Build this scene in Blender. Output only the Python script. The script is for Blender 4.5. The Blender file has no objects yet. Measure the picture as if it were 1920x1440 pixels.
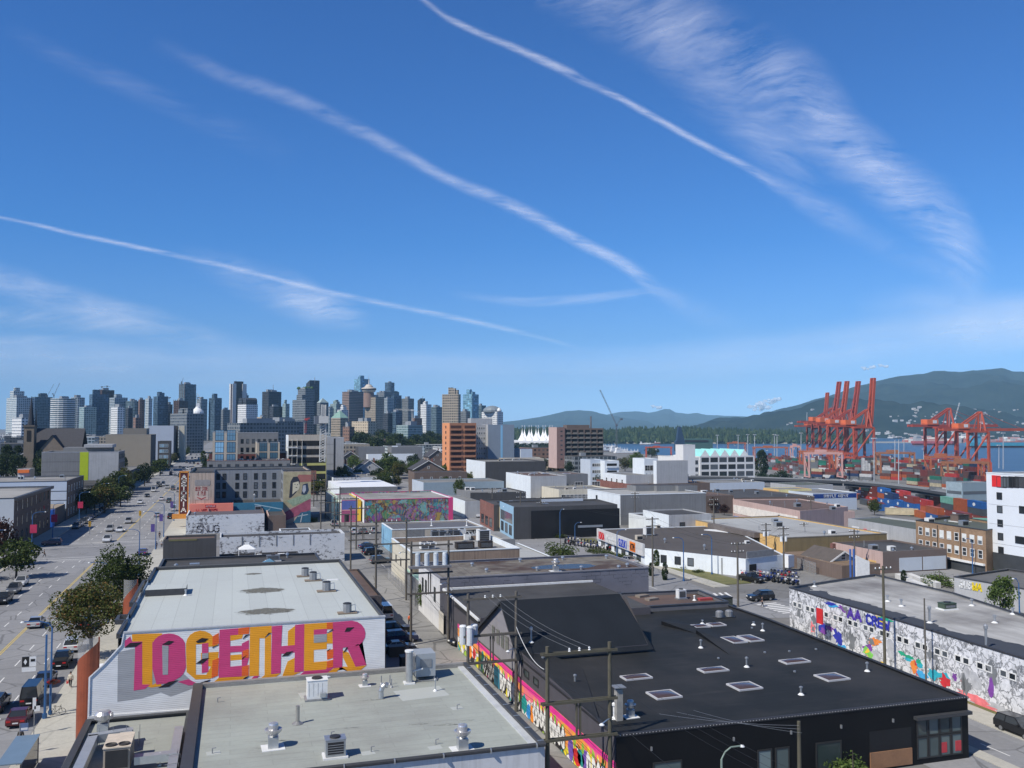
import bpy,bmesh,math,random
from mathutils import Vector,Matrix
R=math.radians
SC=bpy.context.scene
COL=SC.collection
H=30.0;FPX=1680.0;HOR=800.0;VPX=440.0
PIT=math.atan((HOR-720)/FPX)
PSI=math.atan((960-VPX)/FPX*math.cos(PIT))
cam=bpy.data.objects.new("camera",bpy.data.cameras.new("camera"));COL.objects.link(cam)
cam.location=(0,0,H)
cam.rotation_euler=(R(90)+PIT,0,-PSI)
cam.data.sensor_fit='HORIZONTAL';cam.data.sensor_width=36;cam.data.lens=36*FPX/1920
cam.data.clip_start=1;cam.data.clip_end=600000
SC.camera=cam
SUN_EL=47.0;SUN_OFF=25.0
SV=Vector((-math.cos(R(SUN_OFF))*math.cos(R(SUN_EL)),-math.sin(R(SUN_OFF))*math.cos(R(SUN_EL)),math.sin(R(SUN_EL))))
W=bpy.data.worlds.new("World");SC.world=W;W.use_nodes=True
wn=W.node_tree.nodes;wl=W.node_tree.links
sky=wn.new("ShaderNodeTexSky");sky.sky_type='NISHITA';sky.sun_disc=False
sky.sun_elevation=R(SUN_EL);sky.sun_rotation=math.atan2(SV.x,SV.y)
sky.altitude=0;sky.air_density=1.0;sky.dust_density=0.3;sky.ozone_density=1.0
bg=wn["Background"];bg.inputs[1].default_value=0.15
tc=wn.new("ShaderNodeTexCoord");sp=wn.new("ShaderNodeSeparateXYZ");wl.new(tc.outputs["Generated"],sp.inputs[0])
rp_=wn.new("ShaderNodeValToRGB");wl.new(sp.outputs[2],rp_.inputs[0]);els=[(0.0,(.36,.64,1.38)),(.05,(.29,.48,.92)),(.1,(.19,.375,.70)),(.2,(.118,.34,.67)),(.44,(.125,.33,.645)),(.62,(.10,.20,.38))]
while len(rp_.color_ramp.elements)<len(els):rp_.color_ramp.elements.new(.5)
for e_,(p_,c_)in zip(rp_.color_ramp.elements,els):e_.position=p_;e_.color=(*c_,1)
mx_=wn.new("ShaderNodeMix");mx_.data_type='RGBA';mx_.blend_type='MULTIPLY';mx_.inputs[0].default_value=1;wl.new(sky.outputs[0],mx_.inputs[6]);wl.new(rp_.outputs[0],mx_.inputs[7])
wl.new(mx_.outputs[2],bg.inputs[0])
sun=bpy.data.objects.new("sun",bpy.data.lights.new("sun",'SUN'));COL.objects.link(sun)
sun.data.energy=3.9;sun.data.angle=R(0.5);sun.data.color=(1,0.94,0.845)
sun.rotation_euler=SV.to_track_quat('Z','Y').to_euler()
SC.view_settings.view_transform='Standard';SC.view_settings.look='None'
SC.view_settings.exposure=0.44;SC.view_settings.gamma=1
SC.cycles.max_bounces=6;SC.cycles.transparent_max_bounces=16;SC.cycles.volume_bounces=0
SC.cycles.caustics_reflective=False;SC.cycles.caustics_refractive=False
SC.cycles.use_denoising=True
_f=Vector((math.sin(PSI)*math.cos(PIT),math.cos(PSI)*math.cos(PIT),math.sin(PIT)))
_r=Vector((math.cos(PSI),-math.sin(PSI),0));_u=_r.cross(_f)
CP=Vector((0,0,H))
def ray(px,py):return _f*FPX+_r*(px-960)+_u*(720-py)
def P(px,py,z=0.0):
 d=ray(px,py);return CP+d*((z-H)/d.z)
def ter(x,y=0):
 return 0.0 if x<150 else max(-17.0,-(x-150)*0.0515)
def G(px,py):
 z=0.0
 for i in range(40):
  p=P(px,py,z);z=ter(p.x,p.y)
 return p
def PY(px,y,py=800):
 d=ray(px,py);return CP+d*(y/d.y)
def PX(px,py,x):
 d=ray(px,py);return CP+d*(x/d.x)
def PD(px,py,dep):
 d=ray(px,py);return CP+d*(dep/FPX)
MATS={}
def nM(key):
 m=bpy.data.materials.new(key);m.use_nodes=True;MATS[key]=m
 nt=m.node_tree
 return m,nt,nt.nodes["Principled BSDF"]
def N(nt,t,**kw):
 n=nt.nodes.new(t)
 for k,v in kw.items():
  if k.startswith('i_'):
   n.inputs[int(k[2:])if k[2:].isdigit()else k[2:].replace('_',' ')].default_value=v
  else:setattr(n,k,v)
 return n
def mN(nt,op,a,b=None,c=None):
 n=nt.nodes.new("ShaderNodeMath");n.operation=op
 for i,v in enumerate((a,b,c)):
  if v is None:continue
  if isinstance(v,(int,float)):n.inputs[i].default_value=v
  else:nt.links.new(v,n.inputs[i])
 return n.outputs[0]
def xN(nt,fac,a,b,blend='MIX'):
 n=nt.nodes.new("ShaderNodeMix");n.data_type='RGBA';n.blend_type=blend
 for i,v in((0,fac),(6,a),(7,b)):
  if isinstance(v,(int,float)):n.inputs[i].default_value=v
  elif isinstance(v,tuple):n.inputs[i].default_value=(*v[:3],1)
  else:nt.links.new(v,n.inputs[i])
 return n.outputs[2]
def rN(nt,fac,stops,interp='LINEAR'):
 n=nt.nodes.new("ShaderNodeValToRGB");cr=n.color_ramp;cr.interpolation=interp
 while len(cr.elements)<len(stops):cr.elements.new(0.5)
 for e,(p,c)in zip(cr.elements,stops):
  e.position=p;e.color=(*c[:3],1)if isinstance(c,tuple)else(c,c,c,1)
 nt.links.new(fac,n.inputs[0]);return n.outputs[0]
def nN(nt,co,scale,detail=4,rough=.55,dist=0.0,col=False):
 n=N(nt,"ShaderNodeTexNoise");n.inputs["Scale"].default_value=scale;n.inputs["Detail"].default_value=detail
 n.inputs["Roughness"].default_value=rough;n.inputs["Distortion"].default_value=dist
 nt.links.new(co,n.inputs["Vector"]);return n.outputs[1 if col else 0]
def map_n(nt,co,sc=(1,1,1),rot=(0,0,0),loc=(0,0,0)):
 n=N(nt,"ShaderNodeMapping");n.inputs[1].default_value=loc;n.inputs[2].default_value=rot;n.inputs[3].default_value=sc
 nt.links.new(co,n.inputs[0]);return n.outputs[0]
def oC(nt):return N(nt,"ShaderNodeTexCoord").outputs["Object"]
def pos_co(nt):return N(nt,"ShaderNodeNewGeometry").outputs["Position"]
def bN(nt,b,h,strength=.3,dist=.05):
 n=N(nt,"ShaderNodeBump");n.inputs["Strength"].default_value=strength;n.inputs["Distance"].default_value=dist
 nt.links.new(h,n.inputs["Height"]);nt.links.new(n.outputs[0],b.inputs["Normal"])
def M(col,rough=.75,var=.22,sc=.6,metal=0.0,bump=0.0,streak=0.0,spec=.4):
 """plain surface whose colour wanders with two scales of noise; streak adds vertical weathering"""
 key="surface_%s_%g_%g_%g_%g_%g_%g"%("_".join("%.3f"%c for c in col),rough,var,sc,metal,bump,streak)
 if key in MATS:return MATS[key]
 m,nt,b=nM(key)
 b.inputs["Roughness"].default_value=rough;b.inputs["Metallic"].default_value=metal;b.inputs["Specular IOR Level"].default_value=spec
 co=oC(nt)
 n1=nN(nt,co,sc,6,.6);n2=nN(nt,co,sc*9,3,.6)
 f=mN(nt,'ADD',mN(nt,'MULTIPLY',n1,.7),mN(nt,'MULTIPLY',n2,.3))
 c=rN(nt,f,[(.25,tuple(x*(1-var*1.3)for x in col)),(.5,col),(.75,tuple(min(1,x*(1+var))for x in col))])
 if streak:
  s=nN(nt,map_n(nt,co,(1.6,1.6,.07)),1.2,5,.65)
  c=xN(nt,mN(nt,'MULTIPLY',rN(nt,s,[(.46,0.0),(.70,1.0)]),streak*1.6),c,tuple(x*.45 for x in col))
 nt.links.new(c,b.inputs["Base Color"])
 if bump:bN(nt,b,n2,bump,.03)
 return m
def emis(col,s):
 key="emit_%s_%g"%(str(col),s)
 if key in MATS:return MATS[key]
 m,nt,b=nM(key);b.inputs["Base Color"].default_value=(*col,1)
 b.inputs["Emission Color"].default_value=(*col,1);b.inputs["Emission Strength"].default_value=s
 return m
def glass(col=(.03,.04,.05),rough=.08):
 key="window_glass_%s_%g"%(str(col),rough)
 if key in MATS:return MATS[key]
 m,nt,b=nM(key)
 oi=N(nt,"ShaderNodeObjectInfo")
 c=xN(nt,mN(nt,'POWER',oi.outputs["Random"],2.5),col,tuple(min(1,x*4+.05)for x in col))
 nt.links.new(c,b.inputs["Base Color"]);b.inputs["Roughness"].default_value=rough;b.inputs["Specular IOR Level"].default_value=.6
 return m
def bM(col,mortar,w=.6,h=.2,msize=.02,var=.25,rough=.85):
 key="masonry_%s_%s_%g_%g"%(str(col),str(mortar),w,h)
 if key in MATS:return MATS[key]
 m,nt,b=nM(key);b.inputs["Roughness"].default_value=rough
 co=oC(nt);s=N(nt,"ShaderNodeSeparateXYZ");nt.links.new(co,s.inputs[0])
 u=mN(nt,'ADD',s.outputs[0],s.outputs[1]);cb=N(nt,"ShaderNodeCombineXYZ")
 nt.links.new(u,cb.inputs[0]);nt.links.new(s.outputs[2],cb.inputs[1])
 t=N(nt,"ShaderNodeTexBrick");t.inputs["Scale"].default_value=1;t.inputs["Brick Width"].default_value=w;t.inputs["Row Height"].default_value=h
 t.inputs["Mortar Size"].default_value=msize;t.inputs["Color1"].default_value=(*col,1);t.inputs["Color2"].default_value=(*[c*(1-var)for c in col],1);t.inputs["Mortar"].default_value=(*mortar,1)
 nt.links.new(cb.outputs[0],t.inputs[0])
 n1=nN(nt,co,.35,6,.65)
 c=xN(nt,.8,t.outputs[0],rN(nt,n1,[(.3,.6),(.7,1.0)]),'MULTIPLY')
 nt.links.new(c,b.inputs["Base Color"]);bN(nt,b,t.outputs[1],-.3,.02)
 return m
def facade(wall,gl,bay=3.0,floor=3.2,wf=.7,hf=.6,gl2=None,rough=.15,band=None,vert=None):
 """storeys and bays of a far building; object coordinates start at its near foot corner"""
 key="facade_%s_%s_%g_%g_%g_%g_%s"%(str(wall),str(gl),bay,floor,wf,hf,str(band))
 if key in MATS:return MATS[key]
 m,nt,b=nM(key);gl2=gl2 or tuple(min(1,c*2.6+.03)for c in gl)
 tc=N(nt,"ShaderNodeTexCoord");s=N(nt,"ShaderNodeSeparateXYZ");nt.links.new(tc.outputs["Object"],s.inputs[0])
 sn=N(nt,"ShaderNodeSeparateXYZ");nt.links.new(tc.outputs["Normal"],sn.inputs[0])
 side=mN(nt,'GREATER_THAN',mN(nt,'ABSOLUTE',sn.outputs[0]),.7)
 up=mN(nt,'LESS_THAN',mN(nt,'ABSOLUTE',sn.outputs[2]),.5)
 mu=N(nt,"ShaderNodeMix");nt.links.new(side,mu.inputs[0]);nt.links.new(s.outputs[0],mu.inputs[2]);nt.links.new(s.outputs[1],mu.inputs[3])
 u=mN(nt,'DIVIDE',mu.outputs[0],bay);z=mN(nt,'DIVIDE',s.outputs[2],floor)
 fu=mN(nt,'ABSOLUTE',mN(nt,'SUBTRACT',mN(nt,'FRACT',u),.5));fz=mN(nt,'ABSOLUTE',mN(nt,'SUBTRACT',mN(nt,'FRACT',z),.5))
 win=mN(nt,'MULTIPLY',mN(nt,'LESS_THAN',fu,wf/2),mN(nt,'LESS_THAN',fz,hf/2));win=mN(nt,'MULTIPLY',win,up)
 cb=N(nt,"ShaderNodeCombineXYZ");nt.links.new(mN(nt,'FLOOR',u),cb.inputs[0]);nt.links.new(mN(nt,'FLOOR',z),cb.inputs[1]);nt.links.new(side,cb.inputs[2])
 wnz=N(nt,"ShaderNodeTexWhiteNoise");nt.links.new(cb.outputs[0],wnz.inputs[0])
 big=nN(nt,tc.outputs["Object"],.05,2)
 g=xN(nt,mN(nt,'POWER',wnz.outputs[0],3),gl,gl2)
 g=xN(nt,.6,g,rN(nt,big,[(.35,.55),(.65,1.0)]),'MULTIPLY')
 nz=nN(nt,tc.outputs["Object"],.25,4)
 wv=xN(nt,1.0,wall,rN(nt,nz,[(.3,.82),(.7,1.0)]),'MULTIPLY')
 nt.links.new(xN(nt,win,wv,g),b.inputs["Base Color"])
 nt.links.new(mN(nt,'SUBTRACT',.75,mN(nt,'MULTIPLY',win,.75-rough)),b.inputs["Roughness"])
 return m
def wloc(o):
 v=Vector((0,0,0))
 while o is not None:v+=o.location;o=o.parent
 return v
class MB:
 def __init__(s):s.v=[];s.f=[];s.m=[];s.mats=[];s.uv=None
 def mi(s,mat):
  if mat not in s.mats:s.mats.append(mat)
  return s.mats.index(mat)
 def face(s,pts,mat):
  i=len(s.v);s.v+=[tuple(p)for p in pts];s.f.append(tuple(range(i,i+len(pts))));s.m.append(s.mi(mat))
 def box(s,x0,y0,z0,x1,y1,z1,mat,rot=0.0,c=None,top=None):
  pts=[(x0,y0),(x1,y0),(x1,y1),(x0,y1)]
  if rot:
   cx,cy=c if c else((x0+x1)/2,(y0+y1)/2);a,b_=math.cos(rot),math.sin(rot)
   pts=[(cx+(x-cx)*a-(y-cy)*b_,cy+(x-cx)*b_+(y-cy)*a)for x,y in pts]
  s.prism(pts,z0,z1,mat,top)
 def prism(s,pts,z0,z1,mat,top=None,bottom=True):
  n=len(pts);i=len(s.v)
  s.v+=[(p[0],p[1],z0)for p in pts]+[(p[0],p[1],z1)for p in pts]
  k=s.mi(mat);kt=s.mi(top)if top else k
  for j in range(n):
   s.f.append((i+j,i+(j+1)%n,i+n+(j+1)%n,i+n+j));s.m.append(k)
  s.f.append(tuple(range(i+n,i+2*n)));s.m.append(kt)
  if bottom:s.f.append(tuple(range(i+n-1,i-1,-1)));s.m.append(k)
 def tube(s,p0,p1,r0,mat,n=6,r1=None,caps=True):
  p0=Vector(p0);p1=Vector(p1);r1=r0 if r1 is None else r1
  d=(p1-p0).normalized()if(p1-p0).length>1e-9 else Vector((0,0,1))
  a=d.cross(Vector((0,0,1))if abs(d.z)<.95 else Vector((1,0,0))).normalized();b_=d.cross(a)
  i=len(s.v);k=s.mi(mat)
  for p,r in((p0,r0),(p1,r1)):
   for j in range(n):
    t=2*math.pi*(j+.5)/n;s.v.append(tuple(p+a*(r*math.cos(t))+b_*(r*math.sin(t))))
  for j in range(n):
   s.f.append((i+j,i+n+j,i+n+(j+1)%n,i+(j+1)%n));s.m.append(k)
  if caps:
   s.f.append(tuple(range(i,i+n)));s.m.append(k);s.f.append(tuple(range(i+2*n-1,i+n-1,-1)));s.m.append(k)
 def path(s,pts,r,mat,n=5):
  for a,b_ in zip(pts,pts[1:]):s.tube(a,b_,r,mat,n)
 def bar(s,p0,p1,w,h,mat):
  """square section member from p0 to p1"""
  p0=Vector(p0);p1=Vector(p1);d=(p1-p0).normalized()
  a=d.cross(Vector((0,0,1)));a=Vector((1,0,0))if a.length<.05 else a.normalized();b_=d.cross(a)
  i=len(s.v);k=s.mi(mat)
  for p in(p0,p1):
   for u,v in((-1,-1),(1,-1),(1,1),(-1,1)):s.v.append(tuple(p+a*(u*w/2)+b_*(v*h/2)))
  for q in((3,2,1,0),(4,5,6,7),(0,1,5,4),(1,2,6,5),(2,3,7,6),(3,0,4,7)):
   s.f.append(tuple(i+x for x in q));s.m.append(k)
 def lathe(s,prof,mat,c=(0,0,0),n=14):
  i=len(s.v);k=s.mi(mat);m_=len(prof)
  for r,z in prof:
   for j in range(n):
    t=2*math.pi*j/n;s.v.append((c[0]+r*math.cos(t),c[1]+r*math.sin(t),c[2]+z))
  for q in range(m_-1):
   for j in range(n):
    s.f.append((i+q*n+j,i+q*n+(j+1)%n,i+(q+1)*n+(j+1)%n,i+(q+1)*n+j));s.m.append(k)
  s.f.append(tuple(i+(m_-1)*n+j for j in range(n)));s.m.append(k)
 def xU(s,outline,axis_o,ux,uy,nrm,depth,mat):
  """flat outline (a, b) drawn at axis_o with unit vectors ux, uy, given a thickness along nrm"""
  o=Vector(axis_o);ux=Vector(ux);uy=Vector(uy);nrm=Vector(nrm);n=len(outline);i=len(s.v);k=s.mi(mat)
  for dd in(0,depth):
   for a,b_ in outline:s.v.append(tuple(o+ux*a+uy*b_+nrm*dd))
  for j in range(n):
   s.f.append((i+j,i+(j+1)%n,i+n+(j+1)%n,i+n+j));s.m.append(k)
  s.f.append(tuple(range(i+n,i+2*n)));s.m.append(k);s.f.append(tuple(range(i+n-1,i-1,-1)));s.m.append(k)
 def mesh(s,name,off=None,smooth=False):
  me=bpy.data.meshes.new(name)
  if off is not None and off.length>0:
   ox,oy,oz=off;v=[(x-ox,y-oy,z-oz)for x,y,z in s.v]
  else:v=s.v
  me.from_pydata(v,[],s.f)
  for m_ in s.mats:me.materials.append(m_)
  me.polygons.foreach_set("material_index",s.m)
  if smooth:me.polygons.foreach_set("use_smooth",[True]*len(s.f))
  me.update();return me
 def bD(s,name,parent=None,smooth=False,fix=False):
  me=s.mesh(name,wloc(parent)if parent else None,smooth)
  if fix:
   b=bmesh.new();b.from_mesh(me);bmesh.ops.recalc_face_normals(b,faces=b.faces);b.to_mesh(me);b.free()
  return link(name,me,parent)
def link(name,me,parent=None,loc=None,rz=0.0):
 o=bpy.data.objects.new(name,me);COL.objects.link(o)
 if parent:o.parent=parent
 if loc is not None:o.location=loc
 if rz:o.rotation_euler=(0,0,rz)
 return o
def tag(o,label=None,cat=None,group=None,kind=None):
 for k,v in(('label',label),('category',cat),('group',group),('kind',kind)):
  if v:o[k]=v
 return o
def thing(name,label,cat,loc=(0,0,0),rz=0.0,group=None):
 o=bpy.data.objects.new(name,None);COL.objects.link(o);o.location=loc;o.rotation_euler=(0,0,rz);o.empty_display_size=.5
 return tag(o,label,cat,group)
KIDS={}
def cT(o,loc,rz=0.0,scale=1.0,label=None,group=None,mats=None):
 """a copy of a thing with copies of its parts and sub-parts; mats swaps materials on the copies"""
 c=o.copy();COL.objects.link(c);c.location=loc;c.rotation_euler=(0,0,rz)
 c.scale=(scale,)*3 if isinstance(scale,(int,float))else scale
 if label:c['label']=label
 if group:c['group']=group
 def rec(src,dst):
  for ch in src.children:
   d=ch.copy();COL.objects.link(d);d.parent=dst
   swap(d,mats);rec(ch,d)
 swap(c,mats);rec(o,c);return c
def swap(o,mats):
 if not mats or o.type!='MESH':return
 for sl in o.material_slots:
  nm=sl.material.name if sl.material else ''
  for k,v in mats.items():
   if nm==k or(k=='car_paint' and nm.startswith('paint_')):sl.link='OBJECT';sl.material=v
GLY={'A':'0026 2640 1232','B':'0006 0636 3645 4534 3403 3442 4230 3000','C':'4536 3616 1605 0501 0110 1030 3041','D':'0006 0626 2644 4442 4220 2000','E':'0006 0646 0333 0040','G':'4536 3616 1605 0501 0110 1030 3041 4143 4323','H':'0006 4046 0343','I':'2026','K':'0006 0246 1340','M':'0006 0623 2346 4640','N':'0006 0640 4046','O':'1030 3041 4145 4536 3616 1605 0501 0110','P':'0006 0636 3645 4534 3403','R':'0006 0636 3645 4534 3403 2340','S':'4536 3616 1605 0504 0442 4241 4130 3010 1001','T':'2026 0646','U':'0601 0110 1030 3041 4146','V':'0620 2046','W':'0610 1023 2330 3046','Y':'0623 2346 2320','Z':'0646 4600 0040','X':'0046 0640','L':'0600 0040','F':'0006 0646 0333','J':'4641 4130 3010 1001','&':'4010 1001 0113 1335 3526 2615 1540','9':'4334 3414 1405 0526 2646 4640','1':'1526 2620','-':'1333'}
def lt(mb,text,o,ux,uy,nrm,w,h,mat,th=.22,dep=.04,gap=.35,slant=0.0):
 """text as thin raised bars; o is the lower left, w the total width, h the height"""
 o=Vector(o);ux=Vector(ux);uy=Vector(uy);nrm=Vector(nrm)
 cw=w/(len(text)+(len(text)-1)*gap);x=0.0;t=th*cw
 for ch in text:
  for seg in GLY.get(ch,'').split():
   a=(int(seg[0])/4*cw,int(seg[1])/6*h);b_=(int(seg[2])/4*cw,int(seg[3])/6*h)
   a=(a[0]+slant*a[1],a[1]);b_=(b_[0]+slant*b_[1],b_[1])
   dx,dy=b_[0]-a[0],b_[1]-a[1];L=math.hypot(dx,dy)or 1;ex,ey=dx/L*t*.5,dy/L*t*.5;px,py=-dy/L*t/2,dx/L*t/2
   mb.xU([(x+a[0]-ex-px,a[1]-ey-py),(x+b_[0]+ex-px,b_[1]+ey-py),(x+b_[0]+ex+px,b_[1]+ey+py),(x+a[0]-ex+px,a[1]-ey+py)],o,ux,uy,nrm,dep,mat)
  x+=cw*(1+gap)
from mathutils import noise as mnoise
def ground_mat(key,c0,c1,sc=.05,crack=0.0,patch=0.0,rough=.9):
 if key in MATS:return MATS[key]
 m,nt,b=nM(key);b.inputs["Roughness"].default_value=rough;co=pos_co(nt)
 n1=nN(nt,co,sc,7,.65);n2=nN(nt,co,sc*30,3,.6)
 c=xN(nt,rN(nt,n1,[(.3,0.0),(.7,1.0)]),c0,c1)
 c=xN(nt,.35,c,rN(nt,n2,[(.3,.55),(.7,1.0)]),'MULTIPLY')
 if patch:
  v=N(nt,"ShaderNodeTexVoronoi");v.distance='CHEBYCHEV';v.inputs["Scale"].default_value=.09;nt.links.new(co,v.inputs["Vector"])
  s=N(nt,"ShaderNodeSeparateColor");nt.links.new(v.outputs["Color"],s.inputs[0])
  c=xN(nt,mN(nt,'MULTIPLY',rN(nt,s.outputs[0],[(.55,0.0),(.56,1.0)]),patch),c,tuple(x*.6 for x in c0))
 if crack:
  v=N(nt,"ShaderNodeTexVoronoi");v.feature='DISTANCE_TO_EDGE';v.inputs["Scale"].default_value=.16
  nt.links.new(xN(nt,.12,co,nN(nt,co,.6,4,.6,col=True),'LINEAR_LIGHT'),v.inputs["Vector"])
  c=xN(nt,mN(nt,'MULTIPLY',rN(nt,v.outputs[0],[(.008,1.0),(.018,0.0)]),crack),c,tuple(x*.3 for x in c0))
 nt.links.new(c,b.inputs["Base Color"]);bN(nt,b,n2,.15,.02);return m
ASPH=ground_mat("road_asphalt",(.225,.228,.236),(.30,.303,.31),.06,.55,.25)
ASPH2=ground_mat("old_asphalt",(.21,.21,.205),(.32,.315,.30),.09,.6,.3)
CONC=ground_mat("pavement_concrete",(.40,.39,.34),(.50,.48,.42),.12,.2)
LOT=ground_mat("lot_asphalt",(.18,.18,.175),(.28,.275,.265),.05,.4,.4)
EARTH=ground_mat("city_ground",(.16,.16,.155),(.25,.24,.225),.02,0,.3)
GRASSM=ground_mat("dry_grass",(.10,.12,.035),(.2,.18,.07),.5)
LINE_W=M((.72,.72,.70),.7,.2,3);LINE_Y=M((.62,.46,.10),.7,.2,3)
SHORE=[(930,812),(1000,834),(1140,846),(1300,856),(1420,858),(1480,862),(1650,873),(1760,881),(1920,891),(2300,910)]
def lerp_tab(tab,x):
 if x<=tab[0][0]:return tab[0][1]
 for(a,ya),(b_,yb)in zip(tab,tab[1:]):
  if x<=b_:return ya+(yb-ya)*(x-a)/(b_-a)
 return tab[-1][1]
def is_land(x,y):
 v=Vector((x,y,0));d=v.dot(_f)
 if d<50:return True
 px=960+FPX*v.dot(_r)/d
 if px<930:return True
 return d<FPX*47/(lerp_tab(SHORE,px)-HOR)
def axis(lo,hi,fine0,fine1,st):
 a=[fine0+st*i for i in range(int((fine1-fine0)/st)+1)]
 x=fine0;s=st;left=[]
 while x>lo:s*=1.5;x-=s;left.append(x)
 x=fine1;s=st;right=[]
 while x<hi:s*=1.5;x+=s;right.append(x)
 return left[::-1]+a+right
gx=[x for x in axis(-9000,9000,-300,1500,25)if abs(x)<9001];gy=[y for y in axis(-2500,16000,-100,1900,25)if-2501<y<16001]
gv=[(x,y,ter(x,y)if is_land(x,y)else-45)for y in gy for x in gx];nx=len(gx)
gf=[(j*nx+i,j*nx+i+1,(j+1)*nx+i+1,(j+1)*nx+i)for j in range(len(gy)-1)for i in range(nx-1)]
me=bpy.data.meshes.new("ground");me.from_pydata(gv,[],gf);me.materials.append(EARTH);me.update()
tag(link("ground",me),kind='structure')
m,nt,b=nM("harbour_water");b.inputs["Base Color"].default_value=(.018,.045,.085,1);b.inputs["Roughness"].default_value=.3;b.inputs["Specular IOR Level"].default_value=.35
n1=nN(nt,map_n(nt,pos_co(nt),(1,1,1)),.12,5,.6);bN(nt,b,n1,.6,.5)
n2=nN(nt,map_n(nt,pos_co(nt),(.004,.03,1),(0,0,-.3)),1,4,.6)
nt.links.new(rN(nt,n2,[(.35,(.013,.035,.07)),(.7,(.03,.065,.11))]),b.inputs["Base Color"])
mb=MB();mb.face([(-8900,200,-18),(8900,200,-18),(8900,15900,-18),(-8900,15900,-18)],m)
tag(mb.bD("water"),kind='structure')
def strip(mb,pts,hw,dz,mat,step=12.0):
 seg=[]
 for a,b_ in zip(pts,pts[1:]):
  a=Vector((a[0],a[1]));b_=Vector((b_[0],b_[1]));n=max(1,int((b_-a).length/step))
  seg+=[a.lerp(b_,i/n)for i in range(n)]
 seg.append(Vector(pts[-1][:2]));L=[]
 for i,p in enumerate(seg):
  d=(seg[min(i+1,len(seg)-1)]-seg[max(i-1,0)]).normalized();n=Vector((-d.y,d.x));hl,hr=hw if isinstance(hw,tuple)else(hw,hw)
  L.append((p+n*hl,p-n*hr))
 for(l0,r0),(l1,r1)in zip(L,L[1:]):
  mb.face([(r0.x,r0.y,ter(*r0)+dz),(r1.x,r1.y,ter(*r1)+dz),(l1.x,l1.y,ter(*l1)+dz),(l0.x,l0.y,ter(*l0)+dz)],mat)
def flat(mb,x0,y0,x1,y1,z,mat):mb.face([(x0,y0,z),(x1,y0,z),(x1,y1,z),(x0,y1,z)],mat)
mb=MB()
flat(mb,-45.5,30,-18.6,1900,.020,ASPH)
flat(mb,-300,227,-45.5,243,.024,ASPH)
flat(mb,-300,395,-45.5,408,.024,ASPH);flat(mb,-18.6,238,23,252,.024,ASPH)
flat(mb,-18.6,420,60,436,.024,ASPH)
tag(mb.bD("avenue"),kind='structure')
mb=MB();flat(mb,23.0,30,29.2,420,.028,ASPH2);tag(mb.bD("lane"),kind='structure')
mb=MB()
strip(mb,[(66.0,20),(67.5,70),(71.0,120),(73.5,133),(77.5,180),(77,250),(80.5,330),(82,700)],(8.5,8.5),.032,ASPH)
strip(mb,[(72,134),(105,126),(150,118),(220,110)],8,.036,ASPH)
tag(mb.bD("cross_road"),kind='structure')
mb=MB();strip(mb,[(137,60),(139,130),(143,250),(147,420)],7.5,.04,ASPH);tag(mb.bD("back_road"),kind='structure')
mb=MB();flat(mb,0,186,23,288,.012,LOT);flat(mb,29.2,184,72,240,.012,LOT);flat(mb,86,130,120,250,.012,LOT);flat(mb,120,125,149,300,.012,LOT)
flat(mb,14.7,60,23,186,.012,LOT);flat(mb,29.2,100,64,184,.010,LOT)
tag(mb.bD("parking_ground"),kind='structure')
mb=MB()
def walk(x0,y0,x1,y1,h=.13):mb.box(x0,y0,-.2,x1,y1,h,CONC)
walk(-18.5,30,-12.6,238);walk(-18.5,252,-12.6,420);walk(-18.5,436,-12.6,1500)
walk(-51,30,-45.6,226.5);walk(-51,243.5,-45.6,394);walk(-51,408.5,-45.6,1500)
mb.prism([(71.2,30),(74.9,30),(77.1,120),(74.0,120)],-.2,.13,CONC);mb.prism([(64.1,20),(65.5,20),(67.2,122),(65.8,122)],-.2,.13,CONC)
mb.prism([(85.9,150),(89.2,150),(87.6,190),(88.2,250),(90.5,330),(88.7,330),(85.6,250),(85.9,190)],-.2,.13,CONC)
mb.prism([(66.5,140),(69,140),(68.6,250),(71.8,330),(66.5,330)],-.2,.13,CONC)
tag(mb.bD("pavement"),kind='structure')
mb=MB();mb.prism([(74.9,30),(76.6,30),(78.3,116),(77.1,120)],-.2,.16,GRASSM);mb.prism([(89.2,152),(95,152),(91.5,190),(92,225),(88.2,225),(87.7,190)],-.2,.15,GRASSM);mb.prism([(64,142),(66.4,141),(66.4,160),(64,160)],-.2,.15,GRASSM)
tag(mb.bD("verge_grass"),kind='structure')
mb=MB()
for dx in(-.14,.14):flat(mb,-29.2+dx-.06,30,-29.2+dx+.06,222,.030,LINE_Y);flat(mb,-29.2+dx-.06,258,-29.2+dx+.06,1300,.030,LINE_Y)
for X in(-22.6,-25.9,-32.6,-35.9,-39.2):
 y=60.0
 while y<900:
  if not 222<y<256:flat(mb,X-.07,y,X+.07,y+3.0,.030,LINE_W)
  y+=8.4
for Y in(224,255):flat(mb,-44,Y,-19,Y+.35,.030,LINE_W)
for Y in(222,227.5,247,252.5):flat(mb,-44.5,Y,-18.9,Y+.2,.030,LINE_W)
flat(mb,-51.5,226.5,-51.0,243,.034,LINE_W)
tag(mb.bD("avenue_marking"),kind='structure')
mb=MB()
for t in range(26):
 y=66+t*9.5;c=lerp_tab([(20,66.5),(70,68),(125,72.5),(180,77.5),(250,77),(330,80.5)],y)
 flat(mb,c-.06,y,c+.06,y+3.4,.045,LINE_W)
for i in range(9):mb.face([(74.6+i*1.15,141,.05),(75.1+i*1.15,141,.05),(76.2+i*1.15,145,.05),(75.7+i*1.15,145,.05)],LINE_W)
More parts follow.
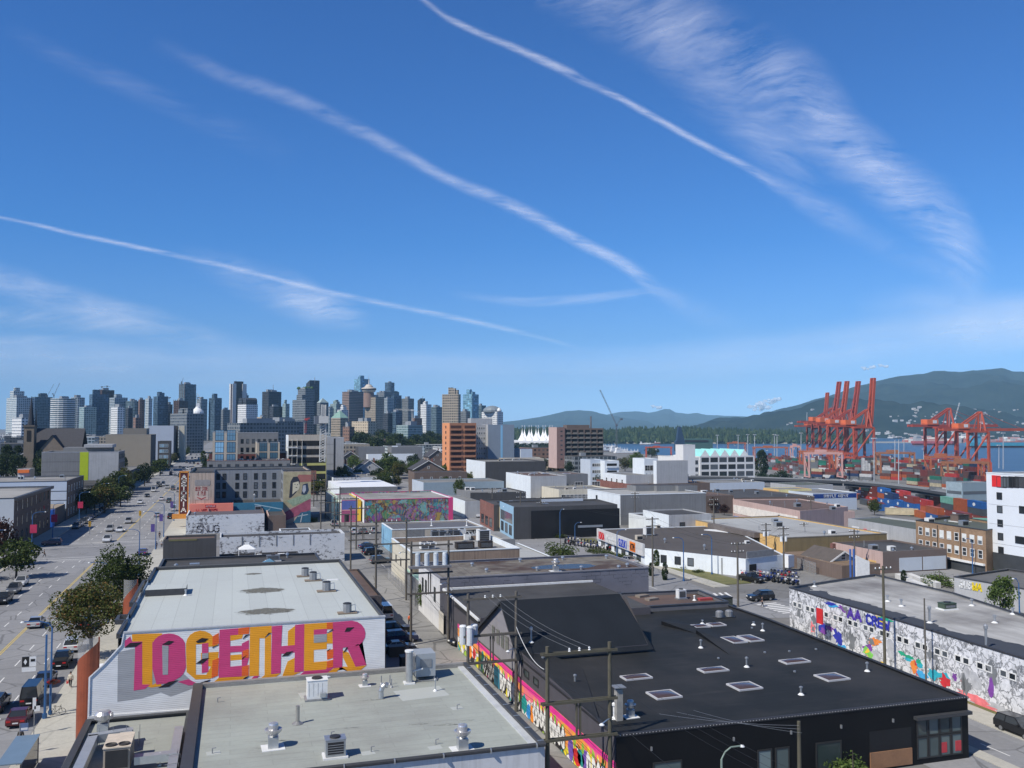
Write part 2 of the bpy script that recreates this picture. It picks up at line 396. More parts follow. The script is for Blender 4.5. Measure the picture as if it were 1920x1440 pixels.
for i in range(7):mb.face([(84.5,126+i*1.2,.05),(88.5,126.4+i*1.2,.05),(88.5,126.95+i*1.2,.05),(84.5,126.55+i*1.2,.05)],LINE_W)
for i in range(9):flat(mb,31+i*2.9,192,31.1+i*2.9,197,.03,LINE_W)
tag(mb.bD("road_marking"),kind='structure')
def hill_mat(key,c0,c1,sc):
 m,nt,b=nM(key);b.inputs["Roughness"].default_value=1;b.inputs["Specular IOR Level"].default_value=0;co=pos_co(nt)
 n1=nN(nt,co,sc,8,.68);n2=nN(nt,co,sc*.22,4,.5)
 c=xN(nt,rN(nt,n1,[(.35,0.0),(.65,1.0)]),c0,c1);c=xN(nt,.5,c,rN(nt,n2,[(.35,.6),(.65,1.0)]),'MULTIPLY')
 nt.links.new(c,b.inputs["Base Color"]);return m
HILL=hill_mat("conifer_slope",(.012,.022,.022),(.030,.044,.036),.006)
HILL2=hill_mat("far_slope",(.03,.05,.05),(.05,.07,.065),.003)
def ridge(name,prof,d0,d1,mat,seed,amp,base_py=None,nx=240,ny=30,pw=1.15):
 x0,x1=prof[0][0],prof[-1][0];v=[]
 def hh(px):return(HOR-lerp_tab(prof,px))*d1/FPX+H
 for j in range(ny+9):
  t=j/ny
  for i in range(nx+1):
   px=x0+(x1-x0)*i/nx;d=d0+(d1-d0)*t;q=PD(px,HOR,d);top=hh(px)
   n=mnoise.fractal(Vector((q.x/900,q.y/900,seed)),.9,2.1,5);n2=mnoise.fractal(Vector((q.x/250,q.y/250,seed+9)),.9,2.1,4)
   z=-30+(top+30)*(min(t,1)**pw)+n*amp*4*t*max(0,1-t)+n2*amp*.10*min(1,t*2)
   if t>1:z-=(t-1)*top*1.6
   v.append((q.x,q.y,z))
 w=nx+1;f=[(j*w+i,j*w+i+1,(j+1)*w+i+1,(j+1)*w+i)for j in range(ny+8)for i in range(nx)]
 me=bpy.data.meshes.new(name);me.from_pydata(v,[],f);me.materials.append(mat);me.polygons.foreach_set("use_smooth",[True]*len(f));me.update()
 tag(link(name,me),kind='structure');return v,w
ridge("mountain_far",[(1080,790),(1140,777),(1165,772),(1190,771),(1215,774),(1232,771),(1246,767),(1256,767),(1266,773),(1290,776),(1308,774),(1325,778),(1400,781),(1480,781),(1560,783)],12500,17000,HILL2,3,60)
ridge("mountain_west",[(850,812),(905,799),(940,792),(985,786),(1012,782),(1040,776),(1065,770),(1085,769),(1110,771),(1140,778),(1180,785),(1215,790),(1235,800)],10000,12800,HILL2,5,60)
NV,NW=ridge("mountain_north",[(1300,803),(1320,796),(1352,786),(1375,784),(1400,784),(1440,775),(1470,766),(1500,758),(1530,748),(1552,743),(1575,737),(1600,728),(1650,713),(1680,706),(1700,703),(1735,701),(1752,696),(1772,694),(1800,697),(1830,694),(1860,692),(1884,690),(1900,695),(1925,697),(1960,690),(2050,684),(2300,680)],2800,8200,HILL,7,120,nx=300,ny=44,pw=1.5)
rnd=random.Random(4);hm=[]
for k in range(4):
 mb=MB();wcol=[(.55,.55,.54),(.45,.45,.46),(.38,.36,.34),(.62,.62,.61)][k]
 w,d,h=[(16,11,7),(24,13,9),(13,12,8),(30,14,12)][k];rm=M([(.22,.2,.2),(.45,.45,.46),(.25,.2,.17),(.6,.6,.6)][k],.8)
 mb.box(-w/2,-d/2,-6,w/2,d/2,h,M(wcol,.8));mb.face([(-w/2-1,-d/2-1,h),(w/2+1,-d/2-1,h),(w/2+1,0,h+3),(-w/2-1,0,h+3)],rm);mb.face([(w/2+1,d/2+1,h),(-w/2-1,d/2+1,h),(-w/2-1,0,h+3),(w/2+1,0,h+3)],rm)
 mb.face([(-w/2,-d/2,h),(-w/2,0,h+3),(-w/2,d/2,h)],M(wcol,.8));mb.face([(w/2,-d/2,h),(w/2,d/2,h),(w/2,0,h+3)],M(wcol,.8))
 for wx in range(int(w/5)):mb.box(-w/2+1.2+wx*5,-d/2-.1,2,-w/2+3.8+wx*5,-d/2,4.4,glass())
 hm.append(mb.mesh("hillside_house"))
hn=0
bands=[(1500,1530,773,778,10),(1440,1500,793,797,10),(1640,1720,788,800,16),(1650,1770,776,786,28),(1690,1790,782,794,44),(1600,1760,806,824,44),(1800,1920,768,784,40),(1760,1925,786,800,50),(1760,1925,800,820,50)]
nvp=[]
for q in NV:
 d=(Vector(q)-CP);dd=d.dot(_f);nvp.append((960+FPX*d.dot(_r)/dd,720-FPX*d.dot(_u)/dd,dd))
for x0,x1,y0,y1,n in bands:
 cand=[i for i,(a,b_,dd)in enumerate(nvp)if x0<a<x1 and y0<b_<y1 and dd<8000]
 if not cand:continue
 rows=[rnd.choice(cand)for _ in range(max(2,n//4))]
 for k in range(n):
  if rnd.random()<.75:i=rnd.choice(rows)+rnd.choice((-1,0,0,1))
  else:i=rnd.choice(cand)
  i=max(1,min(len(NV)-NW-2,i));t=rnd.random();q=Vector(NV[i]).lerp(Vector(NV[i+1]),t).lerp(Vector(NV[i+NW]),rnd.random()*.5)
  o=link("hillside_house",hm[rnd.choice((0,0,0,1,1,2,2,3))],None,(q.x,q.y,q.z+1),-PSI+rnd.uniform(-.5,.5));s=rnd.uniform(.28,.6);o.scale=(s*1.3,s,s)
  tag(o,"tiny pale house among the trees on the far mountain slope","house","houses on the far mountain slope");hn+=1
PEN=[(900,800),(940,799),(1000,800),(1060,801),(1130,803),(1200,799),(1280,797),(1340,801),(1400,802),(1480,804),(1530,810),(1575,820),(1610,829)]
def ridge2(prof,d0,d1,nx=80,ny=10):
 v=[]
 for j in range(ny+5):
  t=j/ny
  for i in range(nx+1):
   px=prof[0][0]+(prof[-1][0]-prof[0][0])*i/nx;q=PD(px,HOR,d0+(d1-d0)*t);top=(HOR-lerp_tab(prof,px))*d1/FPX+H-24
   z=-19+(max(-17,top)+19)*math.sin(min(t,1)*math.pi/2)if t<=1 else max(-17,top)-(t-1)*40;v.append((q.x,q.y,z))
 w=nx+1;f=[(j*w+i,j*w+i+1,(j+1)*w+i+1,(j+1)*w+i)for j in range(ny+4)for i in range(nx)]
 me=bpy.data.meshes.new("peninsula");me.from_pydata(v,[],f);me.materials.append(HILL);me.update();tag(link("peninsula",me),kind='structure')
 return v,w
PV,PW=ridge2(PEN,2560,3000)
m,nt,b=nM("conifer_needles");b.inputs["Roughness"].default_value=.9;b.inputs["Specular IOR Level"].default_value=.1
gi=N(nt,"ShaderNodeNewGeometry");nt.links.new(rN(nt,gi.outputs["Random Per Island"],[(0,(.016,.034,.016)),(.6,(.032,.055,.024)),(1,(.06,.085,.035))]),b.inputs["Base Color"]);CONIF=m
mb=MB();rnd=random.Random(11)
for i,q in enumerate(PV):
 if i//PW>11:continue
 for k in range(4):
  if(i//PW)>8 and k>2:continue
  x=q[0]+rnd.uniform(-16,16);y=q[1]+rnd.uniform(-22,22);h=rnd.uniform(15,29);r=h*rnd.uniform(.17,.3);z=q[2]-1
  if rnd.random()<.35:
   h*=.7;prof=[(r*.5,h*.2),(r*1.5,h*.45),(r*1.3,h*.75),(r*.5,h*.98),(0.05,h)]
  else:prof=[(r,h*.08),(r*.75,h*.35),(r*.5,h*.6),(r*.3,h*.82),(.02,h)]
  n=5;base=len(mb.v);kk=mb.mi(CONIF)
  for rr,zz in prof:
   for j in range(n):
    a=2*math.pi*(j/n)+i;jr=rr*rnd.uniform(.75,1.2);mb.v.append((x+jr*math.cos(a),y+jr*math.sin(a),z+zz))
  for qn in range(len(prof)-1):
   for j in range(n):mb.f.append((base+qn*n+j,base+qn*n+(j+1)%n,base+(qn+1)*n+(j+1)%n,base+(qn+1)*n+j));mb.m.append(kk)
tag(mb.bD("forest"),"dark conifer forest along the far side of the harbour","forest",kind='stuff')
mb=MB();S0=G
for i in range(40):
 a=PD(1130+i*11.5,HOR,2556);b_=PD(1130+(i+1)*11.5,HOR,2556);mb.face([(a.x,a.y,-18.2),(b_.x,b_.y,-18.2),(b_.x,b_.y+8,-15.5),(a.x,a.y+8,-15.5)],M((.4,.37,.32),.9))
tag(mb.bD("far_shore"),kind='structure')
def cloud_mat(key,a,sx,sy,thr,soft,pw=1.2,dist=1.0,rot=0.0,hw=20):
 m=bpy.data.materials.new(key);m.use_nodes=True;nt=m.node_tree;nt.nodes.clear()
 out=N(nt,"ShaderNodeOutputMaterial");mx=N(nt,"ShaderNodeMixShader");tr=N(nt,"ShaderNodeBsdfTransparent");ad=N(nt,"ShaderNodeMixShader");ad.inputs[0].default_value=.9
 tl=N(nt,"ShaderNodeBsdfTranslucent");df=N(nt,"ShaderNodeBsdfDiffuse");tl.inputs[0].default_value=(1,1,1,1);df.inputs[0].default_value=(.95,.97,1,1)
 em=N(nt,"ShaderNodeUVMap");s=N(nt,"ShaderNodeSeparateXYZ");nt.links.new(em.outputs[0],s.inputs[0])
 wv=nN(nt,map_n(nt,em.outputs[0],(.011,.5,1)),1,3,.5,col=True);q=N(nt,"ShaderNodeVectorMath");q.operation='MULTIPLY_ADD';nt.links.new(wv,q.inputs[0]);q.inputs[1].default_value=(30*dist,dist*.8,0);nt.links.new(em.outputs[0],q.inputs[2])
 s2=N(nt,"ShaderNodeSeparateXYZ");nt.links.new(q.outputs[0],s2.inputs[0])
 v=mN(nt,'SUBTRACT',s2.outputs[1],dist*.4)
 prof=mN(nt,'POWER',mN(nt,'MAXIMUM',mN(nt,'SUBTRACT',1,mN(nt,'MULTIPLY',v,v)),0),pw)
 eg=mN(nt,'POWER',mN(nt,'MAXIMUM',mN(nt,'SUBTRACT',1,mN(nt,'POWER',mN(nt,'ABSOLUTE',s.outputs[1]),2)),0),1.3)
 n1=nN(nt,map_n(nt,map_n(nt,q.outputs[0],(1,hw,1),(0,0,rot)),(sx,sy,1)),1,10,.7,0);n2=nN(nt,map_n(nt,em.outputs[0],(.006,.3,1)),1,4,.55)
 w=rN(nt,mN(nt,'ADD',mN(nt,'MULTIPLY',n1,.62),mN(nt,'MULTIPLY',n2,.38)),[(thr,0.0),(min(1,thr+soft),1.0)])
 at=N(nt,"ShaderNodeAttribute");at.attribute_name="vapour"
 al=mN(nt,'MULTIPLY',mN(nt,'MULTIPLY',mN(nt,'MULTIPLY',mN(nt,'MULTIPLY',prof,eg),w),at.outputs["Fac"]),a)
 nt.links.new(al,mx.inputs[0]);nt.links.new(tr.outputs[0],mx.inputs[1]);nt.links.new(ad.outputs[0],mx.inputs[2]);nt.links.new(df.outputs[0],ad.inputs[1]);nt.links.new(tl.outputs[0],ad.inputs[2]);nt.links.new(mx.outputs[0],out.inputs[0])
 MATS[key]=m;return m
TRAIL=cloud_mat("trail_vapour",.82,.012,.075,.36,.40,2.4,.7,.30,18);TRAIL2=cloud_mat("old_trail_vapour",.75,.006,.05,.36,.42,1.2,.8,.12,30)
WISP=cloud_mat("cirrus_vapour",.72,.0045,.028,.40,.34,.8,.8,.72,90);VEIL=cloud_mat("veil_vapour",.8,.002,.02,.28,.6,.9,.5,0,60)
def rB(name,pts,mat,label,cat,alt=9000.0,nv=6):
 """pts: (px, py, half width in px, density) along the trail; laid flat at its real height"""
 P2=[]
 for i in range(len(pts)-1):
  p0=pts[max(i-1,0)];p1=pts[i];p2=pts[i+1];p3=pts[min(i+2,len(pts)-1)]
  for k in range(8):
   t=k/8;P2.append(tuple(.5*((2*b_)+(c-a)*t+(2*a-5*b_+4*c-d)*t*t+(3*b_-a-3*c+d)*t**3)for a,b_,c,d in zip(p0,p1,p2,p3)))
 P2.append(pts[-1]);v=[];uv=[];den=[];L=0
 for i,p in enumerate(P2):
  a=P2[max(i-1,0)];b_=P2[min(i+1,len(P2)-1)];dx,dy=b_[0]-a[0],b_[1]-a[1];l=math.hypot(dx,dy)or 1;nx_,ny_=-dy/l,dx/l
  if i:L+=math.hypot(p[0]-P2[i-1][0],p[1]-P2[i-1][1])
  for j in range(nv+1):
   q=-1+2*j/nv;w=P(p[0]+nx_*q*p[2],min(p[1]+ny_*q*p[2],770),alt);v.append(tuple(w));uv.append((L,q));den.append(max(0,p[3]))
 w=nv+1;f=[(i*w+j,i*w+j+1,(i+1)*w+j+1,(i+1)*w+j)for i in range(len(P2)-1)for j in range(nv)]
 me=bpy.data.meshes.new(name);me.from_pydata(v,[],f);me.materials.append(mat);ul=me.uv_layers.new(name="UVMap")
 for lp in me.loops:ul.data[lp.index].uv=uv[lp.vertex_index]
 at=me.attributes.new("vapour",'FLOAT','POINT');at.data.foreach_set("value",den);me.update()
 return tag(link(name,me),label,cat)
rB("contrail",[(770,-20,10,.5),(800,5,10,.6),(850,40,12,.7),(960,88,13,.7),(1060,133,16,.8),(1090,150,14,.7),(1160,183,12,.85),(1280,250,12,.9),(1400,313,14,.8),(1480,360,27,.35),(1560,405,40,.22),(1680,470,44,.15),(1800,525,40,.22),(1850,545,32,0)],TRAIL,"long straight white contrail crossing from the top centre down to the right","contrail")
rB("contrail",[(280,75,32,0),(420,140,29,.25),(560,190,27,.35),(700,258,24,.5),(820,325,19,.65),(920,368,21,.8),(1000,404,21,.95),(1080,450,19,.85),(1170,495,22,.85),(1230,540,26,.55),(1300,582,40,.2),(1440,640,48,0)],TRAIL,"broad ragged contrail through the middle of the sky","contrail",8800)
rB("contrail",[(-30,402,6,.7),(60,420,7,.75),(150,441,8,.8),(250,462,8,.8),(400,494,9,.7),(520,524,9,.75),(640,553,10,.85),(780,581,9,.8),(900,606,9,.7),(1000,629,8,.55),(1100,658,8,0)],TRAIL,"thin low contrail curving down across the left of the sky","contrail",8600)
rB("cirrus_cloud",[(330,470,25,0),(430,510,45,.4),(510,540,55,.55),(590,575,50,1.0),(650,590,40,.8),(700,600,30,0)],WISP,"wispy tuft of cirrus below the thin low contrail","cirrus cloud",8300)
rB("cirrus_cloud",[(-60,515,45,.7),(60,545,45,.75),(180,580,40,.7),(290,605,38,.7),(420,640,30,.2),(520,665,25,0)],TRAIL2,"broad streak of cirrus low at the left edge above the white veil","cirrus cloud",8200)
rB("cirrus_cloud",[(-60,595,30,.6),(100,600,32,.55),(260,618,30,.5),(400,640,25,.2),(480,650,20,0)],WISP,"second faint cirrus streak under the broad one at the left","cirrus cloud",8100)
rB("cirrus_cloud",[(-60,640,22,.6),(60,640,22,.6),(150,640,18,.3),(230,645,14,0)],TRAIL2,"short bright cirrus bar at the far left just above the towers","cirrus cloud",8050)
rB("cirrus_cloud",[(-60,680,60,.9),(200,685,60,.8),(500,690,55,.7),(800,690,50,.6),(1150,690,50,.6),(1500,660,60,.6),(1960,610,70,.9)],VEIL,"thin white veil of high cloud low over the whole skyline","cirrus cloud",7900)
rB("cirrus_cloud",[(1020,-40,70,.5),(1180,20,95,.55),(1330,90,110,.6),(1470,160,100,.7),(1560,250,85,.8),(1650,320,75,.85),(1740,390,75,.8),(1800,460,60,.6),(1850,560,45,0)],WISP,"wide feathery cirrus cloud in the upper right of the sky","cirrus cloud",9300)
rB("cirrus_cloud",[(1230,90,60,.2),(1380,210,70,.4),(1480,310,60,.4),(1560,400,50,.2),(1620,450,40,0)],WISP,"faint cirrus fringe beside the long straight contrail","cirrus cloud",9400)
rB("cirrus_cloud",[(840,550,12,0),(960,565,14,.5),(1080,562,14,.5),(1210,548,12,.45),(1260,545,10,0)],TRAIL2,"short faint cirrus line under the broad ragged contrail","cirrus cloud",8000)
rB("cirrus_cloud",[(1600,600,60,0),(1750,585,70,.5),(1860,600,70,.7),(1980,590,70,.8)],VEIL,"pale cirrus haze at the right edge above the mountain","cirrus cloud",7800)
rB("cirrus_cloud",[(0,50,30,.0),(120,110,30,.14),(260,170,32,.14),(420,240,36,.1),(560,300,40,0)],WISP,"very faint old streak in the upper left of the sky","cirrus cloud",9500)
m=bpy.data.materials.new("cumulus_vapour");m.use_nodes=True;b=m.node_tree.nodes["Principled BSDF"];b.inputs["Base Color"].default_value=(.95,.96,.98,1);b.inputs["Roughness"].default_value=1;b.inputs["Specular IOR Level"].default_value=0
b.inputs["Subsurface Weight"].default_value=0
nt=m.node_tree;lw=N(nt,"ShaderNodeLayerWeight");lw.inputs[0].default_value=.35
n1=nN(nt,map_n(nt,pos_co(nt),(.006,.006,.008)),1,6,.65)
nt.links.new(mN(nt,'MULTIPLY',mN(nt,'SUBTRACT',1,mN(nt,'POWER',lw.outputs["Facing"],.6)),rN(nt,n1,[(.35,.15),(.6,.95)])),b.inputs["Alpha"]);CUM=m
def cumulus(lumps,dep,label):
 bm=bmesh.new();rr=random.Random(len(lumps))
 for px,py,r in lumps:
  for k in range(9):
   q=PD(px+rr.uniform(-r,r)*1.1,py+rr.uniform(-r,r)*.35,dep+rr.uniform(-300,300));s=r*dep/FPX*rr.uniform(.25,.75)
   ret=bmesh.ops.create_icosphere(bm,subdivisions=3,radius=s,matrix=Matrix.Translation(q))
   for v in ret['verts']:
    d=(v.co-q).normalized();v.co+=d*s*.35*mnoise.fractal(v.co/s*.8,.8,2,4);v.co.z=q.z+(v.co.z-q.z)*.7
 me=bpy.data.meshes.new("cumulus_cloud");bm.to_mesh(me);bm.free();me.polygons.foreach_set("use_smooth",[True]*len(me.polygons));me.materials.append(CUM)
 tag(link("cumulus_cloud",me),label,"cloud")
cumulus([(1412,762,7),(1428,758,9),(1444,752,9),(1456,749,7),(1436,764,8),(1420,768,6)],20500,"small bright cumulus puff resting on the ridge beside the container cranes")
cumulus([(1622,691,6),(1634,688,5)],21000,"small grey cloud scrap above the raised crane booms")
cumulus([(1652,685,5),(1660,687,4)],21500,"smallest cloud scrap right of the grey one over the mountain")
cumulus([(1226,762,5),(1234,764,5)],20800,"faint cloud scrap over the low far mountains")
def Tn(px,py,z):p=P(px,py,z);return(p.x,p.y)
def rectR(pxL,pyL,pxR,pyF,z):
 """plan rectangle from the near left roof corner, the right end of the near edge and the far edge's height in the photo"""
 a=P(pxL,pyL,z);x1=PY(pxR,a.y).x;y1=P((pxL+pxR)/2,pyF,z).y
 return[(a.x,a.y),(x1,a.y),(x1,y1),(a.x,y1)]
def rect(x0,x1,y0,y1):return[(x0,y0),(x1,y0),(x1,y1),(x0,y1)]
def ccw(pts):
 a=sum(p[0]*q[1]-q[0]*p[1]for p,q in zip(pts,pts[1:]+pts[:1]));return pts if a>0 else pts[::-1]
def inset(pts,d):
 n=len(pts);out=[]
 for i in range(n):
  a=Vector(pts[i-1][:2]);b_=Vector(pts[i][:2]);c=Vector(pts[(i+1)%n][:2])
  e0=(b_-a).normalized();e1=(c-b_).normalized();n0=Vector((-e0.y,e0.x));n1=Vector((-e1.y,e1.x));k=1+n0.dot(n1)
  out.append(tuple(b_+(n0+n1)*(d/max(k,.2))))
 return out
class Bld:pass
def bld(name,label,pts,zt,wall,roofm=None,z0=-.3,par=.45,cap=None,capw=.35,cat="building",group=None):
 """a flat roofed building: wall shell with parapet (one material, or one per side), roof sheet, parapet cap"""
 pts=ccw(list(pts));n=len(pts);b_=Bld();b_.pts=pts;b_.zt=zt;b_.z0=z0
 cx=pts[0];e=thing(name,label,cat,(cx[0],cx[1],z0),0,group);b_.e=e
 walls=wall if isinstance(wall,(list,tuple))else[wall]*n
 mb=MB();inn=inset(pts,.28)
 for i in range(n):
  p,q=pts[i],pts[(i+1)%n];w=walls[i%len(walls)]
  mb.face([(*p,z0),(*q,z0),(*q,zt),(*p,zt)],w)
  if par>0:
   a,c=inn[i],inn[(i+1)%n];mb.face([(*p,zt),(*q,zt),(*c,zt),(*a,zt)],cap or w);mb.face([(*c,zt-par),(*a,zt-par),(*a,zt),(*c,zt)],w)
 mb.bD("wall",e)
 if roofm is not None:
  mb=MB();mb.face([(*p,zt-par)for p in(inn if par>0 else pts)],roofm);mb.bD("roof",e);b_.zr=zt-par
 if cap and capw:
  mb=MB();o2=inset(pts,-.06);i2=inset(pts,capw)
  for i in range(n):
   j=(i+1)%n;mb.face([(*o2[i],zt+.06),(*o2[j],zt+.06),(*i2[j],zt+.06),(*i2[i],zt+.06)],cap)
   mb.face([(*o2[i],zt-.12),(*o2[j],zt-.12),(*o2[j],zt+.06),(*o2[i],zt+.06)],cap);mb.face([(*i2[j],zt-.02),(*i2[i],zt-.02),(*i2[i],zt+.06),(*i2[j],zt+.06)],cap)
  mb.bD("parapet_cap",e)
 return b_
WMESH={}
def wM(w,h,frame,gl,kind):
 key=(round(w,2),round(h,2),frame.name,gl.name,kind)
 if key in WMESH:return WMESH[key]
 mb=MB();t=min(.12,w*.12);d=.07
 mb.face([(-w/2+t,-.02,t),(w/2-t,-.02,t),(w/2-t,-.02,h-t),(-w/2+t,-.02,h-t)],gl)
 for x0,z0,x1,z1 in((-w/2,0,w/2,t),(-w/2,h-t,w/2,h),(-w/2,t,-w/2+t,h-t),(w/2-t,t,w/2,h-t)):mb.box(x0,-d,z0,x1,0,z1,frame)
 if kind=='sash':mb.box(-w/2+t,-.05,h*.5-.04,w/2-t,-.02,h*.5+.04,frame)
 if kind=='bars':
  n=max(2,round(w/1.2))
  for i in range(1,n):mb.box(-w/2+w*i/n-.04,-.05,t,-w/2+w*i/n+.04,-.02,h-t,frame)
  mb.box(-w/2+t,-.051,h*.5-.04,w/2-t,-.021,h*.5+.04,frame)
 if kind=='sill':mb.box(-w/2-.1,-.16,-.12,w/2+.1,0,0,frame)
 me=mb.mesh("window");WMESH[key]=me;return me
def wpos(b_,eg,s,z,off=.0):
 n=len(b_.pts);p=Vector(b_.pts[eg%n]);q=Vector(b_.pts[(eg+1)%n]);d=(q-p).normalized()
 nrm=Vector((d.y,-d.x));a=p+d*s+nrm*off;return Vector((a.x,a.y,z)),math.atan2(d.y,d.x),(q-p).length
def wD(b_,eg,s,z,w,h,frame,gl,kind='plain',label=None,name="window"):
 a,rz,L=wpos(b_,eg,s,z);o=link(name,wM(w,h,frame,gl,kind),b_.e,a-wloc(b_.e),rz)
 if label:o['label']=label
 return o
def wg(b_,eg,n,zs,w,h,frame,gl,kind='plain',m0=1.2,m1=None,skip=()):
 L=wpos(b_,eg,0,0)[2];m1=m0 if m1 is None else m1
 for j,z in enumerate(zs):
  for i in range(n):
   if(i,j)in skip:continue
   s=m0+(L-m0-m1)*(i+.5)/n;wD(b_,eg,s,z,w,h,frame,gl,kind)
def pN(b_,eg,s0,s1,z0,z1,mat,name,proud=.03,thick=None,label=None):
 """a flat board, door, band or sign on a wall"""
 a,rz,L=wpos(b_,eg,0,0);n=len(b_.pts);p=Vector(b_.pts[eg%n]);q=Vector(b_.pts[(eg+1)%n]);d=(q-p).normalized();nr=Vector((d.y,-d.x))
 mb=MB();mb.xU([(s0,z0),(s1,z0),(s1,z1),(s0,z1)],(p.x,p.y,0),(d.x,d.y,0),(0,0,1),(nr.x,nr.y,0),proud,mat);o=mb.bD(name,b_.e)
 if label:o['label']=label
 return o
def fO(b_,eg):
 n=len(b_.pts);p=Vector(b_.pts[eg%n]);q=Vector(b_.pts[(eg+1)%n]);d=(q-p).normalized();return Vector((p.x,p.y,0)),Vector((d.x,d.y,0)),Vector((d.y,-d.x,0)),(q-p).length
GALV=M((.52,.54,.55),.38,.15,2,.75);GALVD=M((.30,.31,.32),.5,.2,2,.5);WHITEP=M((.72,.73,.72),.55,.12,2);DARKM=M((.03,.03,.032),.5,.2,2);BEIGE=M((.52,.47,.39),.6,.2,1.5);CHROME=M((.62,.61,.60),.32,.1,2,.65)
BLK=M((.012,.012,.013),.7,.1,2)
def fan(p,s,label,mat=None,group=None):
 mat=mat or CHROME;t=thing("exhaust_fan",label,"roof fan",p,0,group)
 mb=MB();mb.box(-.85*s,-.75*s,0,.85*s,.75*s,.05,WHITEP,.05);mb.box(-.38*s,-.38*s,.05,.38*s,.38*s,.85*s,GALV);mb2=MB()
 off=Vector(p);mb.v=[(x+off.x,y+off.y,z+off.z)for x,y,z in mb.v];mb.bD("base",t)
 mb2.lathe([(.30*s,.85*s),(.34*s,1.0*s),(.62*s,1.25*s),(.66*s,1.42*s),(.60*s,1.44*s),(.40*s,1.36*s),(.38*s,1.75*s),(.34*s,1.85*s),(.02,1.93*s)],mat,p,18);mb2.bD("cowl",t,smooth=False);return t
def vent(p,h,r,label,group=None,mat=None,cap=True):
 mb=MB();mat=mat or GALV;mb.tube(p,Vector(p)+Vector((0,0,h)),r,mat,10)
 if cap:mb.tube(Vector(p)+Vector((0,0,h*.86)),Vector(p)+Vector((0,0,h*1.0)),r*1.7,mat,10);mb.tube(Vector(p)+Vector((0,0,h)),Vector(p)+Vector((0,0,h*1.08)),r*1.7,mat,10,r*.4)
 mb.lathe([(r*3,.02),(r*2.6,.06),(r*1.15,.2)],WHITEP if cap else mat,p,10)
 return tag(mb.bD("vent_pipe"),label,"vent pipe",group)
def aB(p,sx,sy,sz,label,mat=WHITEP,kind='louver',rz=0.0,group=None,pad=True):
 t=thing("air_conditioner",label,"air conditioner",p,rz,group)
 def B(mb,nm):
  me=mb.mesh(nm);return link(nm,me,t)
 mb=MB()
 if pad:mb.box(-sx*.62,-sy*.62,0,sx*.62,sy*.62,.14,WHITEP if mat is not WHITEP else GALVD)
 mb.box(-sx*.5,-sy*.5,.16,sx*.5,sy*.5,sz,mat);mb.box(-sx*.53,-sy*.53,sz,sx*.53,sy*.53,sz+.05,mat);B(mb,"cabinet")
 mb=MB()
 if kind=='louver':
  mb.box(-sx*.40,-sy*.5-.02,.3,sx*.40,-sy*.5-.003,sz-.15,DARKM)
  for k in range(5):mb.box(-sx*.40,-sy*.5-.05,.3+(sz-.5)*k/5,sx*.40,-sy*.5-.021,.3+(sz-.5)*k/5+.04,GALVD)
  B(mb,"grille")
 else:
  for k in range(4):mb.box(-sx*.42+k*sx*.22,-sy*.5-.012,.4,-sx*.42+k*sx*.22+.02,-sy*.5-.003,sz-.2,GALVD)
  mb.box(sx*.12,-sy*.5-.35,.35,sx*.40,-sy*.5-.003,.7,GALV);B(mb,"service_panel")
 mb=MB();mb.lathe([(min(sx,sy)*.36,0),(min(sx,sy)*.36,.10),(min(sx,sy)*.30,.12)],DARKM,(0,0,sz+.05),16);B(mb,"fan_guard")
 return t
def sL(p,sx,sy,label,rz=0.0,group=None):
 t=thing("skylight",label,"skylight",p,rz,group);mb=MB()
 fr=M((.5,.5,.51),.5,.1,2)
 for x0,y0,x1,y1 in((-sx/2,-sy/2,sx/2,-sy/2+.14),(-sx/2,sy/2-.14,sx/2,sy/2),(-sx/2,-sy/2+.14,-sx/2+.14,sy/2-.14),(sx/2-.14,-sy/2+.14,sx/2,sy/2-.14)):mb.box(x0,y0,0,x1,y1,.15,fr)
 link("frame",mb.mesh("frame"),t);mb=MB();n=6;i0=0;w=sx/2-.14;d=sy/2-.14
 for j in range(n+1):
  for i in range(n+1):
   u=-1+2*i/n;v=-1+2*j/n;mb.v.append((u*w,v*d,.12+.16*(1-u*u)**.5*(1-v*v)**.5 if abs(u)<1 and abs(v)<1 else .12))
 k=mb.mi(DOME)
 for j in range(n):
  for i in range(n):mb.f.append((j*(n+1)+i,j*(n+1)+i+1,(j+1)*(n+1)+i+1,(j+1)*(n+1)+i));mb.m.append(k)
 link("dome",mb.mesh("dome",None,True),t);return t
m,nt,b=nM("skylight_dome");b.inputs["Base Color"].default_value=(.075,.05,.045,1);b.inputs["Roughness"].default_value=.12;b.inputs["Specular IOR Level"].default_value=.3;b.inputs["Coat Weight"].default_value=.1;DOME=m
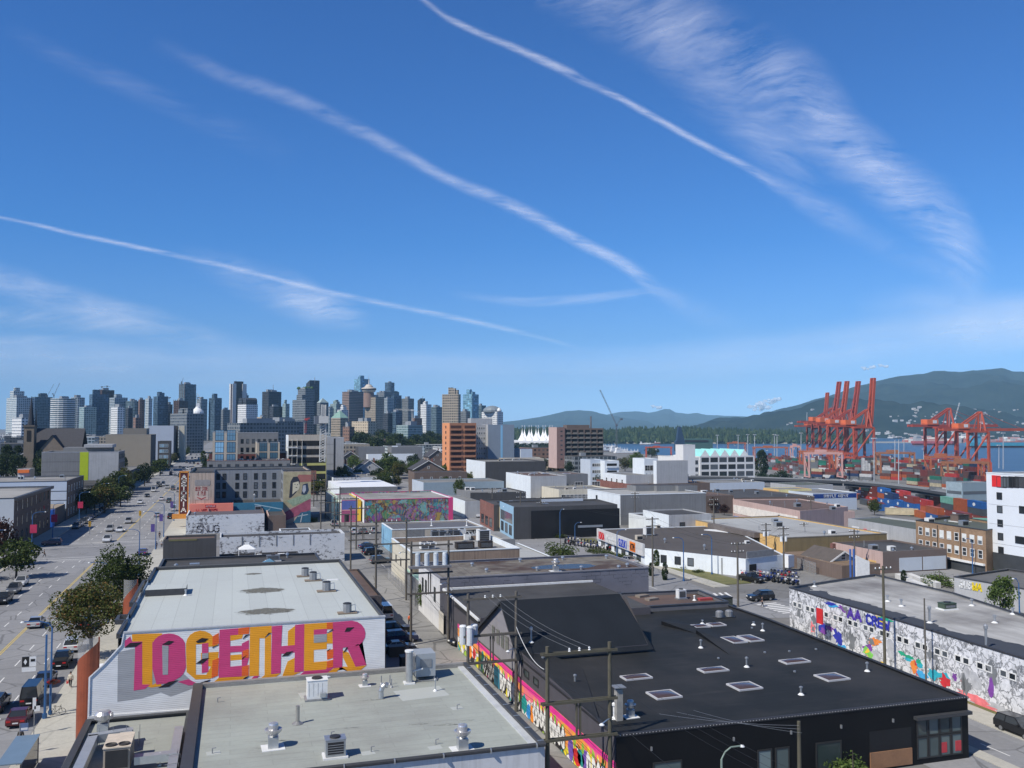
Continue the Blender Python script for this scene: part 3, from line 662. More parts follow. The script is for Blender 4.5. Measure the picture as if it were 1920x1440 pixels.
def mE(key,col,seam,uw,vw,stain,sc=.18,dark=.25,rough=.7,rot=0.0):
 """roofing felt laid in strips with seams, dirt and ponding marks"""
 if key in MATS:return MATS[key]
 m,nt,b=nM(key);b.inputs["Roughness"].default_value=rough;b.inputs["Specular IOR Level"].default_value=.25;co=pos_co(nt)
 t=N(nt,"ShaderNodeTexBrick");t.inputs["Scale"].default_value=1;t.inputs["Brick Width"].default_value=uw;t.inputs["Row Height"].default_value=vw;t.inputs["Mortar Size"].default_value=.03;t.inputs["Mortar Smooth"].default_value=.4
 t.inputs["Color1"].default_value=(1,1,1,1);t.inputs["Color2"].default_value=(.93,.93,.93,1);t.inputs["Mortar"].default_value=(seam,seam,seam,1);nt.links.new(map_n(nt,co,(1,1,1),(0,0,rot)),t.inputs[0])
 n1=nN(nt,co,sc,7,.62);n2=nN(nt,map_n(nt,co,(.25,1.6,1),(0,0,rot)),.7,6,.65);n3=nN(nt,co,4,4,.7)
 c=xN(nt,1.0,col,t.outputs[0],'MULTIPLY')
 c=xN(nt,mN(nt,'MULTIPLY',rN(nt,n1,[(.42,0.0),(.68,1.0)]),dark),c,stain)
 c=xN(nt,mN(nt,'MULTIPLY',rN(nt,n2,[(.55,0.0),(.75,1.0)]),dark*.9),c,stain)
 c=xN(nt,.3,c,rN(nt,n3,[(.3,.7),(.7,1.0)]),'MULTIPLY')
 nt.links.new(c,b.inputs["Base Color"]);bN(nt,b,n3,.12,.02);return m
GREYROOF=mE("grey_roof_felt",(.375,.40,.36),.76,6.0,1.0,(.22,.215,.20),.12,.5)
WHITEROOF=mE("pale_roof_membrane",(.51,.545,.52),.72,60,1.85,(.40,.41,.40),.07,.35,.6,R(90))
BLACKROOF=mE("black_roof_felt",(.018,.020,.021),.6,9,1.0,(.042,.041,.041),.09,.85,.75)
OLDROOF=mE("old_grey_roof",(.36,.355,.335),.8,9,1.2,(.10,.092,.085),.06,.8,.8)
BROWNROOF=mE("brown_roof",(.15,.105,.088),.8,7,1.0,(.07,.052,.045),.1,.6,.8)
DARKROOF=mE("dark_roof",(.085,.084,.084),.8,7,1.0,(.032,.031,.03),.08,.7,.8)
MIDROOF=mE("mid_grey_roof",(.25,.25,.24),.8,8,1.1,(.075,.07,.066),.07,.75,.8)
PALEROOF=mE("pale_grey_roof",(.42,.43,.42),.85,9,1.2,(.24,.23,.22),.05,.5,.75)
GREENROOF=mE("green_grey_roof",(.115,.13,.105),.85,9,1.2,(.07,.075,.06),.05,.5,.75)
def siding(col):
 key="siding_%s"%str(col)
 if key in MATS:return MATS[key]
 m,nt,b=nM(key);b.inputs["Roughness"].default_value=.5;co=pos_co(nt);s=N(nt,"ShaderNodeSeparateXYZ");nt.links.new(co,s.inputs[0])
 fz=mN(nt,'FRACT',mN(nt,'MULTIPLY',s.outputs[2],1/.17));h=mN(nt,'PINGPONG',fz,.5)
 n1=nN(nt,map_n(nt,co,(.5,.5,1.5)),1,5,.6)
 c=xN(nt,1.0,col,rN(nt,n1,[(.3,.86),(.7,1.0)]),'MULTIPLY');nt.links.new(c,b.inputs["Base Color"])
 bN(nt,b,rN(nt,fz,[(0,0.0),(.12,1.0),(1.0,.15)]),1.0,.016);return m
SID=siding((.78,.79,.79));S_OR=siding((.86,.36,.012));S_PK=siding((.62,.055,.19));S_RD=siding((.80,.13,.015));S_GR=siding((.36,.37,.385));S_BK=siding((.02,.012,.014));S_LP=siding((.85,.25,.36));S_WH=siding((.84,.85,.85))
WY=90.2
def wxz(px,py):p=PY(px,WY,py);return(p.x,p.z)
TB=thing("mural_building","white sided building with the giant pink and orange lettering on its wall","building",(-12.6,WY,0))
prof=[(165,1352),(168,1270),(196,1244),(228,1209),(232,1188),(722,1157),(722,1256)]
pz=[wxz(*q)for q in prof];pz[0]=(pz[0][0],-.1);pz[-1]=(pz[-1][0],-.1)
mb=MB();mb.xU(pz,(0,WY,0),(1,0,0),(0,0,1),(0,1,0),.35,SID);mb.bD("wall",TB)
zt=pz[4][1];XL,XR=-10.0,14.75;YB=131.5;ZR=zt-.45
mb=MB()
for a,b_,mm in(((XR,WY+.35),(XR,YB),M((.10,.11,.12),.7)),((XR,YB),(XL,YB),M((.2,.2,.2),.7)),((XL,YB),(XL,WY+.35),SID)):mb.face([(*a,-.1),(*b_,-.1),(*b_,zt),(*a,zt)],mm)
mb.bD("side_wall",TB)
mb=MB();mb.face([(XL,WY+.35,ZR),(XR,WY+.35,ZR),(XR,YB,ZR),(XL,YB,ZR)],WHITEROOF);mb.bD("roof",TB)
CAPD=M((.05,.052,.056),.5,.2,2);CAPG=M((.38,.40,.42),.5,.2,2)
mb=MB();mb.box(XR-.25,WY+.35,ZR,XR+.05,YB,zt-.1,CAPD);mb.box(XL-.05,YB-.3,ZR,XR,YB+.02,zt-.1,CAPD);mb.box(pz[4][0]-.05,WY-.06,zt,pz[5][0]+.05,WY+.42,zt+.12,CAPG)
lx=[(XL,WY+.35),(XL,97),(XL-.9,97),(XL-.9,99.5),(XL,99.5),(XL,106),(XL-.5,106),(XL-.5,121),(XL,121),(XL,YB)]
for a,b_ in zip(lx,lx[1:]):mb.bar((*a,ZR+.18),(*b_,ZR+.18),.3,.45,CAPD)
mb.bD("parapet",TB)
mb=MB();mb.box(XL-2.3,WY+.35,zt-4.5,XL-.1,97,zt-4.2,SID);mb.box(XL-2.3,99.5,-.1,XL-.05,129,4.6,M((.5,.52,.53),.6));mb.bD("street_canopy",TB)
def pond_mat():
 m=bpy.data.materials.new("pond_dirt");m.use_nodes=True;nt=m.node_tree;b=nt.nodes["Principled BSDF"];b.inputs["Roughness"].default_value=.9
 tc=N(nt,"ShaderNodeTexCoord");g=N(nt,"ShaderNodeVectorMath");g.operation='LENGTH';nt.links.new(tc.outputs["Object"],g.inputs[0])
 n1=nN(nt,tc.outputs["Object"],2.2,6,.7);n2=nN(nt,tc.outputs["Object"],9,4,.7)
 f=mN(nt,'SUBTRACT',mN(nt,'ADD',1.0,mN(nt,'MULTIPLY',mN(nt,'SUBTRACT',n1,.5),1.5)),g.outputs["Value"])
 nt.links.new(mN(nt,'MULTIPLY',rN(nt,f,[(.12,0.0),(.3,1.0)]),rN(nt,n2,[(.35,.4),(.6,.95)])),b.inputs["Alpha"])
 nt.links.new(rN(nt,n2,[(.35,(.20,.19,.15)),(.65,(.08,.078,.065))]),b.inputs["Base Color"]);MATS["pond_dirt"]=m;return m
POND=pond_mat()
def stain(p,sx,sy,parent,mat=None,name="roof_stain"):
 mb=MB();mb.face([(-1,-1,0),(1,-1,0),(1,1,0),(-1,1,0)],mat or POND);o=link(name,mb.mesh(name),parent,Vector(p)-wloc(parent));o.scale=(sx,sy,1);return o
for px,py,sx,sy in((475,1076,1.3,.9),(492,1107,3.0,2.2),(500,1146,3.4,2.0)):stain(P(px,py,ZR)+Vector((0,0,.006)),sx,sy,TB)
def q3(pts):return[(120+x/3.0,1020+y/3.0)for x,y in pts]
LAY=[0]
def paint(name,polys,mat,lift):
 for i,pts in enumerate(polys):
  mb=MB();o=[wxz(*q)for q in q3(pts)];mb.xU(o,(0,WY,0),(1,0,0),(0,0,1),(0,-1,0),.006*lift+.0003*i,mat);mb.bD(name,TB)
def arc(cx,cy,rx,ry,a0,a1,n=8):return[(cx+rx*math.cos(R(a0+(a1-a0)*i/n)),cy-ry*math.sin(R(a0+(a1-a0)*i/n)))for i in range(n+1)]
g_=paint("painted_shadow",[[(338,600),(440,580),(640,700),(740,790),(735,808),(640,845),(600,858),(545,835),(440,868),(300,888),(303,610)]],S_GR,1)
pk=[[(342,545),(372,520),(384,552),(440,548),(440,790),(485,790),(455,815),(392,825),(400,600),(398,572),(342,583)],[(497,545)]+arc(590,575,94,72,165,15)+[(686,700)]+arc(590,690,94,78,0,-60)+[(600,780),(520,790),(497,700)],[(640,775),(700,760),(760,790),(700,795)],[(776,560),(812,556),(812,720),(775,726)],[(875,482),(980,474),(980,510),(935,514),(935,575),(1000,572),(1003,605),(935,610),(935,690),(1000,684),(1000,745),(870,752)],[(1000,560),(1040,540),(1040,640),(1025,700),(1000,690)],[(1038,772),(1070,742),(1100,740),(1065,772)],[(1170,462),(1228,458),(1222,575),(1298,568),(1300,455),(1352,450),(1348,716),(1296,722),(1298,610),(1222,618),(1218,726),(1165,732)],[(1478,690),(1530,682),(1480,726),(1330,742),(1312,750),(1352,715),(1475,705)],[(1405,482),(1478,476),(1478,505),(1405,510)],[(1508,440),(1620,432)]+arc(1620,505,76,73,88,-80)+[(1655,560),(1701,680),(1640,690),(1590,580),(1568,584),(1565,693),(1515,698)]]
orr=[[(382,508),(552,502),(552,540),(505,545),(497,560),(497,792),(545,770),(548,800),(490,808),(440,790),(440,548),(384,550)],[(585,580),(630,560),(630,738),(585,738)],arc(770,565,84,78,178,10)+[(870,572),(800,580),(805,560),(742,565),(742,735),(800,735),(826,690),(770,678),(770,612),(870,606),(862,700),(826,758),(740,762),(690,720),(686,600)],[(935,514),(1008,508),(1000,532),(935,545)],[(935,625),(1005,620),(1000,650),(935,656)],[(1046,468),(1168,460),(1168,500),(1150,505),(1130,530),(1100,530),(1096,740),(1042,744)],[(826,792),(870,752),(1000,745),(1040,742),(990,776),(830,790)],[(1130,530),(1165,505),(1165,732),(1128,736)],[(1096,765),(1130,735),(1218,728),(1180,756)],[(1260,490),(1300,460),(1298,568),(1258,572)],[(1258,660),(1298,640),(1296,722),(1330,722),(1260,750),(1225,752)],[(1352,450),(1478,442),(1478,478),(1405,482),(1405,556),(1478,550),(1478,590),(1405,596),(1405,665),(1480,658),(1478,705),(1350,714)],[(1478,505),(1512,490),(1515,560),(1478,560)],[(1600,500),(1640,480),(1645,520),(1610,545)],[(1568,600),(1600,610),(1642,690),(1702,682),(1660,716),(1610,720),(1570,640)],[(1480,726),(1530,690),(1640,690),(1600,718),(1560,690),(1530,722)]]
rd=[[(835,520),(870,500),(872,560),(835,572)],[(980,474),(1044,468),(1040,505),(980,510)],[(835,655),(872,640),(866,740),(830,755)],[(1000,690),(1040,680),(1038,740),(1000,744)],[(1478,442),(1512,440),(1512,478),(1478,480)],[(1478,600),(1516,590),(1514,640),(1480,650)],[(1478,660),(1514,650),(1514,690),(1480,700)],[(1005,600),(1040,590),(1040,640),(1005,640)]]
lp=[[(1330,742),(1480,728),(1500,732),(1420,750),(1300,752)]]
bk=[[(340,582),(372,556),(440,552),(404,578)],[(552,565),(590,543),(620,548),(590,568)],[(742,548),(775,528),(812,532),(790,552),(750,556)],[(742,672),(775,648),(816,640),(780,672)],[(835,578),(872,565),(835,585)],[(530,808),(590,775),(642,765),(590,802)],[(735,790),(780,775),(822,762),(800,785)],[(1005,532),(1020,512),(1044,508),(1008,532)],[(1002,650),(1028,624),(1002,640)],[(985,778),(1020,748),(1040,742),(1000,778)],[(1130,526),(1150,500),(1165,500)],[(1225,632),(1250,608),(1290,602),(1262,628)],[(1480,500),(1512,478),(1515,484)],[(1478,600),(1498,588),(1484,602)],[(1578,494),(1590,470),(1632,468),(1605,492)],[(1570,610),(1590,580),(1598,582),(1580,606)]]
wh=[[(552,570),(588,572),(585,735),(555,735)],[(776,615),(812,612),(812,640),(776,645)],[(1405,510),(1478,505),(1478,550),(1405,556)]]
paint("painted_letters_orange",orr,S_OR,2);paint("painted_letters_pink",pk,S_PK,3);paint("painted_letters_red",rd,S_RD,4);paint("painted_letters_light_pink",lp,S_LP,5);paint("painted_letters_black",bk,S_BK,6);paint("painted_inner_grey",wh,S_GR,5)
mb=MB()
for a,b_ in(((165,1342),(722,1243)),):pass
pa,pb=wxz(165,1345),wxz(360,1331);mb.bar((pa[0],WY-.06,pa[1]),(pb[0],WY-.06,pb[1]),.1,.22,WHITEP)
for a,b_ in zip(pz[1:4],pz[2:5]):mb.bar((a[0],WY-.03,a[1]),(b_[0],WY-.03,b_[1]),.12,.1,M((.8,.8,.8),.5))
mb.bar((pz[0][0],WY-.04,0),(pz[1][0],WY-.04,pz[1][1]),.14,.1,M((.8,.8,.8),.5));mb.bD("edge_trim",TB)
RUST=M((.25,.065,.03),.55,.22,.8,0,.1);m,nt,b=nM("perforated_screen");b.inputs["Base Color"].default_value=(.42,.42,.42,1);b.inputs["Alpha"].default_value=.38;b.inputs["Roughness"].default_value=.6;SCREEN=m
def fin(px0,px1,pyt,pyb,y,nm):
 a=PY(px0,y,pyt);b_=PY(px1,y,pyt);z1=a.z;r=(b_.x-a.x)/2;cx=(a.x+b_.x)/2
 t=thing("curved_rust_panel",nm,"facade panel",(cx,y,0),0,"curved rust panels on the mural building's street front")
 n=10;arcp=[(cx-r*math.cos(math.pi*i/n*.75),y+r*1.3-r*1.3*math.sin(math.pi*i/n*.75))for i in range(n+1)]
 zl=PY(px0,y,pyt+45*r/1.1).z
 for nm2,mm in(("panel",RUST),("screen",SCREEN)):
  mb=MB()
  for i in range(n):
   p,q=arcp[i],arcp[i+1];za=zl+(z1-zl)*i/n;zb=zl+(z1-zl)*(i+1)/n
   if nm2=="panel":mb.face([(*p,0),(*q,0),(*q,zb-.05),(*p,za-.05)],mm)
   else:mb.face([(*p,za-.05),(*q,zb-.05),(*q,z1+.3),(*p,z1+.3)],mm)
  if nm2=="panel":
   for zz in(0.0,4.2):mb.tube((*arcp[0],zz),(*arcp[0],zz+.1),.05,GALVD)
   mb.tube((*arcp[-1],0),(*arcp[-1],z1+.3),.07,RUST);mb.tube((*arcp[0],0),(*arcp[0],zl),.05,RUST)
  mb.bD(nm2,t)
 return t
fin(142,192,1205,1350,91.5,"nearer curved rust coloured panel at the corner of the lettered wall")
fin(230,262,1093,1186,121.0,"farther curved rust coloured panel beside the street trees")
def cD(px,py,s,label):
 p=P(px,py,ZR);t=thing("condenser_unit",label,"air conditioner",p);mb=MB()
 mb.box(p.x-1.0*s,p.y-.5*s,ZR+.05,p.x+1.0*s,p.y+.5*s,ZR+.14,M((.25,.2,.15),.8));mb.bD("timber_base",t)
 mb=MB();mb.prism([(p.x+.42*s*math.cos(a*math.pi/4+.39)*1.1,p.y+.42*s*math.sin(a*math.pi/4+.39)*1.1)for a in range(8)],ZR+.14,ZR+1.0*s,GALVD);mb.bD("casing",t)
 mb=MB();mb.lathe([(.44*s,0),(.45*s,.06*s),(.36*s,.1*s),(.1,.07)],DARKM,(p.x,p.y,ZR+1.0*s),14);mb.bD("fan_guard",t)
 mb=MB();mb.path([(p.x+.45*s,p.y,ZR+.8*s),(p.x+.8*s,p.y,ZR+.9*s),(p.x+.85*s,p.y-.2,ZR+.2)],.04,GALV);mb.bD("pipe",t)
cD(572,1081,1.05,"farthest round condenser on the pale membrane roof");cD(587,1089,1.05,"condenser just in front of the farthest one on the pale roof");cD(612,1109,1.1,"third condenser nearer the right edge of the pale roof");cD(651,1150,1.0,"condenser at the near right corner of the pale roof")
vent(P(348,1117,ZR),.7,.09,"short vent pipe near the left edge of the pale roof");vent(P(327,1113,ZR),.5,.25,"stubby dark vent beside the hatch on the pale roof",None,DARKM)
a=P(272,1119,ZR);mb=MB();mb.box(a.x,a.y,ZR,a.x+4.4,a.y+3.4,ZR+.75,CAPD,top=WHITEROOF);tag(mb.bD("roof_hatch"),"flat dark framed roof hatch at the left edge of the pale roof","roof hatch")
mb=MB();a=P(624,1088,ZR);mb.box(a.x-.7,a.y-.3,ZR,a.x+.7,a.y+.3,ZR+.12,WHITEP);tag(mb.bD("roof_curb"),"low white roof curb near the right edge of the pale roof","roof hatch")
GZ=5.9
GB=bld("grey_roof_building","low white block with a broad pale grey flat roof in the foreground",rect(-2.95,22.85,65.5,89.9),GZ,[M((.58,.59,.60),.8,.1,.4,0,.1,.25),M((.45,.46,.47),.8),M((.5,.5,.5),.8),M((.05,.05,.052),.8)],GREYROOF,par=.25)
GZR=GZ-.25
mb=MB();mb.box(-3.35,65.0,GZ-1.0,-2.5,90.1,GZ+.12,CAPD);mb.bD("side_parapet",GB.e)
mb=MB();mb.tube((-2.9,65.45,GZ+.02),(22.9,65.45,GZ+.02),.17,CAPD,8)
for i in range(7):mb.tube((0.5+i*3.6,65.28,GZ+.02),(0.58+i*3.6,65.28,GZ+.02),.2,GALV,8)
mb.bD("gutter",GB.e)
mb=MB();mb.box(22.5,65.6,GZ-.15,22.95,90,GZ+.1,CAPD)
for i in range(8):mb.box(22.48,66+i*3.1,GZ+.1,22.97,66.12+i*3.1,GZ+.13,GALV)
mb.box(21.9,65.7,GZR,22.5,89.9,GZR+.12,M((.5,.52,.53),.6));mb.bD("edge_flashing",GB.e)
mb=MB();mb.box(-2.5,89.4,GZR,22.5,89.95,GZ+.15,bM((.36,.35,.33),(.25,.25,.25),.4,.12));mb.bD("back_kerb",GB.e)
m=bpy.data.materials.new("tar_smear");m.use_nodes=True;nt=m.node_tree;b=nt.nodes["Principled BSDF"];b.inputs["Base Color"].default_value=(.045,.042,.038,1);b.inputs["Roughness"].default_value=.8
tc=N(nt,"ShaderNodeTexCoord");g=N(nt,"ShaderNodeVectorMath");g.operation='LENGTH';nt.links.new(tc.outputs["Object"],g.inputs[0]);n1=nN(nt,map_n(nt,tc.outputs["Object"],(2.2,3.5,1)),1.1,7,.72,1.0)
f=mN(nt,'SUBTRACT',n1,mN(nt,'MULTIPLY',mN(nt,'POWER',g.outputs["Value"],2),.35));nt.links.new(rN(nt,f,[(.50,0.0),(.60,.9)]),b.inputs["Alpha"]);TAR=m
for px,py,sx,sy in((520,1388,3.0,1.0),(845,1358,3.4,.9),(497,1402,1.6,.8),(880,1350,2.0,.5),(790,1357,2.5,.6),(650,1365,5,.5),(700,1312,3,.6)):stain(P(px,py,GZR)+Vector((0,0,.008)),sx,sy,GB.e,TAR,"tar_smear")
m=bpy.data.materials.new("roof_patch");m.use_nodes=True;b=m.node_tree.nodes["Principled BSDF"];b.inputs["Base Color"].default_value=(.43,.45,.42,1);b.inputs["Roughness"].default_value=.6;PATCH=m
for px,py,sx,sy in((587,1302,1.2,.9),(620,1382,.5,.4),(690,1412,.5,.4),(816,1402,.5,.4),(857,1328,.5,.4),(400,1412,.5,.4),(790,1300,2.2,1.6)):
 a=P(px,py,GZR);mb=MB();mb.box(a.x-sx,a.y-sy,GZR-.02,a.x+sx,a.y+sy,GZR+.012,PATCH,.1);mb.bD("felt_patch",GB.e)
aB(P(594,1310,GZR),1.75,1.3,1.75,"white packaged air conditioner nearest the lettered wall",WHITEP,'service')
aB(P(628,1418,GZR),1.45,1.1,1.35,"boxy condenser with a dark coil front on the grey roof",GALV,'louver')
fan(P(512,1402,GZR),1.0,"spun metal exhaust fan at the left of the grey roof");fan(P(867,1405,GZR),1.0,"spun metal exhaust fan at the near right of the grey roof")
fan(P(684,1286,GZR),.62,"small squat turbine vent near the lettered wall")
a=P(558,1357,GZR);vent(a,1.45,.16,"tall plain steel flue in the middle left of the grey roof",None,M((.42,.41,.38),.4,.1,2,.7),False)
a=P(714,1310,GZR);mb=MB();pts=[a+Vector((0,0,.0)),a+Vector((0,0,.7)),a+Vector((.1,0,1.0)),a+Vector((.35,0,1.2)),a+Vector((.62,0,1.12))];mb.path(pts,.26,GALV,10);tag(mb.bD("gooseneck_vent"),"grey gooseneck vent bent over to the right on the grey roof","roof vent")
a=P(767,1281,GZR);mb=MB();mb.tube(a,a+Vector((0,0,3.0)),.34,GALV,14);mb.tube(a+Vector((0,0,2.95)),a+Vector((0,0,3.1)),.42,WHITEP,14);mb.box(a.x-.5,a.y-.5,GZR,a.x+.5,a.y+.5,GZR+.12,WHITEP);tag(mb.bD("flue"),"wide grey metal flue standing by the alley side of the grey roof","flue")
a=P(795,1272,GZR);t=thing("rooftop_unit","tall grey rooftop unit on legs beside the wide flue","air handler",a);mb=MB();mb.box(a.x-.9,a.y-.6,GZR+.35,a.x+1.0,a.y+1.6,GZR+2.5,M((.40,.43,.45),.5,.1,1,.3));mb.bD("cabinet",t)
mb=MB();mb.box(a.x-1.5,a.y-.4,GZR+.9,a.x-.9,a.y+1.2,GZR+2.3,GALVD);mb.bD("intake_hood",t);mb=MB();mb.box(a.x-.5,a.y-.66,GZR+1.2,a.x+.6,a.y-.602,GZR+2.0,GALVD);mb.bD("fan_panel",t)
mb=MB()
for dx,dy in((-.8,-.5),(.9,-.5),(-.8,1.5),(.9,1.5)):mb.box(a.x+dx-.06,a.y+dy-.06,GZR,a.x+dx+.06,a.y+dy+.06,GZR+.36,GALVD)
mb.bD("legs_frame",t);mb=MB();mb.path([(a.x-1.4,a.y-.9,GZR+.1),(a.x-1.4,a.y-.9,GZR+1.0),(a.x-.3,a.y-.9,GZR+1.2)],.09,WHITEP);mb.path([(a.x-1.6,a.y-1.1,GZR+.1),(a.x+1.0,a.y-1.2,GZR+.1),(a.x+1.3,a.y-.2,GZR+.1)],.05,GALVD);mb.bD("pipework",t)
vent(P(816,1296,GZR),1.1,.07,"thin vent pipe right of the tall grey rooftop unit");vent(P(715,1283,GZR),.8,.05,"thin dark pipe behind the gooseneck vent",None,GALVD,False);vent(P(731,1284,GZR),.9,.05,"one of a pair of thin dark pipes beside the wide flue","thin dark pipes beside the wide flue",GALVD,False);vent(P(734,1289,GZR),.8,.05,"one of a pair of thin dark pipes beside the wide flue","thin dark pipes beside the wide flue",GALVD,False)
for i,(px,py,l)in enumerate(((408,1317,"tiny bent pipe at the far left corner of the grey roof"),(621,1382,"tiny bent pipe behind the dark coil condenser"),(398,1413,"tiny bent pipe at the near left of the grey roof"),(696,1410,"tiny bent pipe right of the dark coil condenser"),(817,1396,"tiny bent pipe left of the near right exhaust fan"),(857,1330,"tiny bent pipe near the alley edge of the grey roof"))):
 a=P(px,py,GZR);mb=MB();mb.path([a,a+Vector((0,0,.38)),a+Vector((.25,-.05,.42))],.045,GALVD);tag(mb.bD("drain_pipe"),l,"roof pipe")
mb=MB();a,b_=P(607,1273,GZR),P(672,1262,GZR);mb.tube(a+Vector((0,0,.12)),b_+Vector((0,0,.12)),.11,WHITEP,8);tag(mb.bD("rolled_membrane"),"white roll of roofing lying along the foot of the lettered wall","roofing roll")
LZ=3.55;lp_=rect(-12.4,-3.4,60,89.9)
LB=bld("corner_shop","single storey shop with dark parapets and silver ducts on its grey roof",lp_,LZ,[M((.3,.3,.3),.8),CAPD,CAPD,M((.06,.06,.065),.6)],GREYROOF,par=.3,cap=CAPD,capw=.5)
LZR=LZ-.3
mb=MB();mb.box(-13.9,60,2.2,-12.5,80,2.6,CAPD,top=MIDROOF);mb.box(-14.0,60,2.6,-13.75,80.2,2.85,CAPD);mb.box(-14.0,79.9,2.6,-12.5,80.2,2.85,CAPD);mb.bD("street_canopy",LB.e)
DUCT=M((.50,.53,.55),.45,.12,1.5,.6);DUCTD=M((.28,.31,.32),.5,.15,1.5,.4)
def ductseg(mb,a,b_,w,h,z=.45):mb.bar((a[0],a[1],LZR+z+h/2),(b_[0],b_[1],LZR+z+h/2),w,h,DUCT)
def LP(px,py,z=0):p=P(px,py,LZR+z);return(p.x,p.y)
t=thing("roof_duct","silver square duct loop round the beige cooler on the corner shop roof","duct",(*LP(160,1430),LZR));mb=MB()
A=LP(150,1440,.8);Bq=LP(175,1385,.8);Cq=LP(240,1374,.8);Dq=LP(232,1395,.8)
ductseg(mb,(A[0],62),Bq,.75,.7);ductseg(mb,(Bq[0]-.38,Bq[1]),(Cq[0]+.38,Cq[1]),.75,.7);ductseg(mb,Cq,(Dq[0]+.15,Dq[1]),.7,.65);mb.bD("duct",t)
mb=MB()
for i in range(6):
 y=63+i*2.2;mb.bar((A[0]-.55,y,LZR),(A[0]-.55,y,LZR+1.25),.04,.04,GALVD);mb.bar((A[0]-.55,y,LZR+1.25),(A[0]+.4,y,LZR+1.25),.04,.04,GALVD)
for i in range(4):x=Bq[0]+.4+i*1.05;mb.bar((x,Bq[1]+.45,LZR),(x,Bq[1]+.45,LZR+1.5),.04,.04,GALVD);mb.bar((x,Bq[1]-.45,LZR),(x,Bq[1]-.45,LZR+1.2),.05,.05,GALVD)
mb.bD("duct_stand",t)
t=thing("roof_duct","second silver duct running from the beige cooler to the dark parapet","duct",(*LP(270,1420),LZR));mb=MB();E0=LP(252,1428,.6);F0=LP(325,1420,.6);F1=LP(336,1370,.6)
ductseg(mb,E0,(F0[0]+.3,F0[1]),.8,.6);ductseg(mb,(F0[0]+.1,62),(F1[0],F1[1]),.7,.55);mb.bD("duct",t);mb=MB()
for i in range(7):mb.bar((F0[0]-.45,64+i*2.0,LZR+1.1),(F0[0]+.55,64+i*2.0,LZR+1.15),.04,.04,GALVD);mb.bar((F0[0]+.55,64+i*2.0,LZR),(F0[0]+.55,64+i*2.0,LZR+1.15),.04,.04,GALVD)
mb.bD("duct_stand",t)
a=Vector((*LP(222,1440),LZR));t=thing("swamp_cooler","rusty topped beige cooler box with two fan openings on the corner roof","air conditioner",a);zz=LZR+2.0
mb=MB();mb.box(a.x-.95,a.y-1.4,LZR+.3,a.x+.95,a.y+1.9,zz,M((.40,.34,.27),.6,.25,1));mb.box(a.x-1.0,a.y-1.45,zz,a.x+1.0,a.y+1.95,zz+.08,M((.58,.50,.40),.6,.25,1.2));mb.bD("cabinet",t)
mb=MB()
for dx in(-.47,.47):mb.lathe([(.40,.0),(.43,.1),(.36,.11),(.30,.02),(.02,.02)],M((.05,.045,.04),.6),(a.x+dx,a.y-.85,zz+.08),16)
mb.bD("fan_opening",t);mb=MB();mb.box(a.x-.8,a.y-1.47,LZR+.5,a.x+.8,a.y-1.403,zz-.15,DARKM);mb.bD("grille",t);mb=MB();mb.box(a.x-.2,a.y+1.95,LZR+1.2,a.x+.8,a.y+2.7,zz-.1,M((.5,.45,.38),.6));mb.bD("outlet",t)
a=Vector((*LP(193,1371),LZR));t=thing("kitchen_exhaust","shiny mushroom shaped kitchen exhaust at the foot of the lettered wall","roof fan",a);mb=MB();mb.box(a.x-.45,a.y-.45,LZR,a.x+.45,a.y+.45,LZR+.75,DUCT);mb.bD("base",t);mb=MB();mb.lathe([(.35,.75),(.45,.85),(.72,1.15),(.75,1.5),(.55,1.75),(.3,1.85),(.02,1.88)],CHROME,a,18);mb.tube(a+Vector((0,0,1.3)),a+Vector((.75,-.2,1.35)),.3,CHROME,12);mb.bD("cowl",t)
mb=MB()
for i in range(7):mb.box(-3.75,62+i*.9,LZR+.0,-3.5,62.6+i*.9,LZR+.35,M((.55,.06,.06),.6,.2,2)if i%2 else M((.6,.25,.22),.6))
tag(mb.bD("red_banner"),"red and pink boards propped along the dark parapet","board")
vent(Vector((*LP(300,1436),LZR)),1.0,.05,"slim white vent pipe in front of the second silver duct",None,WHITEP)
BZ=5.45;bx0,bx1,by0,by1=29.3,64.0,66.8,122.0
BLKW=M((.008,.008,.009),.55,.2,.6,spec=.2);CHAR=M((.085,.08,.09),.8,.15,.6)
fl=P(1450,1160,BZ);fr2=P(1290,1108,BZ)
bp=[(bx0,by0),(bx1,by0),(65.6,fl.y),(fr2.x,fr2.y),(bx0,fr2.y)]
BB=bld("black_building","large low black building with skylights on its black flat roof",bp,BZ,[BLKW,BLKW,BLKW,CHAR,CHAR],BLACKROOF,par=.18,cap=M((.03,.03,.033),.6))
BR_=BZ-.18
mb=MB()
for i in range(120):x=bx0+.3+i*.288;mb.box(x,by0-.1,BZ+.0,x+.07,by0-.061,BZ+.05,M((.5,.5,.5),.4))
mb.bD("edge_studs",BB.e)
GLS=glass((.035,.05,.05),.05);FRB=M((.03,.03,.03),.5)
for i in range(4):wD(BB,0,29.6+i*1.25,.5,1.2,1.9,FRB,GLS,'plain');wD(BB,0,29.6+i*1.25,2.45,1.2,1.5,FRB,GLS,'plain')
for i in range(5):wD(BB,1,.8+i*1.35,.5,1.25,3.4,FRB,GLS,'plain')
pN(BB,0,28.7,34.75,4.02,4.3,CAPD,"storefront_header",.5)
pN(BB,0,24.0,28.4,0.2,1.6,M((.28,.15,.08),.7,.25,.8),"timber_screen",.12);pN(BB,0,24.0,28.4,1.6,3.4,BLK,"open_bay",.02)
for s,w in((13.5,1.4),(15.2,1.4),(19.8,2.6),(4.5,2.6)):wD(BB,0,s,.4,w,2.6,FRB,GLS,'plain')
for s in(3.0,10.5,16.0,21.0,26.4):pN(BB,0,s,s+.12,4.0,4.3,GALVD,"wall_lamp",.15)
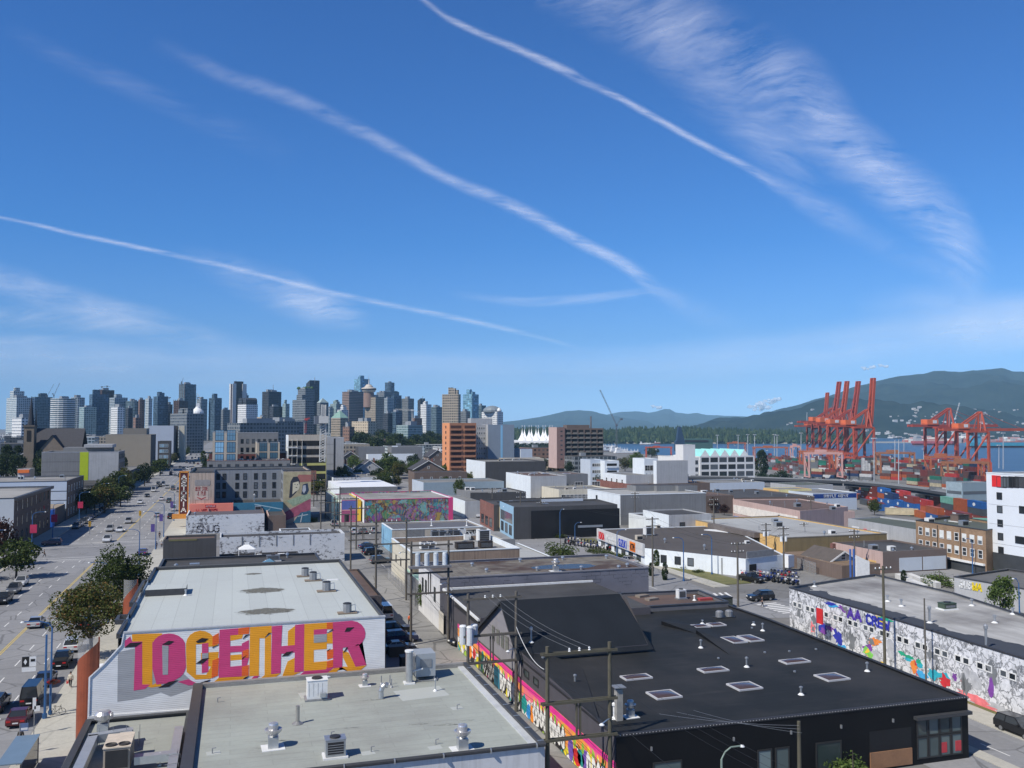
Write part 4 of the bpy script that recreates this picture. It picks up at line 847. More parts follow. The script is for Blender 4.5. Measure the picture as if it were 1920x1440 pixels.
for i,s in enumerate((31.5,33.2)):pN(BB,0,s,s+.75,.8,1.7,M((.5,.05,.06),.5),"window_poster",.05)
for nm,pts in(("patio_umbrella",[(1210,1425),(1230,1410)]),):pass
LW=3
def lane(py_z,y):return(bx0,y,py_z)
def nodepaint(key,layers,rough=.6,base=(.8,.1,.3)):
 pass
m,nt,b=nM("lane_mural_paint");b.inputs["Roughness"].default_value=.55;co=pos_co(nt);s=N(nt,"ShaderNodeSeparateXYZ");nt.links.new(co,s.inputs[0])
cb=N(nt,"ShaderNodeCombineXYZ");nt.links.new(s.outputs[1],cb.inputs[0]);nt.links.new(s.outputs[2],cb.inputs[1])
big=nN(nt,map_n(nt,cb.outputs[0],(.16,.25,1)),1,3,.5)
c=rN(nt,big,[(.3,(.85,.07,.30)),(.42,(.9,.16,.30)),(.5,(.95,.30,.10)),(.62,(.93,.40,.05)),(.75,(.8,.05,.25))])
vor=N(nt,"ShaderNodeTexVoronoi");vor.inputs["Scale"].default_value=1;nt.links.new(map_n(nt,cb.outputs[0],(.9,1.0,1)),vor.inputs["Vector"]);sc_=N(nt,"ShaderNodeSeparateColor");nt.links.new(vor.outputs["Color"],sc_.inputs[0])
low=mN(nt,'LESS_THAN',mN(nt,'ADD',s.outputs[2],mN(nt,'MULTIPLY',mN(nt,'SUBTRACT',nN(nt,cb.outputs[0],.45,3),.5),2.5)),1.9)
inner=rN(nt,sc_.outputs[0],[(0,(.85,.84,.80)),(.45,(.88,.87,.82)),(.60,(.85,.72,.03)),(.75,(.35,.55,.06)),(.85,(.02,.02,.02)),(.93,(.05,.4,.38))],'CONSTANT')
on=mN(nt,'MULTIPLY',low,rN(nt,nN(nt,cb.outputs[0],.28,2),[(.36,0.0),(.37,1.0)]))
c=xN(nt,on,c,inner)
ve=N(nt,"ShaderNodeTexVoronoi");ve.feature='DISTANCE_TO_EDGE';ve.inputs["Scale"].default_value=1;nt.links.new(map_n(nt,cb.outputs[0],(.9,1.0,1)),ve.inputs["Vector"])
c=xN(nt,mN(nt,'MULTIPLY',on,rN(nt,ve.outputs[0],[(.03,1.0),(.05,0.0)])),c,(.02,.015,.02));nt.links.new(c,b.inputs["Base Color"]);LMUR=m
MZ=3.35
mb=MB();mb.xU([(0,0.05),(fr2.y-by0-2,0.05),(fr2.y-by0-2,MZ),(0,MZ)],(bx0,by0,0),(0,1,0),(0,0,1),(-1,0,0),.03,LMUR);mb.bD("mural",BB.e)
PKM=M((.80,.045,.30),.6);mb=MB();mb.xU([(0,MZ-.5),(fr2.y-by0-2,MZ-.5),(fr2.y-by0-2,MZ),(0,MZ)],(bx0-.03,by0,0),(0,1,0),(0,0,1),(-1,0,0),.02,PKM);mb.bD("mural_band",BB.e)
rr=random.Random(5);WHM=M((.86,.86,.83),.6,.05);YEM=M((.85,.68,.02),.6,.05);BKM=M((.015,.012,.015),.6);LIM=M((.30,.55,.06),.6);TEM=M((.02,.33,.30),.6);PUM=M((.18,.10,.45),.6);ORM=M((.95,.28,.02),.6);BLM=M((.03,.30,.70),.6);RDM=M((.65,.03,.03),.6)
def blob(cx,cz,rx,rz,n=12,j=.25):return[(cx+rx*math.cos(2*math.pi*i/n)*rr.uniform(1-j,1+j),max(.06,cz+rz*math.sin(2*math.pi*i/n)*rr.uniform(1-j,1+j)))for i in range(n)]
mbs={}
def put(mat,poly,lift):
 mbs.setdefault((mat,lift),[]).append(poly)
for y in(12,17,2.5,26,31,36):
 for k in range(4):
  cx=y+k*1.05;put(BKM,blob(cx,1.25,.66,1.2),.050);put(WHM,blob(cx,1.25,.52,1.02),.056)
  put(YEM if k%2 else LIM,[(cx-.3,2.1),(cx+.3,2.1),(cx+.28,2.1+rr.uniform(.4,.8)),(cx-.22,2.1+rr.uniform(.3,.8))],.053);put(BKM,[(cx-.1,.8),(cx+.12,.9),(cx+.05,1.6),(cx-.12,1.5)],.060)
for y,mt in((7.5,TEM),(8.5,RDM),(22,BLM),(23.5,TEM),(40,TEM),(42,YEM),(44,RDM),(46,ORM),(6.2,PUM),(10,PUM),(34,PUM),(5,YEM),(21,ORM)):put(mt,blob(y,rr.uniform(.7,1.5),rr.uniform(.6,1.1),rr.uniform(.6,1.2)),.052)
for y in(9.0,7.0):put(LIM,blob(y,2.1,.3,.5),.058)
for k in range(3):put(BKM,[(7.6+k*.1,1.3+k*.3),(8.4,1.45+k*.3),(8.4,1.5+k*.3),(7.6,1.36+k*.3)],.062)
for(mat,lift),polys in mbs.items():
 mb=MB()
 for poly in polys:mb.xU(poly,(bx0,by0,0),(0,1,0),(0,0,1),(-1,0,0),lift,mat)
 mb.bD("mural_shape",BB.e)
pN(BB,4,20,22.2,.1,2.3,M((.03,.2,.3),.5),"painted_door",.07)
for i in range(6):wD(BB,4,20+i*3.0,4.0,1.6,.8,FRB,GLS,'plain')
def BP(px,py):return P(px,py,BR_)
mb=MB();a,b_,c_=BP(1240,1172),BP(1305,1188),BP(1368,1228)
for p_,q_,hh in((a,b_,.5),(b_,c_,.45)):mb.face([p_,q_,q_+Vector((0,0,.02)),p_+Vector((0,0,hh))],BLKW);mb.face([p_+Vector((0,0,hh)),q_+Vector((0,0,.02)),q_+Vector((3,2,0)),p_+Vector((3,2.5,0))],BLACKROOF)
mb.bD("roof_step",BB.e)
mb=MB();a,b_=P(1040,1268,BZ),P(1000,1212,BZ);mb.face([(bx0,70,BZ+.05),(bx0+5.2,87,BR_+.02),(bx0+.3,97,BZ+.9),(bx0,97,BZ+.9)],BLACKROOF);mb.face([(bx0,70,BZ-.2),(bx0,97,BZ-.2),(bx0,97,BZ+.9),(bx0,70,BZ+.05)],CHAR);mb.bD("roof_hip",BB.e)
for px,py,sx,sy,l in((1313,1175,2.0,1.6,"flat skylight paired with a domed one at the back of the black roof"),(1343,1172,2.0,1.6,"domed skylight at the back right of the black roof"),(1376,1201,1.9,2.9,"left skylight of the reddish lit pair on the black roof"),(1407,1198,1.9,2.9,"right skylight of the reddish lit pair on the black roof"),(1193,1271,2.9,1.5,"low skylight nearest the alley poles on the black roof"),(1337,1257,2.9,1.5,"low skylight in the middle row of the black roof"),(1490,1241,3.0,1.5,"low skylight farthest right in the back row"),(1245,1304,2.6,2.3,"square skylight in the near row closest to the lane"),(1396,1288,2.6,2.3,"square skylight in the middle of the near row"),(1560,1271,2.6,2.3,"square skylight farthest right on the black roof")):
 sL(BP(px,py),sx,sy,l,.03)
for px,py,h,l in((1314,1215,.9,"vent pipe beside the sloped step on the black roof"),(1400,1251,1.0,"vent pipe in the centre of the black roof"),(1626,1259,.9,"vent pipe near the right edge of the black roof"),(1502,1303,.75,"vent pipe left of the rightmost square skylight"),(1078,1283,.9,"vent pipe closest to the lane on the black roof"),(1430,1183,.9,"vent pipe near the far right corner of the black roof"),(1018,1246,.8,"vent pipe at the corner under the dark gable"),(1317,1170,.5,"small vent pipe at the back of the black roof"),(1413,1172,.4,"stub vent pipe at the back right of the black roof")):
 vent(BP(px,py),h,.1,l)
t=thing("roof_blower","pair of small dark blowers at the back of the black roof","roof fan",BP(1358,1158));a=BP(1358,1158);mb=MB()
for dx in(-.7,.7):mb.lathe([(.5,0),(.5,.8),(.3,.95),(.02,1.0)],GALVD,a+Vector((dx,0,0)),12)
mb.bD("housing",t);mb=MB();mb.box(a.x-1.4,a.y-.5,BR_,a.x+1.4,a.y+.5,BR_+.15,DARKM);mb.bD("base",t)
mb=MB();a=BP(1258,1172);mb.box(a.x-.8,a.y-.4,BR_,a.x+.8,a.y+.4,BR_+.12,M((.05,.25,.5),.6));tag(mb.bD("blue_tarp"),"small blue patch of sheeting at the back of the black roof","tarp")
for i,(px,py)in enumerate(((1410,1178),(1434,1224),(1480,1222),(1490,1260),(1347,1235),(1248,1168),(1530,1218))):
 a=BP(px,py);mb=MB();mb.lathe([(.14,0),(.14,.12),(.04,.16)],GALV,a,8);tag(mb.bD("roof_drain"),"tiny grey roof drain stub on the black roof","roof drain","tiny drain stubs on the black roof")
a=BP(1160,1350);t=thing("kitchen_flue","tall square flue with a flat cap at the lane corner of the black roof","flue",a);mb=MB();mb.box(a.x-.28,a.y-.28,BR_,a.x+.28,a.y+.28,BR_+2.6,M((.33,.32,.29),.6,.2,1));mb.bD("stack",t);mb=MB();mb.box(a.x-.5,a.y-.5,BR_+2.75,a.x+.5,a.y+.5,BR_+2.82,GALVD);mb.box(a.x-.05,a.y-.05,BR_+2.6,a.x+.05,a.y+.05,BR_+2.75,GALVD);mb.bD("cap",t)
fan(BP(1182,1344),.75,"squat blower with a silver cowl beside the tall square flue",GALV);vent(BP(1152,1348),1.3,.12,"slim white flue at the lane edge of the black roof",None,WHITEP)
gy0,gy1=98.5,120.0;gx0=29.14
def GW(px,py,x=gx0):return PX(px,py,x)
ap=GW(945,1128);el=GW(897,1178);er=P(1012,1238,BR_+.75);er.x=gx0
GH=thing("gabled_hall","dark gabled hall with grey end wall and black metal roof beside the lane","building",(gx0,er.y,0))
rgx=PX(0,0,1).x;ridge_r=P(1157,1113,ap.z);eave_r=P(1208,1203,er.z-.4);er.y=(er.y+eave_r.y)/2
x1=eave_r.x-.9
bk_y=el.y
mb=MB();wl_=[(gx0,er.y,3.7),(gx0,er.y,er.z),(gx0,ap.y,ap.z),(gx0,bk_y,el.z),(gx0,bk_y,3.7)];GREYG=M((.27,.26,.275),.8,.12,.6)
mb.face(wl_,GREYG);mb.face([(x1,q[1],q[2])for q in wl_][::-1],CHAR);mb.face([(gx0,er.y,-.1),(x1,er.y,-.1),(x1,er.y,er.z),(gx0,er.y,er.z)],CHAR);mb.face([(x1,bk_y,-.1),(gx0,bk_y,-.1),(gx0,bk_y,el.z),(x1,bk_y,el.z)],CHAR);mb.bD("wall",GH)
BLKMET=M((.016,.019,.023),.5,.2,.4,0,0,0,.3);mb=MB();ov=.5
mb.face([(gx0-ov,er.y-.5,er.z-.45),(x1+ov,er.y-.5,er.z-.45),(ridge_r.x,ap.y,ap.z+.12),(gx0-ov,ap.y,ap.z+.12)],BLKMET);mb.face([(x1+ov,bk_y+.4,el.z-.4),(gx0-ov,bk_y+.4,el.z-.4),(gx0-ov,ap.y,ap.z+.12),(ridge_r.x,ap.y,ap.z+.12)],BLKMET)
mb.face([(gx0-ov,er.y-.5,er.z-.45),(gx0-ov,ap.y,ap.z+.12),(gx0-ov,ap.y,ap.z-.15),(gx0-ov,er.y-.5,er.z-.7)],CAPD);mb.face([(x1+ov,er.y-.5,er.z-.45),(x1+ov,er.y-.5,er.z-.7),(ridge_r.x,ap.y,ap.z-.15),(ridge_r.x,ap.y,ap.z+.12)],CAPD)
mb.face([(gx0-ov,bk_y+.4,el.z-.4),(gx0-ov,bk_y+.4,el.z-.65),(gx0-ov,ap.y,ap.z-.15),(gx0-ov,ap.y,ap.z+.12)],CAPD);mb.bD("roof",GH)
mb=MB()
for i in range(4):
 q=GW(926+i*8.5,1198+i*7.0);mb.box(gx0-.08,q.y-.42,q.z-.1,gx0-.02,q.y+.42,q.z+1.5,GLS)
 for dy in(-.46,0,.46):mb.box(gx0-.12,q.y+dy-.05,q.z-.15,gx0-.081,q.y+dy+.05,q.z+1.55,M((.35,.33,.28),.7))
mb.bD("window_row",GH)
sl_=(Vector((0,ap.y-er.y+.5,ap.z-er.z+.57))).cross(Vector((1,0,0)));d_=ray(996,1205);q_=CP+d_*((Vector((gx0,er.y-.5,er.z-.45))-CP).dot(sl_)/d_.dot(sl_));vent(q_,1.6,.1,"tall vent pipe through the slope of the black gabled roof")
mb=MB();a=P(890,1121,7.0);b_=P(1168,1105,7.0);ah=P(893,1145,5.4)
LT=bld("low_dark_annex","low dark roofed annex with white eaves behind the gabled hall",rect(29.6,b_.x,bk_y+.6,129.0),6.2,CHAR,DARKROOF,par=0)
mb=MB();mb.bar((29.4,129.0,6.3),(b_.x,129.0,6.3),.3,.35,WHITEP);mb.bar((29.4,129.0,6.3),(29.4,bk_y+.8,5.9),.3,.25,WHITEP);mb.bD("white_eaves",LT.e)
rp=[Tn(1168,1140,6.0),Tn(1366,1128,6.0),Tn(1310,1106,6.0),Tn(1160,1112,6.0)]
bq=bld("brown_roof_annex","small block with a rusty brown flat roof behind the black building",rp,6.0,M((.13,.13,.14),.8),BROWNROOF,par=.5,cap=CAPD)
aB(P(1277,1123,5.5),1.2,.9,1.3,"small white condenser on the rusty brown annex roof",WHITEP,'louver')
for px,py,l in((1204,1119,"left wooden hatch cover on the rusty brown roof"),(1222,1125,"right wooden hatch cover on the rusty brown roof")):
 a=P(px,py,5.5);mb=MB();mb.box(a.x-.9,a.y-.5,5.5,a.x+.9,a.y+.5,5.8,M((.22,.19,.16),.8),.3);tag(mb.bD("roof_hatch"),l,"roof hatch")
a=P(1322,1125,5.5);mb=MB();mb.box(a.x-1,a.y-.4,5.5,a.x+1,a.y+.4,5.8,M((.35,.06,.06),.7));tag(mb.bD("red_crate"),"flat red crate on the rusty brown annex roof","crate");vent(P(1302,1126,5.5),.7,.1,"white bent vent by the small condenser on the brown roof",None,WHITEP)
GBK=bM((.155,.155,.185),(.11,.11,.13),1.2,.4,.02,.15)
m,nt,b=nM("cracked_masonry");b.inputs["Roughness"].default_value=.85;co=oC(nt);s=N(nt,"ShaderNodeSeparateXYZ");nt.links.new(co,s.inputs[0]);cb=N(nt,"ShaderNodeCombineXYZ");nt.links.new(s.outputs[0],cb.inputs[0]);nt.links.new(s.outputs[2],cb.inputs[1])
t_=N(nt,"ShaderNodeTexBrick");t_.inputs["Scale"].default_value=1;t_.inputs["Brick Width"].default_value=1.5;t_.inputs["Row Height"].default_value=.55;t_.inputs["Mortar Size"].default_value=.025;t_.inputs["Color1"].default_value=(0,0,0,1);t_.inputs["Color2"].default_value=(0,0,0,1);t_.inputs["Mortar"].default_value=(1,1,1,1);nt.links.new(cb.outputs[0],t_.inputs[0])
n1=nN(nt,map_n(nt,cb.outputs[0],(.35,.5,1)),1,5,.7);n2=nN(nt,cb.outputs[0],.2,5,.6)
ck=mN(nt,'MULTIPLY',t_.outputs[0],rN(nt,n1,[(.50,0.0),(.54,1.0)]))
c=xN(nt,ck,rN(nt,n2,[(.3,(.135,.14,.17)),(.7,(.20,.20,.235))]),(.03,.03,.035));nt.links.new(c,b.inputs["Base Color"]);CRK=m
m,nt,b=nM("puddled_roof");co=pos_co(nt)
n1=nN(nt,map_n(nt,co,(.07,.10,1)),1,6,.62);n2=nN(nt,co,.6,5,.65);n3=nN(nt,map_n(nt,co,(.05,.13,1),(0,0,0),(3.3,7.1,0)),1,4,.5)
c=xN(nt,rN(nt,n1,[(.44,0.0),(.56,1.0)]),rN(nt,n2,[(.3,(.15,.135,.11)),(.7,(.24,.22,.185))]),(.075,.045,.032))
c=xN(nt,.5,c,rN(nt,n2,[(.3,.5),(.7,1.0)]),'MULTIPLY');nt.links.new(c,b.inputs["Base Color"]);b.inputs["Roughness"].default_value=.8;PUD=m
C1=bld("grey_brick_building","long grey brick building with a rust stained, puddled flat roof",rectR(825,1084,1214,1044,7.7),7.7,[CRK,CRK,CRK,M((.66,.66,.66),.8,.1,.4,0,0,.2)],PUD,par=.35,cap=M((.2,.2,.22),.7))
for i,s in enumerate((3.5,6.0,12.5)):wD(C1,3,s,3.6,1.2,2.2,DARKM,GLS,'bars')
pN(C1,3,15.5,18.5,.1,3.0,M((.62,.58,.5),.7),"door",.06)
a=P(1060,1062,7.35);m,nt,b=nM("puddle");b.inputs["Base Color"].default_value=(.045,.05,.06,1);b.inputs["Roughness"].default_value=.25;b.inputs["Specular IOR Level"].default_value=.09;PDL=m
mb=MB();rr=random.Random(3);mb.face([(a.x-.0+7.0*math.cos(t/18*2*math.pi)*rr.uniform(.55,1.05),a.y+2.6*math.sin(t/18*2*math.pi)*rr.uniform(.7,1.05),7.358)for t in range(18)],PDL);mb.bD("puddle",C1.e)
fan(P(1042,1071,7.35),1.05,"spun metal fan standing beside the puddle on the brick building roof")
for i,(px,py,l)in enumerate(((975,1054,"small round vent at the back of the stained roof"),(885,1062,"small round vent at the far left of the stained roof"),(912,1073,"small round vent near the left front of the stained roof"),(1007,1070,"small round vent left of the puddle"),(1055,1050,"small round vent behind the puddle"),(1090,1068,"small round vent right of the puddle"),(1137,1047,"small round vent at the back right of the stained roof"),(1160,1067,"small round vent at the front right of the stained roof"),(1176,1063,"small round vent nearest the right end of the stained roof"))):
 a=P(px,py,7.35);mb=MB();mb.lathe([(.2,0),(.2,.35),(.32,.4),(.28,.6),(.03,.7)],GALV,a,10);tag(mb.bD("roof_vent"),l,"roof vent")
wW=M((.71,.76,.79),.75,.1,.4,0,0,.06);wLG=M((.40,.41,.42),.8,.12,.3,0,0,.2);wG=M((.20,.205,.21),.8,.12,.3,0,0,.2);wDG=M((.07,.07,.073),.8,.15,.3,0,0,.2)
wBL=M((.50,.56,.63),.7,.08,.3);wBE=M((.47,.42,.35),.8,.12,.3,0,0,.25);wTN=M((.42,.32,.22),.8,.12,.3,0,0,.25);wBR=M((.16,.12,.10),.8,.15,.3,0,0,.2);wCR=M((.62,.58,.47),.8,.1,.3,0,0,.2)
wYE=M((.66,.43,.17),.75,.1,.3,0,0,.2);wPK=M((.52,.38,.34),.8,.1,.3,0,0,.2);wTA=M((.20,.185,.16),.8,.1,.3)
bRD=bM((.27,.085,.06),(.3,.27,.24),.5,.16,.012);bBR=bM((.19,.12,.085),(.2,.18,.16),.5,.16,.012);bTN=bM((.40,.25,.14),(.3,.25,.2),.5,.16,.012)
FRW=M((.72,.72,.7),.5,.05,2);GL=glass((.02,.025,.03));GLB=glass((.06,.13,.19))
def peel():
 m,nt,b=nM("peeling_paint");co=oC(nt);n1=nN(nt,map_n(nt,co,(1,1,1.6)),.9,8,.75);n2=nN(nt,map_n(nt,co,(.12,.12,.1)),1,3,.5)
 f=mN(nt,'ADD',n1,mN(nt,'MULTIPLY',mN(nt,'SUBTRACT',n2,.5),.5));nt.links.new(rN(nt,f,[(.43,(.12,.12,.13)),(.47,(.56,.59,.62)),(.8,(.66,.68,.70))]),b.inputs["Base Color"]);b.inputs["Roughness"].default_value=.85;return m
PEEL=peel()
def b4(name,label,pxL,pyL,pxR,pyF,zt,F,L=None,Rm=None,roof=MIDROOF,par=.45,cap=None,deep=None,z0=None,cat="building",group=None):
 pts=rectR(pxL,pyL,pxR,pyF,zt)
 if deep:pts=rect(pts[0][0],pts[1][0],pts[0][1],pts[0][1]+deep)
 if z0 is None:z0=min(ter(*p)for p in pts)-.3
 return bld(name,label,pts,zt,[F,Rm or F,F,L or F],roof,z0,par,cap,.3,cat,group)
def bq4(name,label,px,zt,walls,roof=MIDROOF,par=.45,cap=None,z0=None,cat="building"):
 pts=[Tn(a,b_,zt)for a,b_ in px]
 if z0 is None:z0=min(ter(*p)for p in pts)-.3
 return bld(name,label,pts,zt,walls,roof,z0,par,cap,.3,cat)
RNG=random.Random(21)
def kl(b_,n,lab,zone=None):
 """vents and boxes on a flat roof; they share a label because nothing tells them apart"""
 xs=[p[0]for p in b_.pts];ys=[p[1]for p in b_.pts]
 for i in range(n):
  x=RNG.uniform(min(xs)+1,max(xs)-1.5);y=RNG.uniform(min(ys)+1,max(ys)-1.5);mb=MB();z=b_.zr;s=RNG.uniform(.6,1.5)
  if i%3==0:mb.box(x,y,z,x+s*1.3,y+s,z+s*.9,RNG.choice((WHITEP,GALV,BEIGE)));mb.box(x+.1,y-.03,z+.15,x+s*1.2,y-.004,z+s*.7,DARKM)
  elif i%3==1:mb.lathe([(.18,0),(.18,.5*s),(.34,.55*s),(.3,.8*s),(.03,.95*s)],GALV,(x,y,z),8)
  else:mb.tube((x,y,z),(x,y,z+s),.1,GALVD,6)
  tag(mb.bD("roof_vent"),"small vent or fan box on the "+lab,"roof vent","vents on the "+lab)
s1=bld("flat_dark_shop","low dark building with a long dark roof strip just behind the lettered wall",rect(-11.6,14.5,132.0,168),7.0,wDG,DARKROOF,par=.4,cap=CAPD);kl(s1,5,"dark strip behind the lettered wall")
a=P(512,1052,6.6);aB(a,2.2,1.0,1.0,"wide dark condenser box on the dark strip roof",GALVD,'louver');a=P(497,1053,6.6)
a=P(505,1057,6.6);mb=MB();mb.face([(a.x-1.5,a.y-1,6.6),(a.x+1.5,a.y-1,6.6),(a.x,a.y,7.5)],GLB);mb.face([(a.x+1.5,a.y-1,6.6),(a.x+1.5,a.y+1,6.6),(a.x,a.y,7.5)],GLB);mb.face([(a.x-1.5,a.y+1,6.6),(a.x-1.5,a.y-1,6.6),(a.x,a.y,7.5)],GLB);mb.face([(a.x+1.5,a.y+1,6.6),(a.x-1.5,a.y+1,6.6),(a.x,a.y,7.5)],GLB);tag(mb.bD("pyramid_skylight"),"grey pyramid skylight on the dark strip roof","skylight")
s2=bld("brown_shed","small brown flat roofed shed at the lane with a painted lower wall",rect(14.7,21.2,134,160),5.0,[bM((.11,.10,.11),(.17,.16,.17),.9,.3),BLK,wBR,M((.05,.1,.35),.6)],BROWNROOF,par=.3);vent(Vector((16.5,150,4.7)),1.0,.3,"round turbine vent on the brown lane shed",None,BEIGE)
mb=MB();mb.xU([(.6,.1),(5.6,.1),(5.2,2.6),(1.2,3.0)],(14.7,134,0),(1,0,0),(0,0,1),(0,-1,0),.03,M((.05,.38,.42),.6,.5,.9));mb.xU([(1.6,.3),(4.6,.2),(4.0,1.4),(2.2,1.7)],(14.7,133.97,0),(1,0,0),(0,0,1),(0,-1,0),.02,M((.5,.12,.14),.6,.5,1.5));mb.bD("mural",s2.e)
d1=b4("dark_block","dark windowless box building with a mossy roof edge by the avenue",306,1012,408,1003,8.8,wDG,wBR,M((.03,.03,.035),.8),BROWNROOF,.4,None);pN(d1,0,1,6,8.45,8.8,M((.16,.15,.07),.9),"mossy_edge",.05)
d2=b4("peeling_wall_building","building with a long white peeling side wall behind the roof deck",412,1008,648,995,6.2,PEEL,PEEL,PEEL,DARKROOF,.5)
for i in range(5):pN(d2,0,4.5+i*3.6,4.7+i*3.6,4.0,6.3,GALVD,"downpipe",.08)
dk=bld("deck_building","dark lower building carrying a cluttered roof deck",rect(-2.5,12.5,170,187),4.9,wDG,M((.10,.085,.07),.9,.3,1),par=.6)
t=thing("gazebo","white canopy gazebo on the roof deck","gazebo",(2.6,180,4.4));mb=MB()
for k in range(4):
 p,q=((-1.6,-1.4),(1.6,-1.4),(1.6,1.4),(-1.6,1.4))[k],((1.6,-1.4),(1.6,1.4),(-1.6,1.4),(-1.6,-1.4))[k];mb.face([(2.6+p[0],180+p[1],6.7),(2.6+q[0],180+q[1],6.7),(2.6+q[0]*.2,180+q[1]*.2,7.5),(2.6+p[0]*.2,180+p[1]*.2,7.5)],WHITEP)
mb.box(2.2,179.7,7.5,3.0,180.3,7.8,WHITEP);mb.bD("canopy",t)
for k in range(4):mb=MB();x,y=((-1.5,-1.3),(1.5,-1.3),(1.5,1.3),(-1.5,1.3))[k];mb.tube((2.6+x,180+y,4.3),(2.6+x,180+y,6.7),.06,WHITEP);mb.bD("leg",t)
for i in range(16):
 x=RNG.uniform(-1,11.5);y=RNG.uniform(172,185);mb=MB();c=RNG.choice((wBE,wBR,GRASSM,BEIGE,WHITEP,wDG));s=RNG.uniform(.4,.9)
 mb.box(x,y,4.3,x+s*1.4,y+s,4.3+s,c,RNG.random());mb.box(x,y+s+.03,4.3,x+.1,y+s+.13,5.2,wBR);mb.box(x+s,y+.3,4.3,x+s+.1,y+.4,5.3,wBR)
 tag(mb.bD("planter_box"),"old planter box or crate among the clutter on the roof deck","planter","planters and crates on the roof deck")
d3=b4("white_front_shop","shop with a broad white peeling side wall tagged in dark paint",349,967,498,948,5.2,PEEL,wW,wBR,M((.10,.095,.11),.8,.2,.2),.5)
mb=MB();o,ux,nr,L=fO(d3,0)
for i,ch in enumerate("SNUG"):lt(mb,ch,o+ux*(3.0+i*1.5)+Vector((0,0,.55)),ux,(0,0,1),nr,1.2,1.7,M((.22,.22,.24),.7),.26)
mb.bD("graffiti_tag",d3.e)
kl(d3,7,"white fronted shop");vent(Vector((6.2,292,4.8)),4.0,.22,"tall silver flue on the white fronted shop",None,GALV)
d4=bld("brown_back_shed","brown shed with white plank wall between the tagged shop and the lane",rect(9.6,14.5,268,286),4.5,[wBR,wBR,wBR,wPK],DARKROOF);d5=bld("white_lean_to","white low lean-to in the yard beside the lane",rect(12.0,20,248,254),2.2,[wW]*4,DARKROOF,par=.1)
wAS=M((.47,.38,.31),.85,.18,.35,0,0,.5);wAG=M((.245,.265,.29),.8,.1,.4,0,0,.2);hz=16.4
hp=[(-12.6,285),(-5.6,285),(-5.6,300),(14.6,300),(14.6,287),(23,287),(23,318),(-12.6,318)]
AH=bld("old_hotel","old hotel with tan end wall, grey window court and painted lane end",hp,hz,[wAS,wAG,wAG,wAG,wAS,wAS,wG,wTN],DARKROOF,par=.6,cap=CAPD)
for j,z in enumerate((7.4,10.2,13.1)):
 for s in(.9,2.7,6.6,9.0,12.3,14.9,18.0):wD(AH,2,s,z,1.15,2.0,DARKM,GL,'sash')
 for s in(3,8):wD(AH,3,s,z,1.1,2.0,DARKM,GL,'sash')
 for s in(4,9,14,19,24,29):wD(AH,7,s,z,1.3,2.0,FRW,GL,'sash')
mb=MB();o,ux,nr,L=fO(AH,0);REDP=M((.38,.05,.045),.7,.3,2);mb.xU([(1.6,12.4),(5.6,12.4),(5.8,12.8),(5.8,13.8),(5.4,14.1),(1.8,14.1),(1.4,13.8),(1.4,12.8)],o,ux,(0,0,1),nr,.06,M((.30,.28,.27),.8));mb.xU([(1.5,8.2),(5.4,8.2),(5.4,12.3),(1.5,12.3)],o,ux,(0,0,1),nr,.05,M((.52,.44,.37),.8));mb.bD("sign_board",AH.e)
mb=MB();lt(mb,"BEER STORE",o+ux*1.7+Vector((0,0,10.9))+nr*.05,ux,(0,0,1),nr,3.5,1.1,REDP,.36,.03,.22);lt(mb,"& PUB",o+ux*2.3+Vector((0,0,9.5))+nr*.05,ux,(0,0,1),nr,2.3,1.1,REDP,.3,.03,.25);mb.xU([(2.2,9.0),(3.4,8.5),(4.6,9.0),(4.6,8.75),(3.4,8.2),(2.2,8.75)],o+nr*.05,ux,(0,0,1),nr,.03,REDP);mb.bD("sign_lettering",AH.e)
SAL=M((.80,.24,.17),.6,.08,.5);mb=MB();mb.xU([(0,4.7),(12.5,4.7),(12.5,7.0),(0,7.0)],o+nr*.02,ux,(0,0,1),nr,1.2,SAL);mb.bD("salmon_fascia",AH.e);mb=MB();mb.xU([(4.5,5.9),(7.5,5.9),(7.5,6.7),(4.5,6.7)],o+nr*1.25,ux,(0,0,1),nr,.04,RDM);lt(mb,"ASTORIA",o+ux*4.7+nr*1.29+Vector((0,0,6.1)),ux,(0,0,1),nr,2.6,.4,WHITEP,.3,.03);lt(mb,"LIQUOR STORE",o+ux*2+nr*1.25+Vector((0,0,5.0)),ux,(0,0,1),nr,6,.45,RDM,.3,.03);mb.bD("fascia_sign",AH.e)
